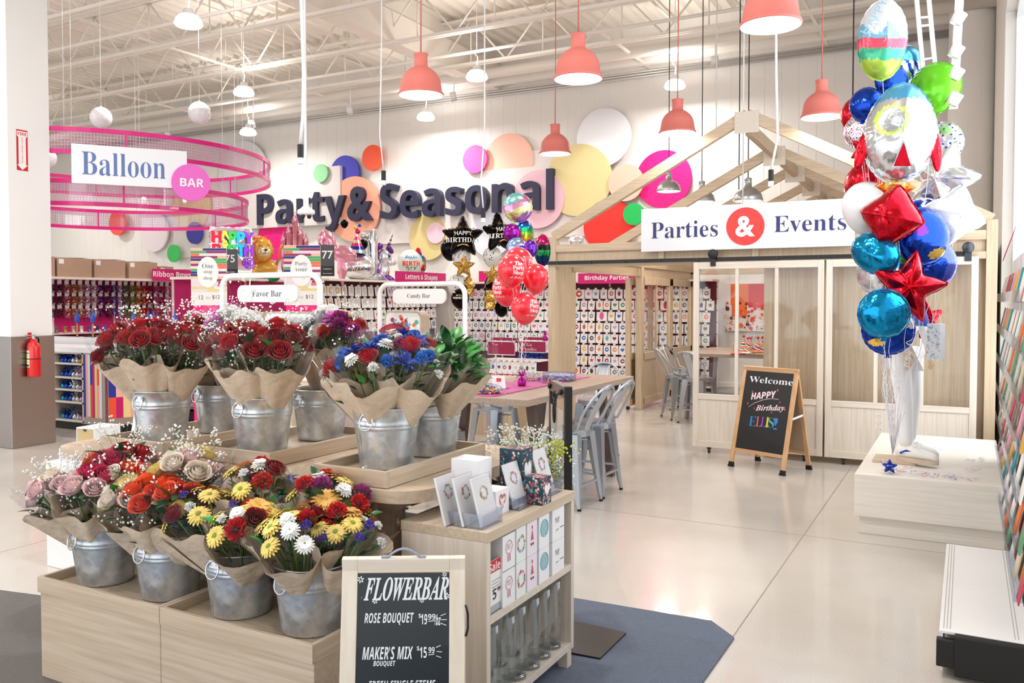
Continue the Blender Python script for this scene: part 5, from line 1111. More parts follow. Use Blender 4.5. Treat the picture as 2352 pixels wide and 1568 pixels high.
# white drawer boxes with gold and lilac fronts by the first tray
def drawerbox(loc, w, d, h, col, lab, rz=0):
    e = empty('drawer_box', loc, lab, 'gift box', 'white drawer boxes on the flower table', rz)
    B().box((-w/2, -d/2, 0), (w/2, d/2, h)).obj('sleeve', mat('box_white', 'f3f2f4', .5), e, bevel=.001); B().box((-w/2+.008, -d/2-.002, .008), (w/2-.008, -d/2, h-.006)).obj('drawer_front', mat('front_'+col, col, .45), e)
    b = B(); b.T = Matrix.Translation((0, -d/2-.0025, h-.008)) @ Matrix.Rotation(pi/2, 4, 'X'); b.prism([(.016*math.cos(a), .016*math.sin(a)) for a in [pi+pi*i/12 for i in range(13)]], 0, .0008); b.obj('thumb_notch', mat('notch', '3a4468', .5), e)
    return e
bx = drawerbox((-4.80, 3.43, .7485), .15, .2, .125, 'cdb07c', 'white drawer box with a gold front, on top of the lilac ones', .12)
B().add([(-.03, -.0885, .03), (-.012, -.0885, .03), (.012, -.0885, .065), (-.006, -.0885, .065)], [(0, 1, 2, 3)]).obj('torn_label', PAPER, bx)
drawerbox((-4.885, 3.37, .659), .125, .22, .088, 'e6d8e6', 'white drawer box with a lilac front, further out', .12); drawerbox((-4.745, 3.39, .659), .14, .22, .088, 'e6d8e6', 'white drawer box with a lilac front, under the gold one', .12)
ft.location = (-2.98, 3.15, 0)
for i in range(3):
    x, y = -3.99+.045*i, 3.10-.01*i
    e = empty('kraft_envelope_box', (x, y, .9185), ['first', 'second', 'third'][i]+' slim white box with a kraft window in the leaning row behind the first tray', 'gift box', 'slim kraft fronted boxes')
    b = B(); b.T = Matrix.Rotation(.25, 4, 'Y'); b.box((-.012, -.05, 0), (.012, .05, .13)); b.obj('carton', mat('box_white'), e); b = B(); b.T = Matrix.Rotation(.25, 4, 'Y'); b.box((.0121, -.04, .012), (.013, .04, .11)); b.obj('kraft_window', mat('kraft_card', 'c49a62', .6), e)

tag(B().box((-5.05, 3.24, .0005), (-4.55, 3.62, .658)).obj('display_stand', WHITE, bevel=.003), 'white display stand under the drawer boxes beside the flower table', 'display stand')
# ================================================================ balloons
def foilm(name, c='ffffff', rough=.16, bump=.25): return mat('foil_'+name, c, rough, .85, bump=bump, bscale=26)
LATEX = lambda name, c='ffffff', a=1.: mat('latex_'+name, c, .22, coat=.6, spec=.6, alpha=a)
RIB = mat('curling_ribbon', 'eceaf0', .4)
def foil_b(outl, T, n=72, k=14, col=None, crimp=.012, seam=True, puff=.5):
    """inflated foil outline: outl(a) -> radius; two domed skins with a crimped welded edge; face towards -y"""
    b = B(); vs = []; ro = [outl(2*pi*j/n) for j in range(n)]; rm = max(ro)
    def ring(s, side):
        o = []
        for j in range(n):
            a = 2*pi*j/n; r = ro[j]*s; t = T*(max(0, 1-s**2.2)**puff)*(.55+.45*ro[j]/rm)
            t *= 1+.05*math.sin(26*a)*s**6; r *= 1+crimp*math.sin(36*a)*(s**8)
            o.append((r*math.cos(a), -side*t, r*math.sin(a)))
        return o
    ss = [math.sin(pi/2*i/k) for i in range(1, k+1)]
    for side in (1, -1):
        base = len(vs); vs.append((0, -side*T, 0))
        for s in ss: vs += ring(s, side)
        fs = [(base, base+1+(j+1) % n, base+1+j) if side < 0 else (base, base+1+j, base+1+(j+1) % n) for j in range(n)]
        for i in range(k-1):
            for j in range(n):
                p, q, r_, s_ = base+1+i*n+j, base+1+i*n+(j+1) % n, base+1+(i+1)*n+(j+1) % n, base+1+(i+1)*n+j
                fs.append((p, s_, r_, q) if side > 0 else (p, q, r_, s_))
        ms = []
        for f in fs:
            c = [sum(vs[i][d] for i in f)/len(f) for d in range(3)]; ms.append(col(c[0], c[2], side) if col else 0)
        b.add(vs, fs, ms, True) if False else None
        b._q = getattr(b, '_q', []); b._q.append((fs, ms))
    b.v = vs; b.f = b._q[0][0]+b._q[1][0]; b.m = b._q[0][1]+b._q[1][1]; b.sm = [True]*len(b.f)
    if seam:
        w = [(r*1.0*math.cos(2*pi*j/n), 0, r*math.sin(2*pi*j/n)) for j, r in enumerate(ro)]; w2 = [(r*(1.045+.012*math.sin(j*2.1))*math.cos(2*pi*j/n), .002*math.sin(j), r*(1.045+.012*math.sin(j*2.1))*math.sin(2*pi*j/n)) for j, r in enumerate(ro)]
        ms = [col(p[0], p[2], 1) if col else 0 for p in w]; b.add(w+w2, [(j, (j+1) % n, n+(j+1) % n, n+j) for j in range(n)], ms, True)
    return b
circ = lambda R_: (lambda a: R_)
def star(R_, inner=.52, k=5, ph=pi/2):
    def f(a):
        t = ((a-ph) % (2*pi/k))/(2*pi/k); t = abs(2*t-1); t = t**1.15     # 1 at the tips
        return R_*(inner+(1-inner)*t**1.5)
    return f
def ell(a_, c_): return lambda a: a_*c_/math.sqrt((c_*math.cos(a))**2+(a_*math.sin(a))**2)
def face_cam(p, turn=0, roll=0, tilt=0):
    """orientation whose -y side looks to the camera, then turned"""
    a = math.atan2(p[0], p[1]); return Matrix.Translation(p) @ Matrix.Rotation(-a+turn, 4, 'Z') @ Matrix.Rotation(tilt, 4, 'X') @ Matrix.Rotation(roll, 4, 'Y')
def balloon(name, lab, group, M, skin, mats, tail=None, ribbon=None, cat='balloon', rm=RIB, tailm=None):
    e = empty(name, (0, 0, 0), lab, cat, group, M=M); skin.obj('skin', mats, e)
    if tail:
        b = B(); r, w = tail; b.add([(-w*.35, 0, -r*.96), (w*.35, 0, -r*.96), (w, .004, -r*1.16), (-w, -.004, -r*1.16)], [(0, 1, 2, 3)]); b.tube([(0, 0, -r*.97), (0, 0, -r*1.08)], [w*.5, w*.25], 8); b.obj('filling_neck', tailm or (mats[0] if isinstance(mats, list) else mats), e)
    if ribbon:
        Mi = M.inverted(); P = [Mi @ Vector(p) for p in ribbon]; B().tube(P, .0021, 4).obj('ribbon', rm, e)
    return e
def wavy(p, q, n=14, amp=.02, seed=0):
    rr = random.Random(seed); p, q = Vector(p), Vector(q); ph = rr.random()*6
    return [p.lerp(q, i/n)+Vector((math.sin(i*1.3+ph), math.cos(i*1.1+ph), 0))*amp*math.sin(pi*i/n) for i in range(n+1)]
def latex_b(r, stretch=1.15, m=0):
    pr = []
    for i in range(25):
        t = pi*i/24; z = math.cos(t); rad = math.sin(t); zz = z if z > 0 else z*stretch*1.08; rad *= 1 if z > 0 else (1-.16*(-z)**1.6)
        pr.append((max(0, rad*r), zz*r*1.02))
    b = B().lathe(pr, 36, m=m); b.lathe([(.0, -r*1.2), (.10*r, -r*1.2), (.05*r, -r*1.16), (.11*r, -r*1.10), (.02*r, -r*1.0)][::-1], 12, m=m); return b
def sphere_text(e, body, m, r, h, dx, dz, style='sans', off=0, ang=0):
    """print on a round skin: angle dx (radians) round the balloon, dz up"""
    def warp(p):
        a = p.x/r*1.02+dx; zz = min(.97, max(-.97, (p.y+dz)/(r*1.06))); q = math.sqrt(1-zz*zz)*r*1.012; return Vector((q*math.sin(a), -q*math.cos(a), zz*r*1.06))
    lettering(body, m, e, None, h=h, style=style, off=off, warp=warp, name='print')
# red bunch over the craft table
wt = Vector((-3.36, 6.42, 1.06)); RED = LATEX('red', 'ee1c33'); rnd = 'red printed balloons over the craft table'
for i, (px, py, r, d, tx, lab) in enumerate(((1190, 602, 34, 6.9, 1.25, 'highest red latex balloon of the printed bunch'), (1177, 619, 34, 6.5, .45, 'red latex balloon with The Party Shop print facing front, upper middle'), (1231, 637, 31, 6.75, 1.5, 'red latex balloon at the booth side of the printed bunch'), (1163, 663, 33, 6.75, -.75, 'red latex balloon partly hidden at the shelf side of the bunch'), (1206, 705, 33, 6.45, .75, 'lowest red latex balloon of the printed bunch'))):
    p = at(px, py, D=d); rr_ = r*d/1942; M = face_cam(p, 0, R.uniform(-.08, .08))
    e = balloon('latex_balloon', lab, rnd, M, latex_b(rr_), RED, None, wavy(p+Vector((0, 0, -rr_*1.15)), wt, 14, .015, i))
    for t, hh, dz, st in (('The', .26, .42, 'serif'), ('Party', .33, .08, 'serif'), ('Shop', .33, -.24, 'serif'), ('at Michaels', .15, -.52, 'script')): sphere_text(e, t, WHITE, rr_, hh*rr_, tx, dz*rr_, st, .012 if st != 'script' else 0)
# iridescent bunch behind the red one
IRI = [foilm('aqua', '8ccfd0'), foilm('lilac', 'b57bd0'), foilm('pearl_yellow', 'd6d69a'), foilm('rose', 'd692b4')]
def irid(x, z, s):
    v = math.sin(9*x+3)+math.sin(11*z+4*x); return 0 if v > .7 else 1 if v < -.7 else 2 if v < .1 else 3
p = at(1189, 477, D=7.6); balloon('foil_balloon', 'round pastel iridescent foil balloon on top above the red bunch', 'foil balloons behind the red bunch', face_cam(p, .15), foil_b(circ(.13), .06, col=irid), IRI, (.13, .02), wavy(p-Vector((0, 0, .15)), wt, 12, .02, 3))
p = at(1177, 536, D=7.5); balloon('foil_balloon', 'purple foil balloon under the pastel one', 'foil balloons behind the red bunch', face_cam(p, .5), foil_b(circ(.085), .06), foilm('purple', '9a4fb0'), (.085, .015), wavy(p-Vector((0, 0, .1)), wt, 12, .02, 4))
RB = [foilm('rainbow_%d' % i, c) for i, c in enumerate(('4a38a0', '1f6fb8', '169a50', '8fae2a', 'd8a02a', 'd0402a'))]
p = at(1204, 535, D=7.7); balloon('foil_balloon', 'rainbow striped foil balloon edge on behind the purple one', 'foil balloons behind the red bunch', face_cam(p, 1.05), foil_b(circ(.125), .07, col=lambda x, z, s: max(0, min(5, int(3-z/.125*3)))), RB, (.125, .018), wavy(p-Vector((0, 0, .14)), wt, 12, .02, 5))
p = at(1187, 570, D=7.4); balloon('foil_balloon', 'pale blue pearly foil balloon peeping over the highest red one', 'foil balloons behind the red bunch', face_cam(p, .2), foil_b(circ(.09), .06, col=irid), [foilm('sky', '8fb8d8'), foilm('pearl_lilac', 'a9a4d8'), foilm('sky'), foilm('pearl_lilac')], (.09, .015))
p = at(1219, 571, D=7.3); balloon('foil_balloon', 'small violet foil balloon beside the highest red one', 'foil balloons behind the red bunch', face_cam(p, .8), foil_b(circ(.075), .05), foilm('violet', '6a2fa8'), (.075, .014))
p = at(1246, 575, D=8.6); balloon('foil_balloon', 'dark rainbow foil balloon half behind the booth post', 'foil balloons behind the red bunch', face_cam(p, -.6), foil_b(ell(.09, .16), .08, col=lambda x, z, s: max(0, min(5, int(3+z/.16*3)))), [foilm('dk_%d' % i, c) for i, c in enumerate(('2a1c6a', '0f3c5a', '1c7a3c', '1c2a1c', 'a02a5c', 'd81c6c'))], (.16, .02))
p = at(1196, 715, D=7.6); balloon('foil_balloon', 'lilac foil balloon glimpsed between the red balloons', 'foil balloons behind the red bunch', face_cam(p, .3), foil_b(circ(.08), .05), foilm('lilac_deep', '8d7cc8'), (.08, .014))
# black, gold and confetti columns by the candy bar
BLK = foilm('black', '0c0c0d', .12); GLD = foilm('gold', 'c9a055', .18); CONF = mat('confetti_clear', 'e8e6e2', .15, alpha=.75, coat=.6)
cg = 'black and gold birthday balloons'
def confetti(R_, seed):
    b = B(); rr = random.Random(seed)
    for i in range(110):
        z = rr.uniform(-.9, .95); a = rr.random()*6.28; q = math.sqrt(1-z*z); c = Vector((q*math.cos(a)*R_, q*math.sin(a)*R_, z*R_))*1.012; u = c.normalized().orthogonal()*.0045; v = c.normalized().cross(u); b.add([c-u-v, c+u-v, c+u+v, c-u+v], [(0, 1, 2, 3)])
    return b
def hb_star(px, py, d, R_, turn, roll, lab, cut=None):
    p = at(px, py, D=d); M = face_cam(p, turn, roll); e = balloon('star_balloon', lab, cg, M, foil_b(star(R_), .11, n=90), BLK, (R_*.55, .02), wavy(p-Vector((0, 0, .2)), at(1060, 790, D=d), 10, .02, px))
    F = lambda z, k=0: frame((0, -.108+k, z), (1, 0, 0), (0, -1, 0))
    def wr(p_, z0): 
        x, z = p_.x, p_.y+z0; s = min(.98, math.hypot(x, z)/(R_*.62)); return Vector((x, -.11*(1-s**2.2)**.5*.9-.024, z))
    for t, hh, z0, st in (('HAPPY', .062, .045, None), ('BIRTHDAY', .07, -.035, 'serif')): lettering(t, WHITE, e, None, h=hh*.8*R_/.26, style=st, warp=lambda q, z0=z0: wr(q, z0*R_/.26), name='print')
    b = B()
    for sx in (-1, 1): b.tube([wr(Vector((sx*(.12+.035*math.sin(t*.9))*R_/.26, (.10-.075*t/6+.02*math.cos(t*1.3))*R_/.26, 0)), 0) for t in range(8)], .0035, 5)
    for i in range(9): a = pi*(.25+.5*i/8); b.tube([wr(Vector((.07*math.cos(a), .065+.05*math.sin(a), 0))*R_/.26, 0), wr(Vector((.095*math.cos(a), .065+.085*math.sin(a), 0))*R_/.26, 0)], .002, 4)
    b.tube([wr(Vector((x*.02, -.10+.012*math.cos(x*.6), 0))*R_/.26, 0) for x in range(-5, 6)], .011, 6); b.obj('gold_scrolls', GLD, e)
hb_star(1063, 545, 11.2, .285, .05, 0, 'black star balloon printed HAPPY BIRTHDAY, the front facing one')
hb_star(1144, 535, 11.0, .27, .75, -.08, 'black star balloon printed HAPPY BIRTHDAY, turned away beside the red bunch')
for px, py, d, R_, tn, lab in ((1065, 612, 10.9, .15, .15, 'gold star balloon under the front black star'), (1076, 660, 10.9, .15, 1.1, 'gold star balloon turned sideways, below the first gold star'), (1133, 632, 10.8, .14, -.3, 'gold star balloon under the second black star'), (1125, 690, 10.7, .14, 1.15, 'gold star balloon edge on, lowest of the gold stars')):
    p = at(px, py, D=d); balloon('star_balloon', lab, cg, face_cam(p, tn), foil_b(star(R_, .5), .07, n=80), GLD, (R_*.5, .015), wavy(p-Vector((0, 0, .1)), at(px, 780, D=d), 8, .02, px))
for px, py, d, R_, lab, mm in ((1060, 590, 11.3, .125, 'clear confetti balloon behind the upper gold star', CONF), (1052, 655, 11.0, .14, 'clear confetti balloon at the candy bar arch', CONF), (1131, 588, 11.1, .125, 'clear confetti balloon under the second black star', CONF), (1035, 570, 11.6, .14, 'black balloon hiding behind the front black star', BLK), (1057, 684, 10.8, .118, 'black balloon printed PERFECTION in gold and white', BLK), (1130, 650, 11.2, .10, 'small black balloon between the gold stars', BLK), (1152, 706, 10.9, .10, 'small black balloon low beside the red bunch', BLK)):
    p = at(px, py, D=d); e = balloon('latex_balloon', lab, cg, face_cam(p), latex_b(R_), mm, None, wavy(p-Vector((0, 0, R_)), at(px, 790, D=d), 8, .02, px))
    if mm is CONF: confetti(R_, px).obj('confetti', BLK, e)
    elif 'PERF' in lab: sphere_text(e, 'PERFECTION', WHITE, R_, .026, .05, 0, 'sans'); sphere_text(e, 'AGED TO', GLD, R_, .02, .05, .035, 'serif')
# ================================================================ big balloon bunch on the plinth
tag(B().box((-.69, 6.42, .13), (.24, 8.55, .43)).box((-.66, 6.46, .0), (.24, 8.5, .131)).obj('display_plinth', wood('white_oak_x', 'e2dbd0', 'ebe5dc', 'x'), bevel=.003), 'low white oak plinth carrying the mannequin and the balloon weight', 'plinth')
hub = Vector((-.455, 6.58, .56)); big = 'helium balloons of the big bunch'
STR = [mat('tinsel_white', 'f2f0f6', .3, .3), mat('tinsel_blue', '3a62c8', .3, .6), mat('tinsel_red', 'd8405c', .3, .5)]
sw = empty('balloon_weight', (-.47, 6.53, .432), 'blue foil star weight under the big balloon bunch', 'balloon weight')
foil_b(star(.055, .5), .028, n=50).obj('star_skin', foilm('royal', '1f3fb0'), sw, loc=(0, 0, .05))
b = B(); rr = random.Random(2)
for i in range(170):
    x = -.05+.6*rr.random()**1.6; y = rr.uniform(-.06, .12); z = .004+.07*rr.random()*max(0, .3-x)/.3; a = rr.random()*3; L = .02+.02*rr.random(); b.bar((x, y, z), (x+L*math.cos(a), y+L*math.sin(a), z+.004), .004, .001, rr.choice((0, 0, 0, 1, 2)))
o = b.obj('paper_shreds', STR, sw); o['kind'] = 'stuff'
def bb_(px, py, d, rpx, lab, mats, turn=0, roll=0, tilt=0, T=.5, outl=None, col=None, tail=True, name='foil_balloon', n=72):
    p = at(px, py, D=d); r = rpx*d/1942; M = face_cam(p, turn, roll, tilt)
    return balloon(name, lab, big, M, foil_b((outl or circ)(r), r*T, n, col=(lambda x, z, s: col(x/r, z/r, s)) if col else None), mats, (r if not outl else r*.55, r*.14) if tail else None, wavy(p-Vector((0, 0, r*.9)), hub, 14, .02, int(px+py))), r, M
WFO = foilm('white', 'eceef2', .2, .12); SILV = foilm('silver', 'd6d9dc', .12, .18); TEAL = foilm('teal_blue', '0f86b8', .1, .3); REDF = foilm('red', 'c40f24', .14, .3); ROY = foilm('royal_blue', '173fa8', .12, .35); LIME = mat('foil_lime', '6fd028', .18, .35, bump=.15, bscale=20); ORG = foilm('orange', 'e8642a'); YEL = foilm('yellow', 'f0c860'); SKY = foilm('sky_blue', '4fa3cf', .2)
# birthday cake balloon at the top: drips and bands
CK = [mat('cake_white', 'e6e8ec', .2, .3), mat('cake_sky', '86bcd8', .2, .35), mat('cake_pink', 'e2556c', .2, .35), mat('cake_green', '3fae86', .2, .35), mat('cake_lime', 'a8c84a', .2, .35)]
def cake(x, z, s):
    z2 = z+.16*x*0+.05*math.cos(3*x)
    if z2 > -.02: return 0 if z2 > .22+.16*math.sin(7*x+1) else 1
    return 2 if z2 > -.28 else 3 if z2 > -.55 else 4
e, r, M = bb_(2027, 92, 6.2, 66, 'tall birthday cake foil balloon with icing drips at the very top', CK, .25, .06, 0, .62, lambda r: ell(r*.8, r*1.36), lambda x, z, s: cake(x, z*.75, s))
lettering('HAPPY', mat('cake_sky'), e, frame((-.10, -.13, .13), (.6, .8, 0), (-.55, -.83, .1)), h=.06, name='print')
# rocket
RK = [SILV, mat('rocket_sky', '4f9fc8', .2, .5), mat('rocket_lime', 'bcd860', .3, .2), mat('rocket_red', 'd01c24', .15, .6), WFO]
def rocket(x, z, s):
    if z > .70-.10*x*x: return 1
    q = math.hypot(x+.26, z-.20)
    if s > 0 and .27 < q < .355: return 2
    return 0
def egg(r): return lambda a: ell(.80*r, 1.14*r)(a)*(1-.07*max(0, math.sin(a))*abs(math.cos(a))*2)
e, r, M = bb_(2067, 306, 5.95, 98, 'big silver rocket foil balloon with a blue nose and lime porthole', RK, .12, .07, 0, .72, egg, rocket, n=110)
k = r
b = B(); b.tube([(-.26*k+.25*k*math.cos(a)*q, -.70*k+.04*q*k, .20*k+.25*k*math.sin(a)*q) for q in (1,) for a in [2*pi*i/30 for i in range(30)]], .003, 5, closed=True); [b.tube([(-.26*k+.25*k*math.cos(a)*q, -.71*k, .20*k+.25*k*math.sin(a)*q) for a in [2*pi*i/24 for i in range(24)]], .0015, 4, closed=True) for q in (.75, .5, .25)]; b.obj('porthole_rings', mat('print_grey', 'aeb2b8', .3, .5), e)
for s, nm in ((-1, 'fin'), (1, 'fin')):
    f = foil_b(ell(.14*k, .46*k), .07*k, 48); f.obj('fin', REDF, e, loc=(s*.80*k, -.02, -.42*k), rot=(0, s*-.18, s*.5))
f = foil_b(lambda a: .5*k*(1/(1+.9*abs(math.cos(a+pi/2)))) if math.sin(a) < 0 else .32*k, .08*k, 48, col=lambda x, z, s: 1 if math.hypot(x, z+.05*k) < .24*k else 0); f.obj('flame', [ORG, YEL], e, loc=(.0, .02, -1.18*k))
b = B(); b.tube([(-.16*k, -.62*k, -.88*k), (.02*k, -.72*k, -.30*k), (.26*k, -.58*k, -.86*k)], .004, 5, closed=True); b.obj('window_outline', WFO, e)
tri = B(); tri.add([(-.14*k, -.615*k, -.86*k), (.235*k, -.60*k, -.85*k), (.02*k, -.715*k, -.34*k)], [(0, 1, 2)]); tri.obj('red_panel', REDF, e)
# the others
L = [
 (2147, 203, 6.5, 57, 'lime green foil balloon beside the rocket nose', LIME, -.35, 0, 0, .55, None, None),
 (2088, 150, 6.7, 44, 'blue printed foil balloon behind the cake balloon', [SKY, WFO, ROY], .9, 0, 0, .5, None, lambda x, z, s: 0 if z > .1 else 1 if math.sin(13*x+9*z) > -.2 else 2),
 (1988, 240, 6.2, 38, 'dark blue foil balloon tucked beside the rocket', ROY, -.5, .2, 0, .7, None, None),
 (1966, 262, 6.4, 40, 'red foil balloon edge at the far side of the dark blue one', REDF, -.7, 0, 0, .5, None, None),
 (1975, 300, 6.3, 38, 'white foil balloon with coloured confetti print beside the rocket', [WFO, REDF, foilm('violet')], -.5, 0, 0, .5, None, lambda x, z, s: 1 if math.sin(31*x)*math.sin(27*z+2) > .62 else 2 if math.sin(23*x+1)*math.sin(35*z) > .7 else 0),
 (1985, 345, 6.1, 26, 'small red star tip balloon under the confetti balloon', REDF, .3, .4, 0, .5, lambda r: star(r*1.3), None),
 (1978, 425, 6.4, 50, 'red foil balloon behind the white round balloon', REDF, -.9, 0, 0, .5, None, None),
 (2163, 330, 6.7, 48, 'white foil balloon with a floral sprig print', [WFO, foilm('leaf', '8fb86a'), ROY], -.4, 0, 0, .5, None, lambda x, z, s: 1 if abs(x+.3-.4*z) < .08 and z < .2 else 2 if math.sin(19*x)*math.sin(17*z) > .8 else 0),
 (2165, 412, 6.5, 88, 'large white star foil balloon behind the rocket fin', WFO, -.5, .35, 0, .4, lambda r: star(r, .55), None),
 (2192, 494, 6.35, 64, 'white four pointed foil balloon at the outer side of the bunch', mat('foil_milk', 'eff1f5', .25, .35), .45, .25, 0, .6, lambda r: star(r*1.12, .66, 4), None),
 (2140, 470, 6.6, 40, 'pale blue and white printed foil balloon behind the ribbons', [WFO, SKY], .2, 0, 0, .5, None, lambda x, z, s: 1 if z > .55 else 0),
 (2048, 498, 5.9, 72, 'red cushion shaped foil star hanging in front of the white balloon', REDF, -.35, .25, 0, .78, lambda r: star(r, .74, 4), None),
 (2120, 545, 6.15, 66, 'deep blue foil balloon with a yellow planet print, by the red star cushion', [ROY, YEL, foilm('violet')], .75, -.15, 0, .6, None, lambda x, z, s: 1 if (x-.1)**2/.16+(z+.6)**2/.03 < 1 else 2 if math.hypot(x+.5, z-.3) < .22 else 0),
 (2122, 520, 6.5, 60, 'blue foil balloon with white swirls behind the planet balloon', [ROY, WFO], .5, 0, 0, .5, None, lambda x, z, s: 1 if math.sin(14*math.hypot(x-.3, z-.5)) > .75 else 0),
 (2145, 605, 6.3, 56, 'violet blue transparent looking foil balloon at the outer side', [foilm('periwinkle', '5560c0'), ROY, foilm('magenta_foil', 'b02ab0')], .65, .2, 0, .55, None, lambda x, z, s: 1 if z < .2 and x < .2 else 2 if z < -.6 else 0),
 (2010, 583, 5.95, 56, 'teal blue foil balloon tilted away, at the booth side of the bunch', TEAL, -.45, .5, 0, .62, lambda r: ell(r*1.05, r*.78), None),
 (2015, 625, 6.3, 52, 'clear silver foil balloon under the tilted teal one', SILV, -.6, 0, 0, .5, None, None),
 (2085, 660, 5.85, 84, 'red five pointed foil star in the lower part of the bunch', REDF, .12, .22, 0, .42, lambda r: star(r, .5), None),
 (2130, 735, 6.8, 46, 'second red foil star mostly hidden low behind the bunch', REDF, .7, -.2, 0, .4, lambda r: star(r, .5), None),
 (2030, 720, 5.8, 55, 'teal blue round foil balloon lowest at the front', TEAL, .15, 0, 0, .6, None, None),
 (2040, 758, 6.05, 55, 'dark blue space print foil balloon behind the lowest teal balloon', [ROY, YEL, WFO], .1, 0, 0, .5, None, lambda x, z, s: 1 if (x+.45)**2/.12+(z+.5)**2/.025 < 1 else 2 if z > .1 and x > 0 else 0),
 (2085, 590, 6.4, 46, 'bright green foil balloon in the heart of the bunch', LIME, .2, 0, 0, .5, None, None),
 (2048, 185, 6.5, 36, 'glossy navy foil balloon under the cake balloon', ROY, .3, 0, 0, .5, None, None)]
for a in L: bb_(*a)
p = at(1990, 472, D=6.15); r = 54*6.15/1942; balloon('latex_balloon', 'big white round latex balloon overlapping the booth sign', big, face_cam(p), latex_b(r), LATEX('white', 'e4e5e8', .96), None, wavy(p-Vector((0, 0, r)), hub, 14, .03, 5))
# loose curls of ribbon
b = B(); rr = random.Random(9)
for i in range(9):
    x, y, z = -.47+rr.uniform(-.12, .14), 6.6+rr.uniform(-.08, .12), rr.uniform(.75, 1.9); b.tube([(x+.018*math.cos(t*.8), y+.018*math.sin(t*.8), z-.006*t) for t in range(26)], .0028, 4)
for i in range(16):
    x, y = rr.uniform(-.4, .15), rr.uniform(6.6, 8.3); b.tube([(x+.05*t/8*math.cos(i)+.02*math.sin(t), y+.06*t/4*math.sin(i), .4335+.0025+.012*abs(math.sin(t*.9))) for t in range(12)], .0025, 4)
tag(b.obj('ribbon_curls', RIB), 'loose curls of white ribbon falling round the mannequin', 'ribbon', None, 'stuff')
# ---------------------------------------------------------------- mannequin in white trousers
mq = empty('mannequin', (-.42, 7.1, .43), 'mannequin in white trousers and sneakers standing behind the balloons', 'mannequin', None, -.35)
def skinned(name, nodes, edges, mats, parent, lv=2):
    me = bpy.data.meshes.new(name); me.from_pydata([n[0] for n in nodes], edges, []); me.materials.append(mats); o = bpy.data.objects.new(name, me); COL.objects.link(o); o.parent = parent
    s = o.modifiers.new('skin', 'SKIN'); s.use_smooth_shade = True
    for v, n in zip(me.skin_vertices[0].data, nodes): v.radius = n[1] if isinstance(n[1], tuple) else (n[1], n[1])
    me.skin_vertices[0].data[0].use_root = True; o.modifiers.new('sub', 'SUBSURF').levels = lv; o.modifiers[-1].render_levels = lv; return o
MANN = mat('mannequin_white', 'e9e6e2', .35); WOODH = mat('wooden_hand', 'd9bd98', .5); TRS = mat('white_cotton', 'f1f1f2', .8, bump=.5, bscale=14); SHIRT = mat('blue_knit', '3f5fb4', .8, bump=.4, bscale=60)
# body: one surface from head to thighs (facing +x)
skinned('body', [((0, 0, .93), (.12, .15)), ((0, 0, 1.08), (.10, .135)), ((.01, 0, 1.25), (.115, .16)), ((.0, 0, 1.40), (.10, .17)), ((0, 0, 1.50), .055), ((.015, 0, 1.58), .055), ((.03, 0, 1.67), (.095, .08)), ((.025, 0, 1.76), (.085, .075)),
  ((0, .20, 1.41), .06), ((-.02, .25, 1.15), .045), ((.06, .25, .90), .032), ((.08, .25, .84), .03), ((0, -.20, 1.41), .06), ((-.02, -.25, 1.15), .045), ((.08, -.22, .92), .032), ((.10, -.21, .86), .03)],
  [(0, 1), (1, 2), (2, 3), (3, 4), (4, 5), (5, 6), (6, 7), (3, 8), (8, 9), (9, 10), (10, 11), (3, 12), (12, 13), (13, 14), (14, 15)], MANN, mq)
skinned('trousers', [((0, 0, .90), (.14, .165)), ((0, .09, .80), .088), ((.02, .11, .46), .066), ((-.01, .11, .10), .058), ((0, -.09, .80), .088), ((.05, -.11, .46), .066), ((.07, -.11, .10), .058)], [(0, 1), (1, 2), (2, 3), (0, 4), (4, 5), (5, 6)], TRS, mq)
skinned('blue_top', [((0, 0, .98), (.15, .18)), ((0, 0, 1.12), (.125, .155)), ((.01, 0, 1.28), (.14, .18)), ((0, 0, 1.41), (.11, .16)), ((0, .21, 1.40), .075), ((-.02, .26, 1.16), .06), ((.04, .26, .98), .055), ((0, -.21, 1.40), .075), ((-.02, -.26, 1.16), .06), ((.05, -.24, 1.0), .055)], [(0, 1), (1, 2), (2, 3), (3, 4), (4, 5), (5, 6), (3, 7), (7, 8), (8, 9)], SHIRT, mq)
B().ball((.025, 0, 1.80), (.105, .09, .07), 24, 12).obj('cap', mat('cap_blue', '8fa2dc', .6), mq)
for sy, c in ((1, (.08, .25, .84)), (-1, (.10, -.21, .86))):
    nd = [((c[0], c[1], c[2]), (.022, .026)), ((c[0]+.01, c[1], c[2]-.05), (.014, .032)), ((c[0]+.015, c[1], c[2]-.085), (.011, .03))]; ed = [(0, 1), (1, 2)]
    for i, (dy, ln) in enumerate(((-.027, .062), (-.009, .074), (.009, .07), (.025, .055))):
        k0 = len(nd); bx_, bz = c[0]+.016, c[2]-.09
        nd += [((bx_, c[1]+dy, bz-.008), .0085), ((bx_+.006+.003*i, c[1]+dy*1.1, bz-.008-ln*.5), .0078), ((bx_-.004+.002*i, c[1]+dy*1.12, bz-.008-ln), .0062)]; ed += [(2, k0), (k0, k0+1), (k0+1, k0+2)]
    k0 = len(nd); nd += [((c[0]+.022, c[1]-.036*sy, c[2]-.045), .010), ((c[0]+.04, c[1]-.045*sy, c[2]-.075), .0085), ((c[0]+.045, c[1]-.042*sy, c[2]-.10), .0068)]; ed += [(1, k0), (k0, k0+1), (k0+1, k0+2)]
    skinned('hand', nd, ed, WOODH, mq)
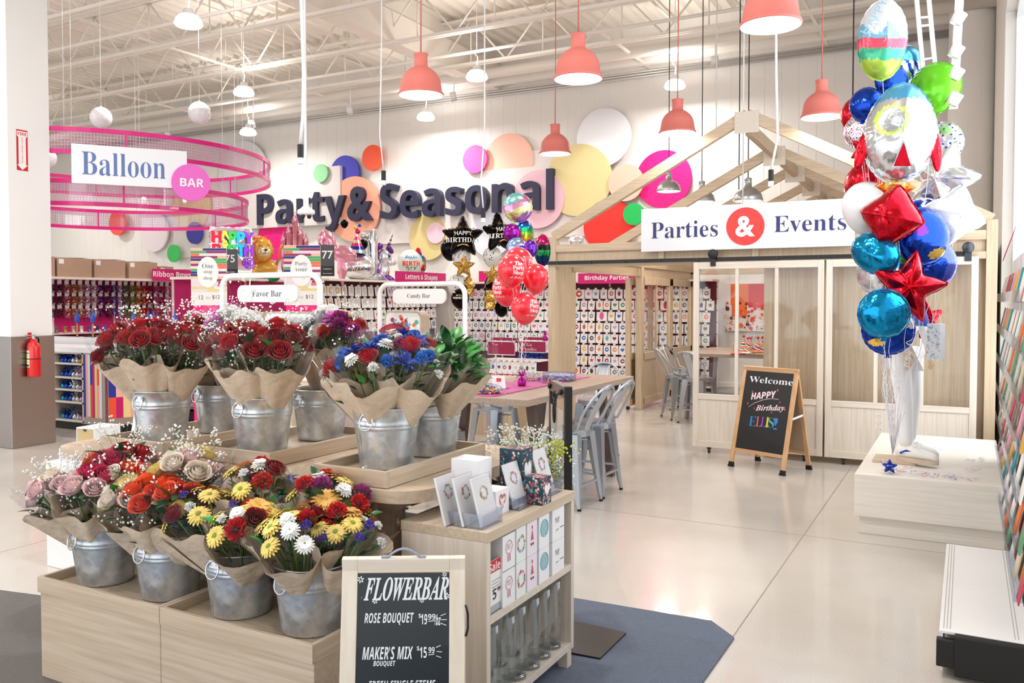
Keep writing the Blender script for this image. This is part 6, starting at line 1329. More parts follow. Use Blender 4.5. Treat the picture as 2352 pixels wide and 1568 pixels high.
for x, y in ((0.02, .10), (.10, -.10)):
    b = B(); vs = []; n = 20; k = 9
    for i in range(k+1):   # heel to toe sections
        t = i/k; X = x-.10+.30*t; w = .034+.018*math.sin(pi*min(1, t*1.05))**.7-(.012 if t > .9 else 0); hgt = .12-.065*max(0, (t-.30)/.7)**.7 if t > .3 else .12-.015*abs(t-.15)
        for j in range(n): a = 2*pi*j/n; vs.append((X, y+w*math.cos(a)*(1 if math.sin(a) < .2 else .85), .022+max(0, (.5+.5*math.sin(a))**.8)*hgt*(.72 if i in (0, k) else 1)))
    b.add(vs, [(i*n+j, i*n+(j+1) % n, (i+1)*n+(j+1) % n, (i+1)*n+j) for i in range(k) for j in range(n)]+[tuple(range(n))[::-1], tuple(k*n+j for j in range(n))], 0, True); sh = b.obj('sneaker', mat('sneaker_white', 'efece6', .5), mq)
    b = B(); b.prism([(x-.105+.155*(1+math.cos(a))-.0, y+(.046+.012*math.cos(a))*math.sin(a)) for a in [2*pi*i/28 for i in range(28)]], 0.0, .034); b.obj('sole', mat('gum_sole', 'cbb8a4', .6), sh)
    b = B(); b.add([(x-.06, y-.0475, .07), (x-.01, y-.050, .095), (x+.03, y-.052, .085), (x-.02, y-.0515, .078), (x-.055, y-.049, .055)], [(0, 1, 2, 3, 4)]); b.obj('blue_stripe', ROY, sh)
    b = B(); [b.tube([(x+.04+.02*i, y-.03, .112-.008*i), (x+.05+.02*i, y, .121-.009*i), (x+.04+.02*i, y+.03, .112-.008*i)], .003, 5) for i in range(4)]; b.obj('laces', WHITE, sh)
tag(B().box((-.62, 6.93, .4305), (-.32, 7.22, .452)).obj('plywood_plate', WOODX, bevel=.002), 'small wood board under the mannequin sneakers', 'base board')
mq.location.z = .4525
gb = empty('gift_bag', (-.20, 6.95, 1.22), 'blue and white floral gift bag hanging by the mannequin', 'gift bag', None, -.5)
B().box((-.05, -.035, 0), (.05, .035, .27)).obj('bag', mat('bag_paper', 'eef1f4', .5), gb, bevel=.003)
b = B(); rr = random.Random(6)
for i in range(60):
    x, z, r, a0 = rr.uniform(-.046, .046), rr.uniform(.01, .26), rr.uniform(.004, .011), rr.random()*6; b.tube([(x+r*math.cos(a0+t*.5)*(1-t/14), -.0358, z+r*math.sin(a0+t*.5)*(1-t/14)) for t in range(10)], .0011, 4)
b.obj('printed_scrolls', mat('scroll_blue', '7d95b8', .6), gb); b = B(); b.tube([(-.03, 0, .27), (-.025, 0, .34), (.025, 0, .34), (.03, 0, .27)], .003, 5); b.obj('handle', WHITE, gb)
# tall white racks and hanging paper cups by the window
def ladder(pts, lab):
    e = empty('wire_ladder', pts[0], lab, 'display ladder'); o = Vector(pts[0]); q = [Vector(p)-o for p in pts]
    B().bar(q[0], q[1], .03, .03).obj('rail', WHITEM, e); B().bar(q[2], q[3], .03, .03).obj('rail', WHITEM, e)
    for t in (.1, .42, .5, .82): B().bar(q[0].lerp(q[1], t), q[2].lerp(q[3], t), .014, .014).obj('rung', WHITEM, e)
D_ = 6.6; ladder([at(2100, -60, D=D_), at(2122, 180, D=D_), at(2128, -60, D=D_), at(2150, 175, D=D_)], 'white metal ladder rail rising behind the lime balloon')
e = empty('paper_garland', at(2200, -20, D=6.4), 'hanging strip of white paper rolls beside the balloons', 'garland'); o = e.location.copy()
b = B()
for (x0, y0), (x1, y1) in (((2205, -20), (2190, 250)),):
    p, q = at(x0, y0, D=6.4)-o, at(x1, y1, D=6.4)-o; b.bar(p, q, .06, .004, up=(0, 1, 0))
b.obj('strip', PAPER, e)
for px, py in ((2201, 42), (2196, 118), (2196, 170), (2192, 228)):
    p = at(px, py, D=6.36)-o; b = B(); b.T = Matrix.Translation(p) @ Matrix.Rotation(.5, 4, 'Y'); b.lathe([(.042, -.045), (.048, .045)], 20); b.obj('paper_roll', PAPER, e).modifiers.new('s', 'SOLIDIFY').thickness = .002
# ---------------------------------------------------------------- card rack by the window
ck = empty('card_rack', (.07, 4.9, 0), 'white metal card rack standing along the window with a black end', 'display rack')
O = ck.location
def rk(name, a, b2, m, bv=0): return B().box(Vector(a)-O, Vector(b2)-O, m=0).obj(name, m, ck, bevel=bv)
rk('deck', (-.09, 4.17, .185), (.29, 4.92, .20), WHITEM, .003); rk('deck', (-.09, 4.925, .185), (.29, 5.68, .20), WHITEM, .003); rk('kick_plate', (-.085, 4.17, .02), (-.075, 5.68, .185), WHITEM)
rk('end_cap', (-.03, 4.12, .02), (.29, 4.17, .197), BLACKM, .006); rk('corner_bumper', (-.10, 4.13, .05), (-.025, 4.175, .17), BLACKM, .004); rk('back_panel', (.295, 4.1, .2), (.312, 7.5, 1.95), WHITEM)
b = B(); [b.box(Vector((x, 4.2, .2))-O, Vector((x+.004, 5.66, .2006))-O) for x in (-.075, -.062, -.049, .2, .213)]; b.obj('perforation_lines', mat('slot_grey', 'b9b4ae', .6), ck)
CC_ = ['c23a4c', 'f2efe8', 'e89aa8', '5f9a6c', '2a8f98', 'd8c9a8', 'f0eee9', '8c6a5a', 'e8702c', 'e2a63a', 'cfd6c4', 'f7f5f2']
n = 0
for k, z in enumerate((.33, .55, .77, .99, 1.21, 1.43, 1.65)):
    pk = rk('pocket_shelf', (.20, 4.3, z), (.29, 7.4, z+.005), ACR); rk('pocket_lip', (.198, 4.3, z), (.201, 7.4, z+.06), ACR)
    for j in range(9):
        y = 4.3+.36*j; c = CC_[(3*k+5*j) % 12]
        for q in range(2):
            e = tag(B().box((-.003, -.065, 0), (.003, .065, .175-.02*q)).obj('greeting_card', mat('rackcard_'+CC_[(3*k+5*j+4*q) % 12], CC_[(3*k+5*j+4*q) % 12], .5), loc=(.213+.022*q, y, z+.006), rot=(0, .2, 0)), '', 'greeting card', 'cards in the window rack')
            hue = {'c23a4c': 'red', 'f2efe8': 'ivory', 'e89aa8': 'pink', '5f9a6c': 'green', '2a8f98': 'teal', 'd8c9a8': 'sand', 'f0eee9': 'cream', '8c6a5a': 'brown', 'e8702c': 'orange', 'e2a63a': 'mustard', 'cfd6c4': 'sage', 'f7f5f2': 'white'}[CC_[(3*k+5*j+4*q) % 12]]
            e['label'] = '%s card in the %s pocket row, %s stack from the black end, %s' % (hue, ['lowest', 'second', 'third', 'fourth', 'fifth', 'sixth', 'top'][k], ['first', 'second', 'third', 'fourth', 'fifth', 'sixth', 'seventh', 'eighth', 'ninth'][j], 'back' if q else 'front')
e = tag(B().box((-.002, -.05, 0), (.002, .05, .2)).obj('sign_tab', CRIM, loc=(.2, 6.2, 1.93), rot=(.5, .3, 0)), 'small crimson sign tab sticking out at the top of the card rack', 'sign tab')
# ================================================================ shop fixtures along the back and side
ORD = ['first', 'second', 'third', 'fourth', 'fifth', 'sixth', 'seventh', 'eighth', 'ninth', 'tenth', 'eleventh', 'twelfth', 'thirteenth', 'fourteenth', 'fifteenth', 'sixteenth', 'seventeenth', 'eighteenth', 'nineteenth', 'twentieth', 'twenty-first', 'twenty-second', 'twenty-third', 'twenty-fourth', 'twenty-fifth', 'twenty-sixth']
ROWS = ['top', 'second', 'third', 'fourth', 'fifth', 'sixth', 'seventh', 'lowest']
DARKM = mat('maroon_board', '58102c', .6); CARD = mat('packet_card', 'efedec', .45); TABM = mat('price_tab', 'f4f4f4', .5)
def gondola(name, M, w, h, back, lab, base=True, shelf=.42, rows=()):
    """wall rack: local x along the face, face at y=0 looking to -y"""
    e = empty(name, (0, 0, 0), lab, 'display rack', M=M)
    B().box((0, .0, .1), (w, .04, h)).obj('back_panel', back, e); b = B(); x = 0
    n = max(1, round(w/1.2))
    for i in range(n+1): b.box((i*w/n-.015, -.008, .1), (i*w/n+.015, .0, h))
    b.obj('uprights', OFFW, e)
    B().box((-.02, -shelf, h), (w+.02, .04, h+.035)).obj('top_shelf', mat('shelf_cream', 'e6ded2', .4), e)
    if base: B().box((0, -.45, .12), (w, .0, .16)).obj('base_deck', mat('shelf_cream'), e); B().box((0, -.42, 0), (w, -.40, .12)).obj('kick_plate', BLACKM, e); B().box((0, -.455, .165), (w, -.40, .235)).obj('price_rail', CRIM, e)
    if rows:
        b = B(); [b.box((.0, -.012, z-.004), (w, -.002, z+.018)) for z in rows]; b.obj('hook_rails', DARKM, e)
    return e
PM = {}
def packet_mesh(kind, col, letter=None, w=.105, h=.178):
    k = (kind, col, letter, w)
    if k in PM: return PM[k]
    b = B(); b.box((-w/2, -.004, -h), (w/2, .004, 0), 0); b.box((-.022, -.03, .0), (.022, -.004, .028), 2); b.box((-.003, -.03, -.004), (.003, .1, .002), 3)
    y = -.0048; r = w*.29; c = -h*.46
    if letter: 
        v, f = textgeo(letter, 'sans'); x0, x1 = min(p[0] for p in v), max(p[0] for p in v); s = r*2.2/max(p[1] for p in v); s2 = min(s, w*.75/(x1-x0)); b.add([((p[0]-(x0+x1)/2)*s2, y, c-r*1.0+p[1]*s) for p in v], f, 1)
    else:
        if kind == 'heart': P = [(.95*math.sin(t)**3*r, (13*math.cos(t)-5*math.cos(2*t)-2*math.cos(3*t)-math.cos(4*t))/16*r) for t in [2*pi*i/24 for i in range(24)]]
        elif kind == 'star': P = [(r*1.1*(1 if i % 2 == 0 else .48)*math.cos(pi*i/5+pi/2), r*1.1*(1 if i % 2 == 0 else .48)*math.sin(pi*i/5+pi/2)) for i in range(10)]
        elif kind == 'oval': P = [(r*.72*math.cos(t), r*1.1*math.sin(t)) for t in [2*pi*i/20 for i in range(20)]]
        else: P = [(r*math.cos(t), r*math.sin(t)) for t in [2*pi*i/20 for i in range(20)]]
        b.add([(x, y, c+z) for x, z in P], [tuple(range(len(P)))], 1)
        if kind == 'disc': b.add([(x*.5+.1*r, y-.0004, c+z*.35) for x, z in P], [tuple(range(len(P)))], 4)
    if kind != 'letter':
        for q in (0, 1): b.add([(-w/2+(.012+.013*q+.006*s)*math.cos(t), y, -h+(.012+.013*q+.006*s)*math.sin(t)) for s in (0, 1) for t in [pi/2*i/6 for i in range(7)]], [(i, i+1, i+8, i+7) for i in range(6)], 5)
    me = mesh_of(b.obj('balloon_packet', [CARD, mat('motif_'+col, col, .4), TABM, CHROME, PAPER, mat('corner_'+('d8502c' if kind != 'heart' else '8a5cc0'), 'd8502c' if kind != 'heart' else '8a5cc0', .5)])); PM[k] = me; return me
CN = {'c8a24a': 'gold', 'c9cdd6': 'silver', 'd0402c': 'red', '2f62b8': 'blue', '3f8f4c': 'green', 'd85a9a': 'pink', '5a3a80': 'purple', '2a2a30': 'black', 'e2b43c': 'yellow', '7a7a82': 'grey', '52b0b8': 'teal', 'e8823c': 'orange', '8a1f4c': 'plum', 'b4a4d8': 'lilac'}
PK = [0]
def packet(M, x, z, kind, col, letter, lab, group, w=.105):
    o = bpy.data.objects.new('balloon_packet', packet_mesh(kind, col, letter, w)); COL.objects.link(o); PK[0] += 1
    o.matrix_world = M @ Matrix.Translation((x, -.085-.01*R.random(), z)) @ Matrix.Rotation(R.uniform(-.06, .06), 4, 'Y') @ Matrix.Rotation(-.1, 4, 'X') @ Matrix.Rotation(R.uniform(-.15, .15), 4, 'Z')
    return tag(o, lab, 'packet', group)
KND = {'disc': 'round balloon', 'heart': 'heart', 'star': 'star', 'oval': 'oval balloon'}
def signboard(name, M, w, h, m, lab, body, tm=WHITE, style='sans', th=.5, cat='sign', off=0, tx=0):
    e = empty(name, (0, 0, 0), lab, cat, M=M); B().box((-w/2, -.008, 0), (w/2, .008, h)).obj('board', m, e)
    lettering(body, tm, e, frame((tx, -.0095, h/2), (1, 0, 0), (0, -1, 0)), h=h*th, style=style, off=off); return e
# --- racks on the back wall, facing the shop
FY = 15.12
for nm, x0, x1, lab in (('k', -9.62, -7.1, 'wall rack of kids balloons behind the black star balloons'), ('b', -7.05, -3.95, 'wall rack of birthday balloons seen through the booth entrance')):
    M = Matrix.Translation((x0, FY, 0)); zs = [1.90-.2125*i for i in range(8)]
    gondola('balloon_rack', M, x1-x0, 2.0, DARKM, lab, rows=zs)
    w = x1-x0; n = int(w/.135) if nm == 'k' else int(w/.15)
    for i, z in enumerate(zs):
        if nm == 'k' and i > 5: continue
        x = .08; j = 0
        while x < w-.07:
            px = x0+x
            if nm == 'b' and px < -6.85: x += .145; continue
            kind = R.choice(('disc', 'disc', 'disc', 'oval', 'heart', 'star')); col = R.choice(list(CN)[2:] if nm == 'b' else list(CN)[1:]); wide = nm == 'b' and i < 3 and R.random() < .18
            if nm == 'k' and R.random() < .5: col = R.choice(('c9cdd6', 'd85a9a', 'b4a4d8', '52b0b8'))
            packet(M, x+(.05 if wide else 0), z-.03, kind, col, None, '%s %s packet, %s row and %s along, %s rack' % (CN[col], KND[kind], ROWS[i], ORD[j], 'kids' if nm == 'k' else 'birthday'), 'balloon packets on the racks', .225 if wide else .142 if nm == 'b' else .138)
            x += (.245 if wide else .158 if nm == 'b' else .15); j += 1
signboard('rack_sign', Matrix.Translation((-8.05, FY-.2, 2.04)), 1.5, .22, MAG, 'magenta header sign reading Kids above the kids rack', 'Kids', th=.5, tx=-.28)
signboard('rack_sign', Matrix.Translation((-5.85, FY-.46, 1.975)), 1.25, .195, MAG, 'magenta header sign reading Birthday Parties in the booth entrance', 'Birthday Parties', th=.56, tx=-.05)
# --- letter balloons rack running towards the wall (faces +x)
ML = frame((-9.9, 11.2, 0), (0, 1, 0), (0, 0, 1)); wL = 3.75
zs = [1.945, 1.73, 1.51, 1.29]
gondola('letter_rack', ML, wL, 2.0, DARKM, 'rack of letter and shape balloon packets running to the back wall', rows=zs, shelf=.35)
rowsL = ['BCDEABCDE', 'GHIJFGHIJ', 'MNOKLMNO', 'RSTPQRST']
for i, z in enumerate(zs):
    nx = len(rowsL[i])
    for j in range(19):
        x = .12+.19*j
        if j < nx: g = j < (4 if i < 2 else 3); col = 'c8a24a' if g else 'c9cdd6'; packet(ML, x, z-.03, 'letter', col, rowsL[i][j], '%s foil letter %s packet in the %s row of the letter rack' % (CN[col], rowsL[i][j], ROWS[i]), 'balloon packets on the racks', .165)
        else: kind = ('oval', 'heart', 'star', 'disc')[i]; col = R.choice(('2f62b8', 'd85a9a', '3f8f4c', 'd0402c', '5a3a80', 'c8a24a', 'b4a4d8')); packet(ML, x, z-.03, kind, col, None, '%s %s packet, %s row and %s along, letter rack' % (CN[col], KND[kind], ROWS[i], ORD[j]), 'balloon packets on the racks', .165)
MS = lambda y, z, x=-9.55: frame((x, y, z), (0, 1, 0), (0, 0, 1))
signboard('rack_sign', MS(13.95, 2.0), 1.75, .22, MAG, 'magenta header sign reading Letters & Shapes', 'Letters & Shapes', th=.62)
tag(B().box((-10.0, 14.98, .1), (-9.45, 15.05, 2.02)).obj('rack_end_panel', mat('panel_grey', 'c9c2ba', .5)), 'grey upright end panel where the letter rack meets the kids rack', 'end panel')
# --- helium section between
MH = frame((-10.0, 8.35, 0), (0, 1, 0), (0, 0, 1))
gondola('helium_rack', MH, 2.75, 1.96, MAG, 'magenta backed helium tank section behind the Favor Bar arch', shelf=.4)
for i in range(6):
    y = 8.7+.32*i; e = empty('helium_tank', (-9.75, y, 1.18), 'navy helium tank box on the magenta shelves, %s in its row' % ORD[i], 'helium tank', 'helium tanks on the shelf')
    B().box((-.1, -.13, 0), (.1, .13, .26)).obj('carton', mat('tank_navy', '231f66', .4), e, bevel=.003); b = B(); b.T = frame((.101, 0, .15), (0, 1, 0), (1, 0, 0)); b.ball((.05, -.02, 0), (.05, .06, .001), 16, 4); b.ball((-.05, .0, 0), (.035, .04, .001), 16, 4, 1); b.obj('printed_balloons', [mat('print_red', 'd8323c', .5), mat('print_lilac', 'c8a8e0', .5)], e)
B().box((-9.98, 8.4, 1.15), (-9.6, 11.05, 1.18)).obj('shelf_board', mat('shelf_cream'), None)
tag(bpy.data.objects['shelf_board'], 'cream shelf board carrying the navy helium boxes', 'shelf')
for i in range(8):
    e = empty('curling_ribbon_roll', (-9.2+.02*i, 8.25+.16*i, 1.30), '%s roll of ribbon in the clear tubs by the Favor Bar' % ['red', 'rose', 'pink', 'scarlet', 'silver', 'white', 'cherry', 'blush'][i], 'ribbon roll', 'ribbon rolls in clear tubs')
    c = ['c8203c', 'e07a9a', 'f0a0c0', 'd83a4a', 'c4c6ca', 'f0f0f0', 'a8142c', 'f0c8d0'][i]; b = B(); b.T = Matrix.Rotation(pi/2, 4, 'X'); b.lathe([(.02, -.05), (.075, -.05), (.08, 0), (.075, .05), (.02, .05)], 20, closed=True); b.obj('roll', foilm('roll_'+c, c, .25), e)
tag(B().box((-9.35, 8.1, 1.19), (-8.95, 9.55, 1.215)).obj('tub_shelf', WHITEM), 'white tub shelf under the ribbon rolls', 'shelf')
# --- ribbon rack far behind the counter (faces +x)
MR = frame((-12.5, 7.1, 0), (0, 1, 0), (0, 0, 1)); wR = 4.3
zs = [1.93, 1.745, 1.55]
gondola('ribbon_rack', MR, wR, 1.985, mat('fuchsia_board', 'c00a66', .5), 'fuchsia backed ribbon and bow rack behind the balloon counter', rows=zs, shelf=.42)
for z in (1.145, .985): 
    tag(B().box((-12.48, 7.2, z), (-12.05, 11.35, z+.02)).obj('shelf_board', mat('shelf_cream')), 'cream shelf of ribbon spools, %s' % ('upper' if z > 1 else 'lower'), 'shelf')
POM = {}
def pom(col):
    if col in POM: return POM[col]
    b = B(); rr = random.Random(len(POM)); b.box((-.035, -.012, .01), (.035, -.008, .075), 1)
    for i in range(85):
        d = Vector((rr.uniform(-1, 1), rr.uniform(-1, 1), rr.uniform(-1, 1))).normalized(); c = Vector((d.x*.062, d.y*.05-.03, d.z*.075-.065))*rr.uniform(.75, 1.05); u = d.orthogonal().normalized()*.013; v = d.cross(u).normalized()*.006
        b.add([c-u-v, c+u-v+d*.012, c+u+v+d*.012, c-u+v], [(0, 1, 2, 3)])
    b.box((-.02, -.04, .075), (.02, -.012, .1), 1); me = mesh_of(b.obj('gift_bow', [mat('bow_'+col, col, .25, .45, spec=.8), CARD])); POM[col] = me; return me
PC = [('141416', 'black'), ('141416', 'black'), ('c9a98a', 'tan'), ('b89648', 'gold'), ('c8b48a', 'champagne'), ('d8d8da', 'silver'), ('e4e6ea', 'white'), ('3c1f7a', 'violet'), ('15183c', 'navy'), ('1f3a9a', 'blue'), ('b8d4e8', 'pale blue'), ('1f8a44', 'green'), ('6fce3c', 'lime'), ('d8ac4a', 'amber'), ('e87a2c', 'orange'), ('7a1030', 'maroon'), ('e08aa8', 'pink'), ('a01862', 'magenta'), ('e8d8dc', 'blush')]
for i, z in enumerate(zs):
    for j, (c, nm) in enumerate(PC):
        o = bpy.data.objects.new('gift_bow', pom(c)); COL.objects.link(o); o.matrix_world = MR @ Matrix.Translation((1.02+.118*j+.012*R.random(), -.06, z-.03)) @ Matrix.Rotation(R.random()*.5, 4, 'Y') if False else MR @ Matrix.Translation((1.02+.118*j+.012*R.random(), -.06, z-.03))
        tag(o, '%s shiny gift bow, %s row, %s along the ribbon rack' % (nm, ROWS[i], ORD[j]), 'gift bow', 'gift bows on the ribbon rack')
for i, z in enumerate(zs):
    for j in range(4): packet(MR, .42+.13*j, z-.03, 'disc', ('d0402c', '2a2a30', 'c8a24a', 'd85a9a')[(i+j) % 4], None, '%s gift tag packet, %s row and %s along, ribbon rack' % (CN[('d0402c', '2a2a30', 'c8a24a', 'd85a9a')[(i+j) % 4]], ROWS[i], ORD[j]), 'tag packets on the ribbon rack', .12)
SPC = [('2a2a30', 'black'), ('6a6a72', 'grey'), ('a8823c', 'bronze'), ('c8b48a', 'champagne'), ('e8e4da', 'ivory'), ('6a4aa8', 'violet'), ('1f2a6a', 'navy'), ('3f6fc0', 'blue'), ('8ab4dc', 'sky blue'), ('bcd8ea', 'ice blue'), ('1f9a9a', 'teal'), ('1f9a4c', 'green'), ('6fc04a', 'lime'), ('f0d060', 'yellow'), ('f0a03c', 'amber'), ('e8702c', 'orange'), ('e8508a', 'hot pink'), ('f0a0c0', 'pink'), ('f0c8d4', 'blush'), ('d8d8dc', 'silver')]
SM = {}
for i, z in enumerate((1.165, 1.005)):
    for j in range(24):
        c, nm = SPC[j % 20] if i == 0 else SPC[(4, 9, 3, 4, 19, 10, 4, 8, 9, 18, 4, 19, 9, 4, 2, 19, 0, 7, 12, 18, 4, 9, 17, 19)[j]]
        if c not in SM:
            b = B(); b.lathe([(0, 0), (.03, 0), (.03, .008), (.024, .01), (.024, .09), (.03, .092), (.03, .1), (0, .1)], 14, m=0); SM[c] = mesh_of(b.obj('ribbon_spool', mat('spool_'+c, c, .3, .2)))
        o = bpy.data.objects.new('ribbon_spool', SM[c]); COL.objects.link(o); o.location = (-12.12, 7.85+.135*j, z); tag(o, '%s ribbon spool, %s along the %s spool shelf' % (nm, ORD[j], 'upper' if i == 0 else 'lower'), 'ribbon spool', 'ribbon spools on the rack')
for j, (y, w, h, d) in enumerate(((7.35, .62, .30, .5), (8.0, .58, .29, .5), (8.62, .56, .29, .5), (9.24, .56, .28, .5), (9.83, .3, .22, .4), (10.2, .42, .18, .4), (10.68, .4, .17, .4))):
    e = empty('cardboard_box', (-12.33, y+w/2, 2.02), 'brown cardboard box on the ribbon rack, ' + ['nearest the white column', 'second from the column', 'third from the column', 'fourth from the column, above the header sign edge', 'small one behind the header sign', 'low one behind the header sign', 'lowest one next to the striped banner'][j], 'cardboard box', 'cardboard boxes on the ribbon rack')
    B().box((-.2, -w/2+.004, 0), (.22, w/2-.004, h)).obj('carton', mat('cardboard', 'b0957c', .8, vary=.08), e); b = B(); b.add([(-.2, -w/2, h), (.22, -w/2, h), (.22, w/2-.05, h+.012), (-.2, w/2-.05, h+.006)], [(0, 1, 2, 3)]); b.obj('flap', mat('cardboard'), e); B().box((.2205, -w/2+.03, h-.09), (.2215, -w/2+.11, h-.02)).obj('shipping_label', PAPER, e)
signboard('rack_sign', MS(10.4, 1.995, -12.05), 1.5, .2, MAG, 'magenta header sign reading Ribbon Bows & Wrapping', 'Ribbon Bows & Wrapping', th=.62, tx=.02)
# --- striped promo banners and black blade signs
STC = ['8e2a5c', 'f2b49c', '4aa860', 'e2ce86', 'e4d4de', '2b2f7a', 'ee6a48', 'e8e4ea']
def banner(pL, pR, zb, zt, lab, words, extra):
    pL, pR = Vector((*pL, 0)), Vector((*pR, 0)); w = (pR-pL).length; M = frame(((pL.x+pR.x)/2, (pL.y+pR.y)/2, 0), pR-pL, (0, 0, 1))
    e = empty('promo_banner', (0, 0, 0), lab, 'banner', 'striped promotion banners', M=M)
    B().box((-w/2, .0, zb), (w/2, .02, zt)).obj('panel', OFFW, e); n = 17; b = B(); rr = random.Random(4); z1 = zt; dz = (zt-zb)*.76/n
    for i in range(n):
        s = rr.uniform(.2, .8)*w-w/2; a, c = rr.sample(range(8), 2); b.box((-w/2, -.002, z1-dz), (s, 0, z1-dz*.1), a); b.box((s, -.002, z1-dz), (w/2, 0, z1-dz*.1), c); z1 -= dz
    b.obj('printed_stripes', [mat('stripe_'+c, c, .6) for c in STC], e)
    zc = zt-(zt-zb)*.42; b = B(); b.T = frame((-.02*w, -.004, zc), (1, 0, 0), (0, -1, 0)); b.prism([(.30*w*math.cos(a), .36*w*math.sin(a)*1.2) for a in [2*pi*i/40 for i in range(40)]], 0, .002); b.obj('oval', mat('oval_white', 'f0eeec', .6), e)
    for i, t in enumerate(words): lettering(t, mat('banner_ink', '77757a', .6), e, frame((-.02*w, -.0075, zc+.13*w*(1.35-i*1.35)), (1, 0, 0), (0, -1, 0)), h=.115*w if i else .13*w, style='serif', off=-.008)
    lettering('12', INK, e, frame((-.22*w, -.001, zb+(zt-zb)*.14), (1, 0, 0), (0, -1, 0)), h=.11*w); lettering('for', mat('grey_ink'), e, frame((-.02*w, -.001, zb+(zt-zb)*.135), (1, 0, 0), (0, -1, 0)), h=.07*w); lettering('$12', INK, e, frame((.2*w, -.001, zb+(zt-zb)*.14), (1, 0, 0), (0, -1, 0)), h=.12*w)
    B().box((-w/2+.02, .005, .0), (w/2-.02, .35, zb)).obj('magenta_endcap', HOT, e)
    return e
banner((-8.50, 7.37), (-8.11, 7.58), 1.60, 2.31, 'striped banner with an oval reading One stop shop', ('One', 'stop', 'shop'), 0)
banner((-7.70, 8.15), (-7.29, 8.37), 1.60, 2.365, 'striped banner with an oval reading Party your way', ('Party', 'your', 'way'), 0)
def blade(px0, px1, py0, py1, D_, big, small, lab):
    a, c = at(px0, py1, D=D_), at(px1, py1, D=D_); w = (c-a).length; h = at(px0, py0, D=D_).z-a.z; M = frame(((a.x+c.x)/2, (a.y+c.y)/2, a.z), c-a, (0, 0, 1)); e = empty('aisle_sign', (0, 0, 0), lab, 'sign', 'black aisle number signs', M=M)
    B().box((-w/2, 0, 0), (w/2, .012, h)).obj('panel', mat('smoked_panel', '3a3436', .3), e); B().box((-w/2, -.004, 0), (w/2, -.0005, h*.32)).obj('black_band', BLACK, e)
    b = B(); b.box((-w/2-.012, -.006, -h*.3), (-w/2, .02, h+.01)); b.obj('frame_edge', BLACK, e)
    lettering(big, WHITE, e, frame((0, -.0015, h*.68), (1, 0, 0), (0, -1, 0)), h=h*.26, off=.012)
    for i, t in enumerate(small): lettering(t, WHITE, e, frame((0, -.0055, h*(.23-.14*i)), (1, 0, 0), (0, -1, 0)), w=w*(.62, .72)[i], style='sans')
blade(511, 546, 572, 640, 11.6, '75', ('Helium Tanks',), 'black aisle sign numbered 75 for helium tanks'); blade(737, 768, 562, 634, 12.3, '77', ('Foil Balloons', 'Letters & Numbers'), 'black aisle sign numbered 77 for foil balloons')
# --- foil shapes standing on top of the racks
tg = 'foil balloons on top of the racks'
def top(px, py, turn=0): p = at(px, py, X=-9.75); return face_cam(p, turn), p, 1942./((p.y*math.cos(YAW) - p.x*math.sin(YAW)))
M, p, f = top(531, 572); e = empty('letter_balloon', p, 'rainbow HAPPY BIRTHDAY letter foil balloon beside the lion', 'balloon', tg, M=M @ Matrix.Rotation(.25, 4, 'Z'))
foil_b(lambda a: 40/f*(1.15/max(abs(math.cos(a)), abs(math.sin(a))*.95)), 12/f, 60).obj('skin', WFO, e)
RBW = ['d01c2c', 'e8b83c', '2a9a44', '1f8fd0', '7a2aa0']
for r_, t in ((0, 'HAPPY'), (1, 'BIRTH'), (2, 'DAY @')):
    for i, c in enumerate(t):
        if c != ' ': lettering(c, foilm('rain_'+RBW[i], RBW[i]), e, frame(((-36+18*i)/f, -14/f, (26-29*r_)/f), (1, 0, 0), (0, -1, 0)), h=27/f, style='sans' if c != '@' else None, off=.02, ext=.05)
M, p, f = top(603, 580); e = empty('lion_balloon', p, 'standing lion foil balloon with an orange mane and green leaves', 'balloon', tg, M=M)
u = 1/f; LOR = mat('lion_orange', 'd8741c', .22, .2, coat=.5); LYE = mat('lion_yellow', 'dfa638', .22, .2, coat=.5); LGR = foilm('leaf_foil', '2f7a4a', .2)
b = B().ball((4*u, 0, -36*u), (29*u, 20*u, 22*u), 24, 14).ball((-14*u, -4*u, -50*u), (11*u, 10*u, 18*u), 16, 10).ball((22*u, -2*u, -48*u), (11*u, 10*u, 18*u), 16, 10); b.obj('body', LYE, e)
b = B(); 
hd_ = foil_b(lambda a: 32*u*(1+.03*math.sin(18*a)), 20*u, 72); hd_.obj('mane', LOR, e, loc=(-8*u, -10*u, 5*u))
foil_b(ell(19*u, 24*u), 9*u, 40).obj('face', LYE, e, loc=(2*u, -26*u, 6*u)); foil_b(ell(13*u, 11*u), 7*u, 30).obj('muzzle', foilm('lion_cream', 'e6dcb0', .3), e, loc=(4*u, -33*u, 0))
b = B(); b.ball((7*u, -41*u, 4*u), (3.5*u, 1.5*u, 2.6*u), 10, 6); b.tube([(7*u, -41*u, 2*u), (6*u, -41*u, -3*u), (2*u, -40*u, -5*u)], .5*u, 5); [b.tube([(x*u+3*u*math.cos(a), -36*u, 12*u+2.5*u*math.sin(a)) for a in [pi*i/6 for i in range(7)]], .5*u, 5) for x in (-4, 12)]; [b.tube([(-8*u+20*u*math.cos(a), -26*u, 5*u+20*u*math.sin(a)), (-8*u+28*u*math.cos(a), -17*u, 5*u+28*u*math.sin(a))], .4*u, 4) for a in [1+.32*i for i in range(14)]]; b.obj('nose_and_lines', BLACK, e)
B().tube([(30*u, 2*u, -30*u), (36*u, 0, -10*u), (38*u, 0, 8*u), (44*u, 0, 16*u)], [3*u, 2.6*u, 2.6*u, 5*u], 8).obj('tail', LOR, e)
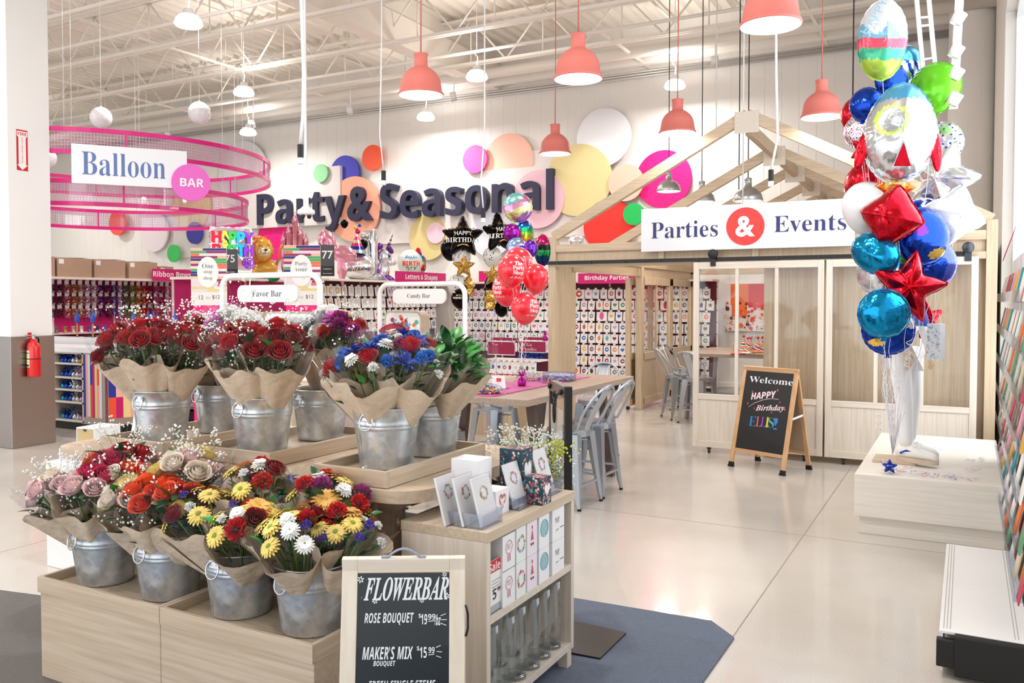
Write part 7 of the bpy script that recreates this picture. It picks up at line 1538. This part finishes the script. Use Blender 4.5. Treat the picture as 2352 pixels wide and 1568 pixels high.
for x, r_, rt in ((-28, 14, .5), (-14, 16, -.2), (8, 15, .3), (26, 14, -.5)): foil_b(ell(r_*u, 7*u), 5*u, 30).obj('leaf_cluster', LGR, e, loc=(x*u, -14*u, -60*u), rot=(0, rt, 0))
M, p, f = top(676, 560); u = 1/f; e = empty('castle_balloon', p, 'pink castle foil balloon with pointed towers', 'balloon', tg, M=M); PNK = foilm('castle_pink', 'e0a0b4', .2)
b = B(); b.T = Matrix.Rotation(0, 4, 'X'); b.ball((0, 0, -50*u), (30*u, 14*u, 34*u), 20, 12); b.obj('walls', PNK, e)
for x, h, r_ in ((-24, 30, 6), (-12, 48, 7), (2, 75, 7), (14, 44, 7), (26, 28, 6)): b = B(); b.lathe([(r_*u*.8, -30*u), (r_*u, -10*u), (r_*u*.9, (h-26)*u), (r_*u*1.15, (h-24)*u), (r_*u*.5, (h-10)*u), (0, h*u)], 12, (x*u, 0, 0)); b.obj('tower', PNK, e)
M, p, f = top(768, 575); u = 1/f; e = empty('bow_balloon', p, 'big pink foil bow balloon in front of sign 77', 'balloon', tg, M=M)
BOW = foilm('bow_pink', 'e8a4b8', .22)
for s, (x, z) in ((-1, (-16, 18)), (1, (20, -8))): foil_b(lambda a, s=s: 30*u*(1-.35*abs(math.sin(a-.7*s))), 13*u, 50).obj('loop', BOW, e, loc=(x*u, 0, z*u), rot=(0, .65+(0 if s < 0 else .2), 0))
B().ball((4*u, -6*u, 4*u), 8*u, 14, 8).obj('knot', BOW, e)
for pts in (((0, 0), (-30, -12), (-34, -30), (-8, -14)), ((6, -2), (6, -50), (18, -86), (28, -48), (20, -10))):
    b = B(); n = len(pts); b.add([(x*u, -8*u, z*u) for x, z in pts]+[(x*u, -3*u, z*u) for x, z in pts]+[(sum(x for x, _ in pts)/n*u, -13*u, sum(z for _, z in pts)/n*u)], [(2*n, (i+1) % n, i) for i in range(n)]+[tuple(n+i for i in range(n))]+[(i, (i+1) % n, n+(i+1) % n, n+i) for i in range(n)], 0, False); b.obj('bow_tail', BOW, e)
for px, py, r_, lab in ((791, 513, 9, 'glossy black round balloon behind the pink bow'), (834, 560, 11, 'glossy black round balloon by the party hat balloon')):
    M, p, f = top(px, py); balloon('round_balloon', lab, tg, M, latex_b(r_/f), BLK)
M, p, f = top(822, 598); u = 1/f; e = empty('party_hat_balloon', p, 'white foil balloon wearing a striped party hat, printed Happy Birthday', 'balloon', tg, M=M)
foil_b(lambda a: 34*u*(1+.08*math.cos(2*a)), 16*u, 60).obj('skin', WFO, e, loc=(0, 0, -14*u))
b = B(); cs = ['f4f4f6', 'e0408a', 'f0d8a0', 'e0408a', '28388a', 'a8d4e4']; k_ = 6
for i in range(k_): z0_, z1_ = (62-46*(i)/k_)*u, (62-46*(i+1)/k_)*u; b.lathe([(22*u*i/k_, z0_), (22*u*(i+1)/k_, z1_)], 20, m=i)
b.obj('cone_hat', [foilm('hat_'+c, c, .25) for c in cs], e, loc=(-2*u, -2*u, 0)); b = B().ball((0, 0, 66*u), 6*u, 10, 6).ball((-4*u, 0, 75*u), 5*u, 10, 6, 1).ball((4*u, 0, 80*u), 4*u, 8, 5, 2); b.obj('topper', [foilm('hp', 'e0207a'), foilm('hy', 'e0d070'), foilm('hb', '2a4ab0')], e)
lettering('Birthday', BLACK, e, frame((0, -17.5*u, -22*u), (1, .0, .12), (0, -1, 0)), w=58*u, style='script', ext=.02, name='print'); lettering('HAPPY', foilm('hp'), e, frame((4*u, -17*u, 2*u), (1, 0, .2), (0, -1, 0)), w=26*u, style='sans', ext=.05, name='print')
M, p, f = top(852, 585); u = 1/f; e = empty('number_balloon', p, 'tall silver foil number 1 balloon', 'balloon', tg, M=M)
b = B(); b.tube([(-22*u, 0, 38*u), (-10*u, 0, 46*u), (4*u, 0, 54*u), (4*u, 0, 20*u), (4*u, 0, -20*u), (2*u, 0, -44*u)], [7*u, 10*u, 12*u, 12*u, 12*u, 12*u], 14); b.tube([(-20*u, 0, -50*u), (2*u, 0, -52*u), (24*u, 0, -50*u)], [8*u, 10*u, 8*u], 12); b.obj('skin', SILV, e)
M, p, f = top(882, 592); u = 1/f; e = empty('unicorn_balloon', p, 'unicorn head foil balloon with a purple mane and striped horn', 'balloon', tg, M=M)
WF2 = foilm('unicorn_white', 'e8e8ee', .2); PUR = foilm('mane_purple', '7a3a9a', .2); VIO = foilm('mane_lilac', 'b8a0dc', .2)
b = B().ball((2*u, 0, 2*u), (17*u, 11*u, 19*u), 18, 12).ball((16*u, -1*u, -10*u), (13*u, 9*u, 9*u), 16, 10).ball((-2*u, 0, -30*u), (15*u, 10*u, 26*u), 16, 10); b.obj('head', WF2, e)
for x, z, rx, rz, mm, a in ((-20, 10, 8, 20, PUR, .2), (-22, -14, 8, 20, VIO, -.1), (-14, -32, 9, 22, PUR, -.5), (0, -44, 8, 20, VIO, -.8), (12, -48, 7, 16, PUR, -1), (14, 20, 5, 12, PUR, -.6), (-10, 26, 8, 8, PUR, .4)): foil_b(ell(rx*u, rz*u), 9*u, 30).obj('mane_lock', mm, e, loc=(x*u, -3*u, z*u), rot=(0, a, 0))
b = B(); pts = [(8*u+i*1.6*u, 0, 20*u+i*4.6*u) for i in range(9)]
for i in range(8): b.tube([pts[i], pts[i+1]], [(5-.58*i)*u, (5-.58*(i+1))*u], 10, i % 2)
b.obj('horn', [foilm('horn_grey', '5a5a66'), SILV], e); B().ball((12*u, -10*u, 4*u), (3*u, 2*u, 4.5*u), 10, 6).obj('eye', foilm('eye_blue', '2a6a9a'), e)
M, p, f = top(942, 603); u = 1/f; e = empty('bubble_balloon', p, 'clear round balloon printed happy Birthday in bright colours', 'balloon', tg, M=M); latex_b(30*u).obj('skin', mat('bubble_clear', 'e6ece8', .1, alpha=.8, coat=.6), e)
for t, c, hh, dz, st in (('happy', '2a8ac0', .34, .35, 'script'), ('BIRTH', 'e0502c', .36, -.1, 'sans'), ('DAY', '3a9a4c', .34, -.5, 'sans')): sphere_text(e, t, mat('bub_'+c, c, .3), 30*u, hh*30*u, .1, dz*30*u, st, .02)
for i in range(6): a = .6+i*.35; B().ball((24*u*math.cos(a*.4)+4*u, -8*u, (-10+7*i)*u), (6*u, 3*u, 9*u), 10, 6).obj('swirl', foilm('rain_'+RBW[i % 5]), e)
M, p, f = top(966, 606)
balloon('foil_balloon', 'rainbow swirl foil balloon edge behind the clear round one', tg, M @ Matrix.Rotation(.9, 4, 'Z'), foil_b(lambda a: 18/f*(1+.2*abs(math.sin(2*a))), 8/f, 40, col=lambda x, z, s: int(abs(math.sin(40*x+30*z))*4.9)), [foilm('rain_'+c) for c in RBW])
p = at(1325, 553, Y=14.9); balloon('foil_balloon', 'white foil balloon with a rainbow tip behind the booth beam', tg, face_cam(p), foil_b(ell(.15, .12), .08), WFO)
# --- arches
def arch(x0, x1, y, zt, words, lab, sx0, sx1, zs0, zs1):
    e = empty('display_arch', ((x0+x1)/2, y, 0), lab, 'display arch', 'white tube arches over the bars'); a = (x1-x0)/2; r = .12
    P = [(-a, 0, 0), (-a, 0, .8), (-a, 0, zt-r)]+[(-a+r-r*math.cos(t), 0, zt-r+r*math.sin(t)) for t in [pi/2*i/6 for i in range(1, 7)]]+[(0, 0, zt)]+[(a-r+r*math.sin(t), 0, zt-r+r*math.cos(t)) for t in [pi/2*i/6 for i in range(7)]]+[(a, 0, .8), (a, 0, 0)]
    B().tube(P, .027, 12).obj('arch_tube', WHITEM, e)
    c = (sx0+sx1)/2-e.location.x; w = sx1-sx0; h = zs1-zs0; o = roundrect(-w/2, -h/2, w/2, h/2, h*.42, 8); b = B(); b.T = Matrix.Translation((c, -.01, (zs0+zs1)/2)) @ Matrix.Rotation(pi/2, 4, 'X'); b.prism(o, -.012, .012); s = b.obj('hanging_sign', mat('sign_offwhite', 'e9e8e8', .5), e)
    lettering(words, mat('sign_ink', '55545c', .6), e, frame((c, -.0235, (zs0+zs1)/2), (1, 0, 0), (0, -1, 0)), h=h*.36, style='serif', off=-.008)
    for k in (-.3, .3): B().tube([(c+k*w, -.01, zs1), (c+k*w, 0, zt)], .006, 6).obj('hanger', WHITEM, e)
arch(-6.37, -5.144, 5.9, 1.896, 'Favor Bar', 'white tube arch with the Favor Bar sign', -6.149, -5.392, 1.645, 1.805); arch(-5.767, -4.654, 7.6, 1.838, 'Candy Bar', 'white tube arch with the Candy Bar sign', -5.576, -4.882, 1.625, 1.785)
def pegboard(px0, px1, py, Y, lab, pic=False, hang=()):
    a, c = at(px0, py, Y=Y), at(px1, py, Y=Y); w = c.x-a.x; e = empty('pegboard_display', ((a.x+c.x)/2, Y, 0), lab, 'display board', 'rounded display boards of the bars'); zt = a.z
    o = [(x, z) for x, z in roundrect(-w/2, .9, w/2, zt, .07, 6)]; b = B(); b.T = Matrix.Rotation(pi/2, 4, 'X'); b.prism(o, -.16, .0); b.obj('edge_band', WOOD, e)
    b = B(); b.T = Matrix.Rotation(pi/2, 4, 'X'); b.prism(roundrect(-w/2+.02, .92, w/2-.02, zt-.02, .06, 6), 0, .004); b.obj('face', WHITEM, e)
    B().box((-w/2, -.35, .0), (w/2, .16, .9)).obj('cabinet', WOOD, e)
    b = B(); rr = random.Random(px0)
    if pic:
        for i in range(90):
            x, z, r_ = rr.gauss(0, w*.2), zt-.2+rr.gauss(0, .09), rr.uniform(.008, .03)
            if abs(x) > w/2-.05 or z > zt-.05: continue
            b.add([(x+r_*math.cos(2*pi*k/7)*rr.uniform(.7, 1.2), -.0052-.00002*i, z+r_*math.sin(2*pi*k/7)*rr.uniform(.7, 1.2)) for k in range(7)], [tuple(range(7))], rr.randrange(5))
        b.obj('candy_picture', [mat('pic_%d' % i, c, .5) for i, c in enumerate(('d8382c', '58b8a8', 'e8763c', 'a82a5a', '4a8ab8'))], e)
    else:
        x = -w/2+.05
        while x < w/2-.04:
            z = .95
            while z < zt-.04: b.box((x-.004, -.0046, z-.004), (x+.004, -.0042, z+.004)); z += .032
            x += .032
        b.obj('peg_holes', mat('hole_grey', 'a8a8ac', .7), e)
    for (hx, hz, c, lb) in hang:
        q = empty('favor_packet', (e.location.x+hx*w, Y-.02, zt+hz), lb, 'packet', 'favor packets on the pegboards'); B().box((-.045, -.006, -.13), (.045, .006, 0)).obj('card', mat('favor_'+c, c, .5), q); B().box((-.03, -.0075, -.11), (.03, -.006, -.05)).obj('print', mat('favor_print_'+c, 'f0d8d0' if c != 'efe6e0' else 'e0708a', .5), q)
        B().bar((0, .02, .005), (0, -.03, .005), .004, .004).obj('hook', CHROME, q)
pegboard(524, 610, 716, 6.1, 'pegboard with pink packets under the Favor Bar sign', hang=((-.3, -.06, 'f0c4d0', 'pink packet at the outer end of the Favor Bar pegboard'), (-.1, -.06, 'f4d8de', 'blush packet beside the pink one on the pegboard'), (.12, -.08, 'efe6e0', 'white striped packet on the Favor Bar pegboard'), (.32, -.06, 'f2f0ee', 'ivory packet at the inner end of the first pegboard')))
pegboard(606, 730, 715, 5.95, 'pegboard with kraft packets beside the Favor Bar arch leg', hang=((-.28, -.07, '2a2a30', 'black packet on the second pegboard'), (-.12, -.06, 'c8a684', 'kraft packet with a white print on the second pegboard'), (.04, -.06, 'e4d8cc', 'sand packet on the second pegboard'), (.18, -.06, '3a4250', 'slate packet on the second pegboard')))
pegboard(884, 968, 714, 7.75, 'rounded board with a candy picture under the Candy Bar sign', True)
for px, lab, c in ((1020, 'clear candy jar with blue sweets behind the greenery', '6fa0d0'), (985, 'clear candy jar with pastel sweets behind the greenery', 'e8a8b8'), (1040, 'clear candy jar with orange sweets near the arch leg', 'e8a878')):
    p = at(px, 772, Y=7.5); e = empty('candy_jar', (p.x, p.y, 1.02), lab, 'jar', 'candy jars at the Candy Bar'); B().lathe([(0, 0), (.07, 0), (.085, .05), (.085, .16), (.06, .19), (.06, .2)], 20).obj('glass', ACR, e); b = B(); [b.ball((R.uniform(-.05, .05), R.uniform(-.05, .05), R.uniform(.01, .13)), .016, 6, 4) for _ in range(60)]; o = b.obj('candy', mat('candy_'+c, c, .3), e); o['kind'] = 'stuff'; B().lathe([(.0, .24), (.02, .235), (.025, .22), (.065, .21), (.065, .198), (0, .198)], 18).obj('lid', ACR, e)
tag(B().box((-5.7, 7.3, 0), (-4.7, 7.7, 1.015)).obj('candy_counter', WOOD), 'pale wood counter under the Candy Bar arch', 'counter')
# --- grab and go rack
p = at(1190, 800, D=12.2); e = empty('bundle_rack', (p.x, p.y, 0), 'white wire rack with crimson Grab & Go Bundles signs', 'display rack'); O = Matrix.Rotation(.0, 4, 'Z'); f = 12.2/1942
for k, (x0, x1, z0_, z1_, dy) in enumerate(((-68, 3, .88, 1.07, -.12), (4, 72, .92, 1.08, 0))): B().box((x0*f, dy-.01, z0_), (x1*f, dy, z1_)).obj('sign_board', CRIM, e); b = B().tube([(x0*f, dy-.012, z0_), (x1*f, dy-.012, z0_), (x1*f, dy-.012, z1_), (x0*f, dy-.012, z1_)], .008, 6, closed=True); b.obj('wire_frame', WHITEM, e); B().box((x0*f, dy+.1, z1_+.01), (x1*f, dy+.11, z1_+.05)).obj('rear_sign', CRIM, e)
lettering('& Go', WHITE, e, frame((24*f, -.0115, 1.03), (1, 0, 0), (0, -1, 0)), w=24*f, style='serif', off=-.02); lettering('Bundles', WHITE, e, frame((30*f, -.0115, .965), (1, 0, 0), (0, -1, 0)), w=36*f, style='serif', off=-.02); lettering('Go', WHITE, e, frame((-48*f, -.1315, 1.03), (1, 0, 0), (0, -1, 0)), w=12*f, style='serif', off=-.02)
for x in (-68, 3, 72):
    B().bar((x*f, .1, 0), (x*f, .1, 1.15), .02, .02).obj('upright', WHITEM, e)
for z in (.35, .62, .80): B().box((-68*f, -.2, z), (72*f, .12, z+.02)).obj('wire_shelf', WHITEM, e)
o = B(); rr = random.Random(1)
for i in range(260): c = Vector((rr.uniform(6, 70)*f, rr.uniform(-.15, .05), .83+.07*rr.random())); o.add([c, c+Vector((.02, .01, .01)), c+Vector((.01, .0, .025))], [(0, 1, 2)], rr.randrange(2))
o = o.obj('blue_tinsel', [foilm('tin_navy', '1a2a7a'), foilm('tin_blue', '3a62c0')], e); o['kind'] = 'stuff'
MB = Matrix.Translation((p.x, p.y-.12, 0))
for i, z in enumerate((.80, .58)):
    for j in range(9): col = list(CN)[(5*i+3*j) % 14]; packet(MB, (-60+14.5*j)*f, z-.01, ('disc', 'oval', 'heart')[j % 3], col, None, '%s %s packet, %s row and %s along, crimson bundle rack' % (CN[col], KND[('disc', 'oval', 'heart')[j % 3]], ROWS[i], ORD[j]), 'packets on the bundle rack', .1)
p = at(1252, 775, D=12); tinsel((p.x, p.y, 1.085), FM, 'small magenta tinsel weight on top of the bundle rack')
tag(B().box((-5.55, 9.0, 0), (-4.9, 9.5, .70)).obj('wood_display_box', WOOD), 'pale wood display box behind the greenery bucket', 'display box')
# ================================================================ balloon counter and hanging rings
cc = empty('balloon_counter', (-10.75, 7.9, 0), 'balloon bar counter with tinsel cubbies and striped panels', 'counter'); O = Matrix.Translation((10.75, -7.9, 0))
def cb(): b = B(); b.T = O; return b
FYc = 6.82; xc = [-12.4, -10.62, -10.42, -9.83, -9.40]
cb().prism([(-12.4, FYc+.06), (-9.43, FYc+.06), (-9.03, 7.66), (-9.03, 9.0), (-12.4, 9.0)], 0, .1).obj('kick_plate', BLACKM, cc)
TP = cb(); TP.prism([(-12.45, FYc-.02), (-9.41, FYc-.02), (-8.98, 7.64), (-8.98, 9.05), (-9.5, 9.05), (-9.5, 7.7), (-9.75, 7.3), (-12.45, 7.3)], 1.0, 1.065); TP.obj('counter_top', WHITEM, cc)
zsC = [at(150, y, Y=FYc).z for y in (963, 921, 893, 865, 833, 808)]
b = cb()
for z in zsC: b.box((-12.4, FYc, z-.022), (-9.83, FYc+.4, z))
for x in (-12.4, -11.6, -10.66-.4, -10.44, -9.855): b.box((x, FYc, .1), (x+.028, FYc+.4, 1.0))
b.obj('cubby_frame', WOODLX, cc); cb().box((-12.4, FYc+.4, .1), (-9.43, FYc+.42, 1.0)).obj('cubby_back', WHITE, cc)
KC = ['f0b09c', 'c4006a', '5ac04a', '1a2a9a', 'e8e2ea', 'efd890', 'f0502c', 'f4b8a4', 'e4e6ec']
def stripes(a, c, n, seed, name):
    a, c = Vector((*a, 0)), Vector((*c, 0)); d = (c-a); w = d.length; T = frame((a.x, a.y, 0), d, (0, 0, 1)); b = cb(); b.T = O @ T; b.box((0, .0, .1), (w, .02, 1.0)); b.obj(name+'_panel', STEEL if False else mat('panel_taupe', 'a8998c', .35, .5), cc)
    b = cb(); b.T = O @ T; rr = random.Random(seed)
    for i in range(n):
        x0, x1 = .01+(w-.05)*i/n, .01+(w-.05)*(i+1)/n; z = rr.choice((.2, .45, .6, .98)); k = (i*4+seed) % 9; b.box((x0, -.004, .19), (x1, 0, z), (k+3) % 9); b.box((x0, -.004, z), (x1, 0, .985), k)
    b.obj(name, [mat('kstripe_'+c, c, .5) for c in KC], cc)
stripes((-9.83, FYc), (-9.43, FYc), 8, 0, 'striped_front'); stripes((-9.40, FYc+.03), (-9.03, 7.66), 10, 3, 'striped_side')
cb().box((-9.435, FYc-.004, .1), (-9.405, FYc+.03, 1.0)).obj('corner_strip', STEEL, cc)
TIN = {}
def tin(cols, k):
    key = (cols, k)
    if key in TIN: return TIN[key]
    b = B(); rr = random.Random(k)
    b.lathe([(0, 0), (.03, 0), (.035, .03), (.022, .055), (.01, .065)], 8, m=0)
    for i in range(70):
        a = rr.random()*6.28; z = rr.uniform(.03, .13); q = rr.uniform(.015, .055); c = Vector((q*math.cos(a), q*math.sin(a), z)); d = Vector((rr.uniform(-1, 1), rr.uniform(-1, 1), rr.uniform(-1, 1)))*.02; b.add([c-d*.6, c+Vector((.004, .004, .002)), c+d, c-Vector((.004, .004, -.002))], [(0, 1, 2, 3)], rr.randrange(len(cols)))
    me = mesh_of(b.obj('tinsel_weight', [foilm('tn_'+c, c, .2, 0) for c in cols])); TIN[key] = me; return me
SETS = [(('2a5ac8', '16307a'), 'royal blue'), (('3a9ac8', '1f5a9a'), 'turquoise'), (('d8dade', 'a0a4aa'), 'silver'), (('c8a0d8', '8a3aa0'), 'lilac'), (('c8843c', 'd8402c', '5ac04a'), 'rainbow copper')]
for r_ in range(5):
    for k in range(7):
        s, nm = SETS[(1 if r_ in (0, 1, 2) else 0) if k == 0 else 0 if k < 3 else 2 if k < 5 else 3 if k == 5 and r_ != 4 else 4]
        for d in range(2):
            o = bpy.data.objects.new('tinsel_weight', tin(s, k % 3)); COL.objects.link(o); o.location = (-10.35+.075*k+.01*R.random(), FYc+.08+.11*d, zsC[r_]+.001); o.rotation_euler.z = R.random()*6; tag(o, '%s tinsel weight, %s cubby from the floor, %s along, %s' % (nm, ORD[r_], ORD[k], 'behind' if d else 'front'), 'balloon weight', 'tinsel weights in the counter cubbies')
    for k in range(3):
        s, nm = ((('c01a8a', '8a1060'), 'magenta'), (('8a1040', '500a28'), 'burgundy'), (('1a1a1c', '3a3a3c'), 'black'))[k]; o = bpy.data.objects.new('tinsel_weight', tin(s, k)); COL.objects.link(o); o.location = (-10.72+.085*k, FYc+.09, zsC[r_]+.001); tag(o, '%s tinsel weight in the narrow cubby column, %s from the floor' % (nm, ORD[r_]), 'balloon weight', 'tinsel weights in the counter cubbies')
# inflator nozzles and back shelf on the counter
tag(B().box((-12.3, 7.5, .98), (-9.6, 7.75, 1.14)).obj('service_shelf', WHITEM), 'white service shelf standing on the balloon counter', 'shelf')
for i, px in enumerate((177, 213, 307, 341, 353, 402)):
    p = at(px, 745, Y=7.6); e = empty('balloon_inflator', (p.x, 7.6, 1.14), 'blue balloon inflator nozzle, %s along the service bar' % ORD[i], 'inflator', 'blue inflators on the service bar'); B().tube([(0, 0, 0), (0, 0, .22)], .012, 8).obj('pipe', mat('copper_pipe', 'b58a5a', .3, .7), e); b = B(); b.lathe([(0, .2), (.03, .22), (.035, .3), (.012, .33), (.012, .37), (0, .39)], 12); b.obj('nozzle', mat('nozzle_blue', '1f4fb0', .35), e)
# hanging rings of pink mesh
RC = Vector((-10.75, 7.9, 0)); PKM = mat('ring_pink', 'd8007c', .3, coat=.3)
def mesh_mat():
    m = bpy.data.materials.new('pink_wire_mesh'); m.use_nodes = True; nt = m.node_tree; p = nt.nodes['Principled BSDF']; p.inputs['Base Color'].default_value = (*hexc('e8a0c4'), 1); p.inputs['Roughness'].default_value = .5
    return m
def ring(Rr, z0, z1, lab):
    e = empty('hanging_ring', (RC.x, RC.y, z0), lab, 'hanging ring', 'pink mesh rings over the balloon bar'); h = z1-z0; n = 96
    for z in (0, h): b = B(); b.lathe([(Rr-.012, z-.026), (Rr+.012, z-.026), (Rr+.012, z+.026), (Rr-.012, z+.026)], n, closed=True, smooth=False); b.obj('hoop', PKM, e)
    b = B(); k = int(2*pi*Rr/.035)
    for i in range(k):
        a = 2*pi*i/k; c, s = math.cos(a), math.sin(a); w = .0022; b.add([(Rr*c+w*s, Rr*s-w*c, 0), (Rr*c-w*s, Rr*s+w*c, 0), (Rr*c-w*s, Rr*s+w*c, h), (Rr*c+w*s, Rr*s-w*c, h)], [(0, 1, 2, 3)])
    for j in range(1, 7): b.lathe([(Rr, h*j/7-.002), (Rr, h*j/7+.002)], n)
    b.obj('wire_mesh', mesh_mat(), e)
    b = B().lathe([(Rr-.004, 0), (Rr-.004, h)], n); b.obj('clear_lining', glassy('ring_film', 'f2e6ee', .12, .88), e)
    for i in range(6): a = 2*pi*i/6+.5; B().bar((Rr*math.cos(a), Rr*math.sin(a), 0), (Rr*math.cos(a), Rr*math.sin(a), h), .02, .02).obj('upright', PKM, e)
    b = B(); [b.tube([(Rr*math.cos(a), Rr*math.sin(a), h), (Rr*math.cos(a), Rr*math.sin(a), ZD-z0)], .003, 4) for a in [2*pi*i/6+.2 for i in range(6)]]; b.obj('suspension_wires', WHITEM, e)
ring(2.2, 3.40, 3.66, 'large upper pink mesh ring hanging over the balloon bar'); ring(1.88, 2.83, 3.10, 'smaller lower pink mesh ring hanging over the balloon bar')
o0 = Vector((-8.895, 6.538, 0)); tx = Vector((.592, .806, 0)); nz = Vector((.806, -.592, 0))
e = empty('balloon_bar_sign', (0, 0, 0), 'white sign reading Balloon with a pink BAR disc, fixed to the rings', 'sign', M=frame((o0.x, o0.y, 3.016), tx, (0, 0, 1)))
B().box((-.39, -.02, 0), (.858, .0, .453)).obj('board', mat('sign_white', 'e9eaef', .5), e, bevel=.003)
lettering('Balloon', mat('balloon_blue', '5b74ac', .5), e, frame((.165, -.0215, .235), (1, 0, 0), (0, -1, 0)), w=.90, h=.27, style='serif', off=-.006)
b = B(); b.T = Matrix.Translation((.90, -.03, .075)) @ Matrix.Rotation(pi/2, 4, 'X'); b.cyl((0, 0, -.01), .222, .03, 64, smooth=False); b.obj('pink_disc', mat('bar_pink', 'e566c4', .5), e)
lettering('BAR', WHITE, e, frame((.91, -.052, .075), (1, 0, 0), (0, -1, 0)), w=.27, style='sans')
for px, py, d, r, lab in ((232, 270, 11.3, 24, 'white round balloon hanging over the ring, nearer the column'), (458, 259, 11.6, 25, 'white round balloon hanging over the ring, further from the column'), (104, 362, 12, 24, 'white round balloon half hidden between the ring and the column')):
    p = at(px, py, D=d); q = r*d/1942; e = empty('white_balloon', p, lab, 'balloon', 'white balloons over the balloon bar'); B().ball((0, 0, 0), (q, q, q*1.02), 32, 20).obj('skin', LATEX('white'), e); B().tube([(0, 0, q*1.1), (0, 0, ZD-p.z)], .003, 4).obj('string', WHITEM, e); B().lathe([(.006, q*1.12), (.02, q*1.08), (.01, q)], 10).obj('neck', LATEX('white'), e)
# --- extinguisher on the column
p = at(69, 820, X=-9.37); e = empty('fire_extinguisher', (-9.30, p.y, p.z-.22), 'red fire extinguisher hung on the steel column jacket', 'fire extinguisher')
B().lathe([(0, 0), (.066, .0), (.07, .012), (.07, .33), (.06, .375), (.03, .40), (.026, .43), (0, .43)], 28).obj('cylinder', mat('extinguisher_red', 'd81416', .25, coat=.4), e)
b = B(); b.T = Matrix.Rotation(-.55, 4, 'Z'); n = 14; b.add([(.0712*math.sin(a), -.0712*math.cos(a), z) for z in (.11, .30) for a in [-.9+1.8*i/n for i in range(n+1)]], [(i, i+1, n+2+i, n+1+i) for i in range(n)], 0); b.obj('label', mat('label_cream', 'f0e6c0', .5), e)
b = B(); b.T = Matrix.Rotation(-.55, 4, 'Z'); [b.add([(.0716*math.sin(a), -.0716*math.cos(a), zz) for zz in (z, z+hh) for a in [-.8+1.6*i/n for i in range(n+1)]], [(i, i+1, n+2+i, n+1+i) for i in range(n)], k) for z, hh, k in ((.12, .025, 0), (.20, .012, 0), (.235, .012, 1), (.265, .012, 0), (.165, .012, 1))]; b.obj('label_bands', [INK, mat('label_yellow', 'e8c83c', .5)], e)
b = B(); b.cyl((0, 0, .43), .02, .035, 12); b.box((-.012, -.1, .465), (.012, .02, .475)); b.bar((0, -.09, .44), (0, .02, .455), .02, .006); b.obj('valve', mat('valve_steel', 'bfc2c6', .3, .8), e); B().tube([(.0, .02, .45), (-.02, .07, .43), (-.04, .085, .36), (-.045, .085, .2), (-.03, .08, .13)], .009, 8).obj('hose', BLACKM, e); B().tube([(-.03, .08, .13), (-.03, .08, .08)], [.012, .016], 8).obj('nozzle', BLACKM, e)
B().box((-.075, -.02, .3), (-.068, .02, .5)).obj('wall_bracket', mat('extinguisher_red'), e); B().lathe([(.0715, .20), (.0735, .205), (.0715, .21)], 28).obj('strap', BLACKM, e)
p = at(51, 345, X=-9.38); f = 9.6/1942; sg_ = empty('fire_sign', (0, 0, 0), 'red and white FIRE EXTINGUISHER arrow sign on the column', 'sign', M=frame((-9.383, p.y, p.z), (0, 1, 0), (0, 0, 1)))
w, h = 9.6*f*1.35, 46*f; B().box((-w, -.002, -h), (w, .0, h)).obj('red_sign', mat('sign_fire_red', 'd0182a', .5), sg_); b = B(); b.add([(-w*.92, -.0028, h*.93), (w*.92, -.0028, h*.93), (w*.92, -.0028, h*.7), (w*.66, -.0028, h*.62), (w*.66, -.0028, -h*.72), (w*.95, -.0028, -h*.72), (0, -.0028, -h*.97), (-w*.95, -.0028, -h*.72), (-w*.66, -.0028, -h*.72), (-w*.66, -.0028, h*.62), (-w*.92, -.0028, h*.7)], [(0, 1, 2, 3, 4, 5, 6, 7, 8, 9, 10)]); b.obj('white_arrow', PAPER, sg_)
lettering('FIRE', mat('sign_fire_red'), sg_, frame((0, -.0035, h*.80), (1, 0, 0), (0, -1, 0)), w=w*1.5, style='sans')
for i, c in enumerate('EXTINGUISHER'): lettering(c, mat('sign_fire_red'), sg_, frame((0, -.0035, h*(.58-.106*i)), (1, 0, 0), (0, -1, 0)), h=h*.075, style='sans')
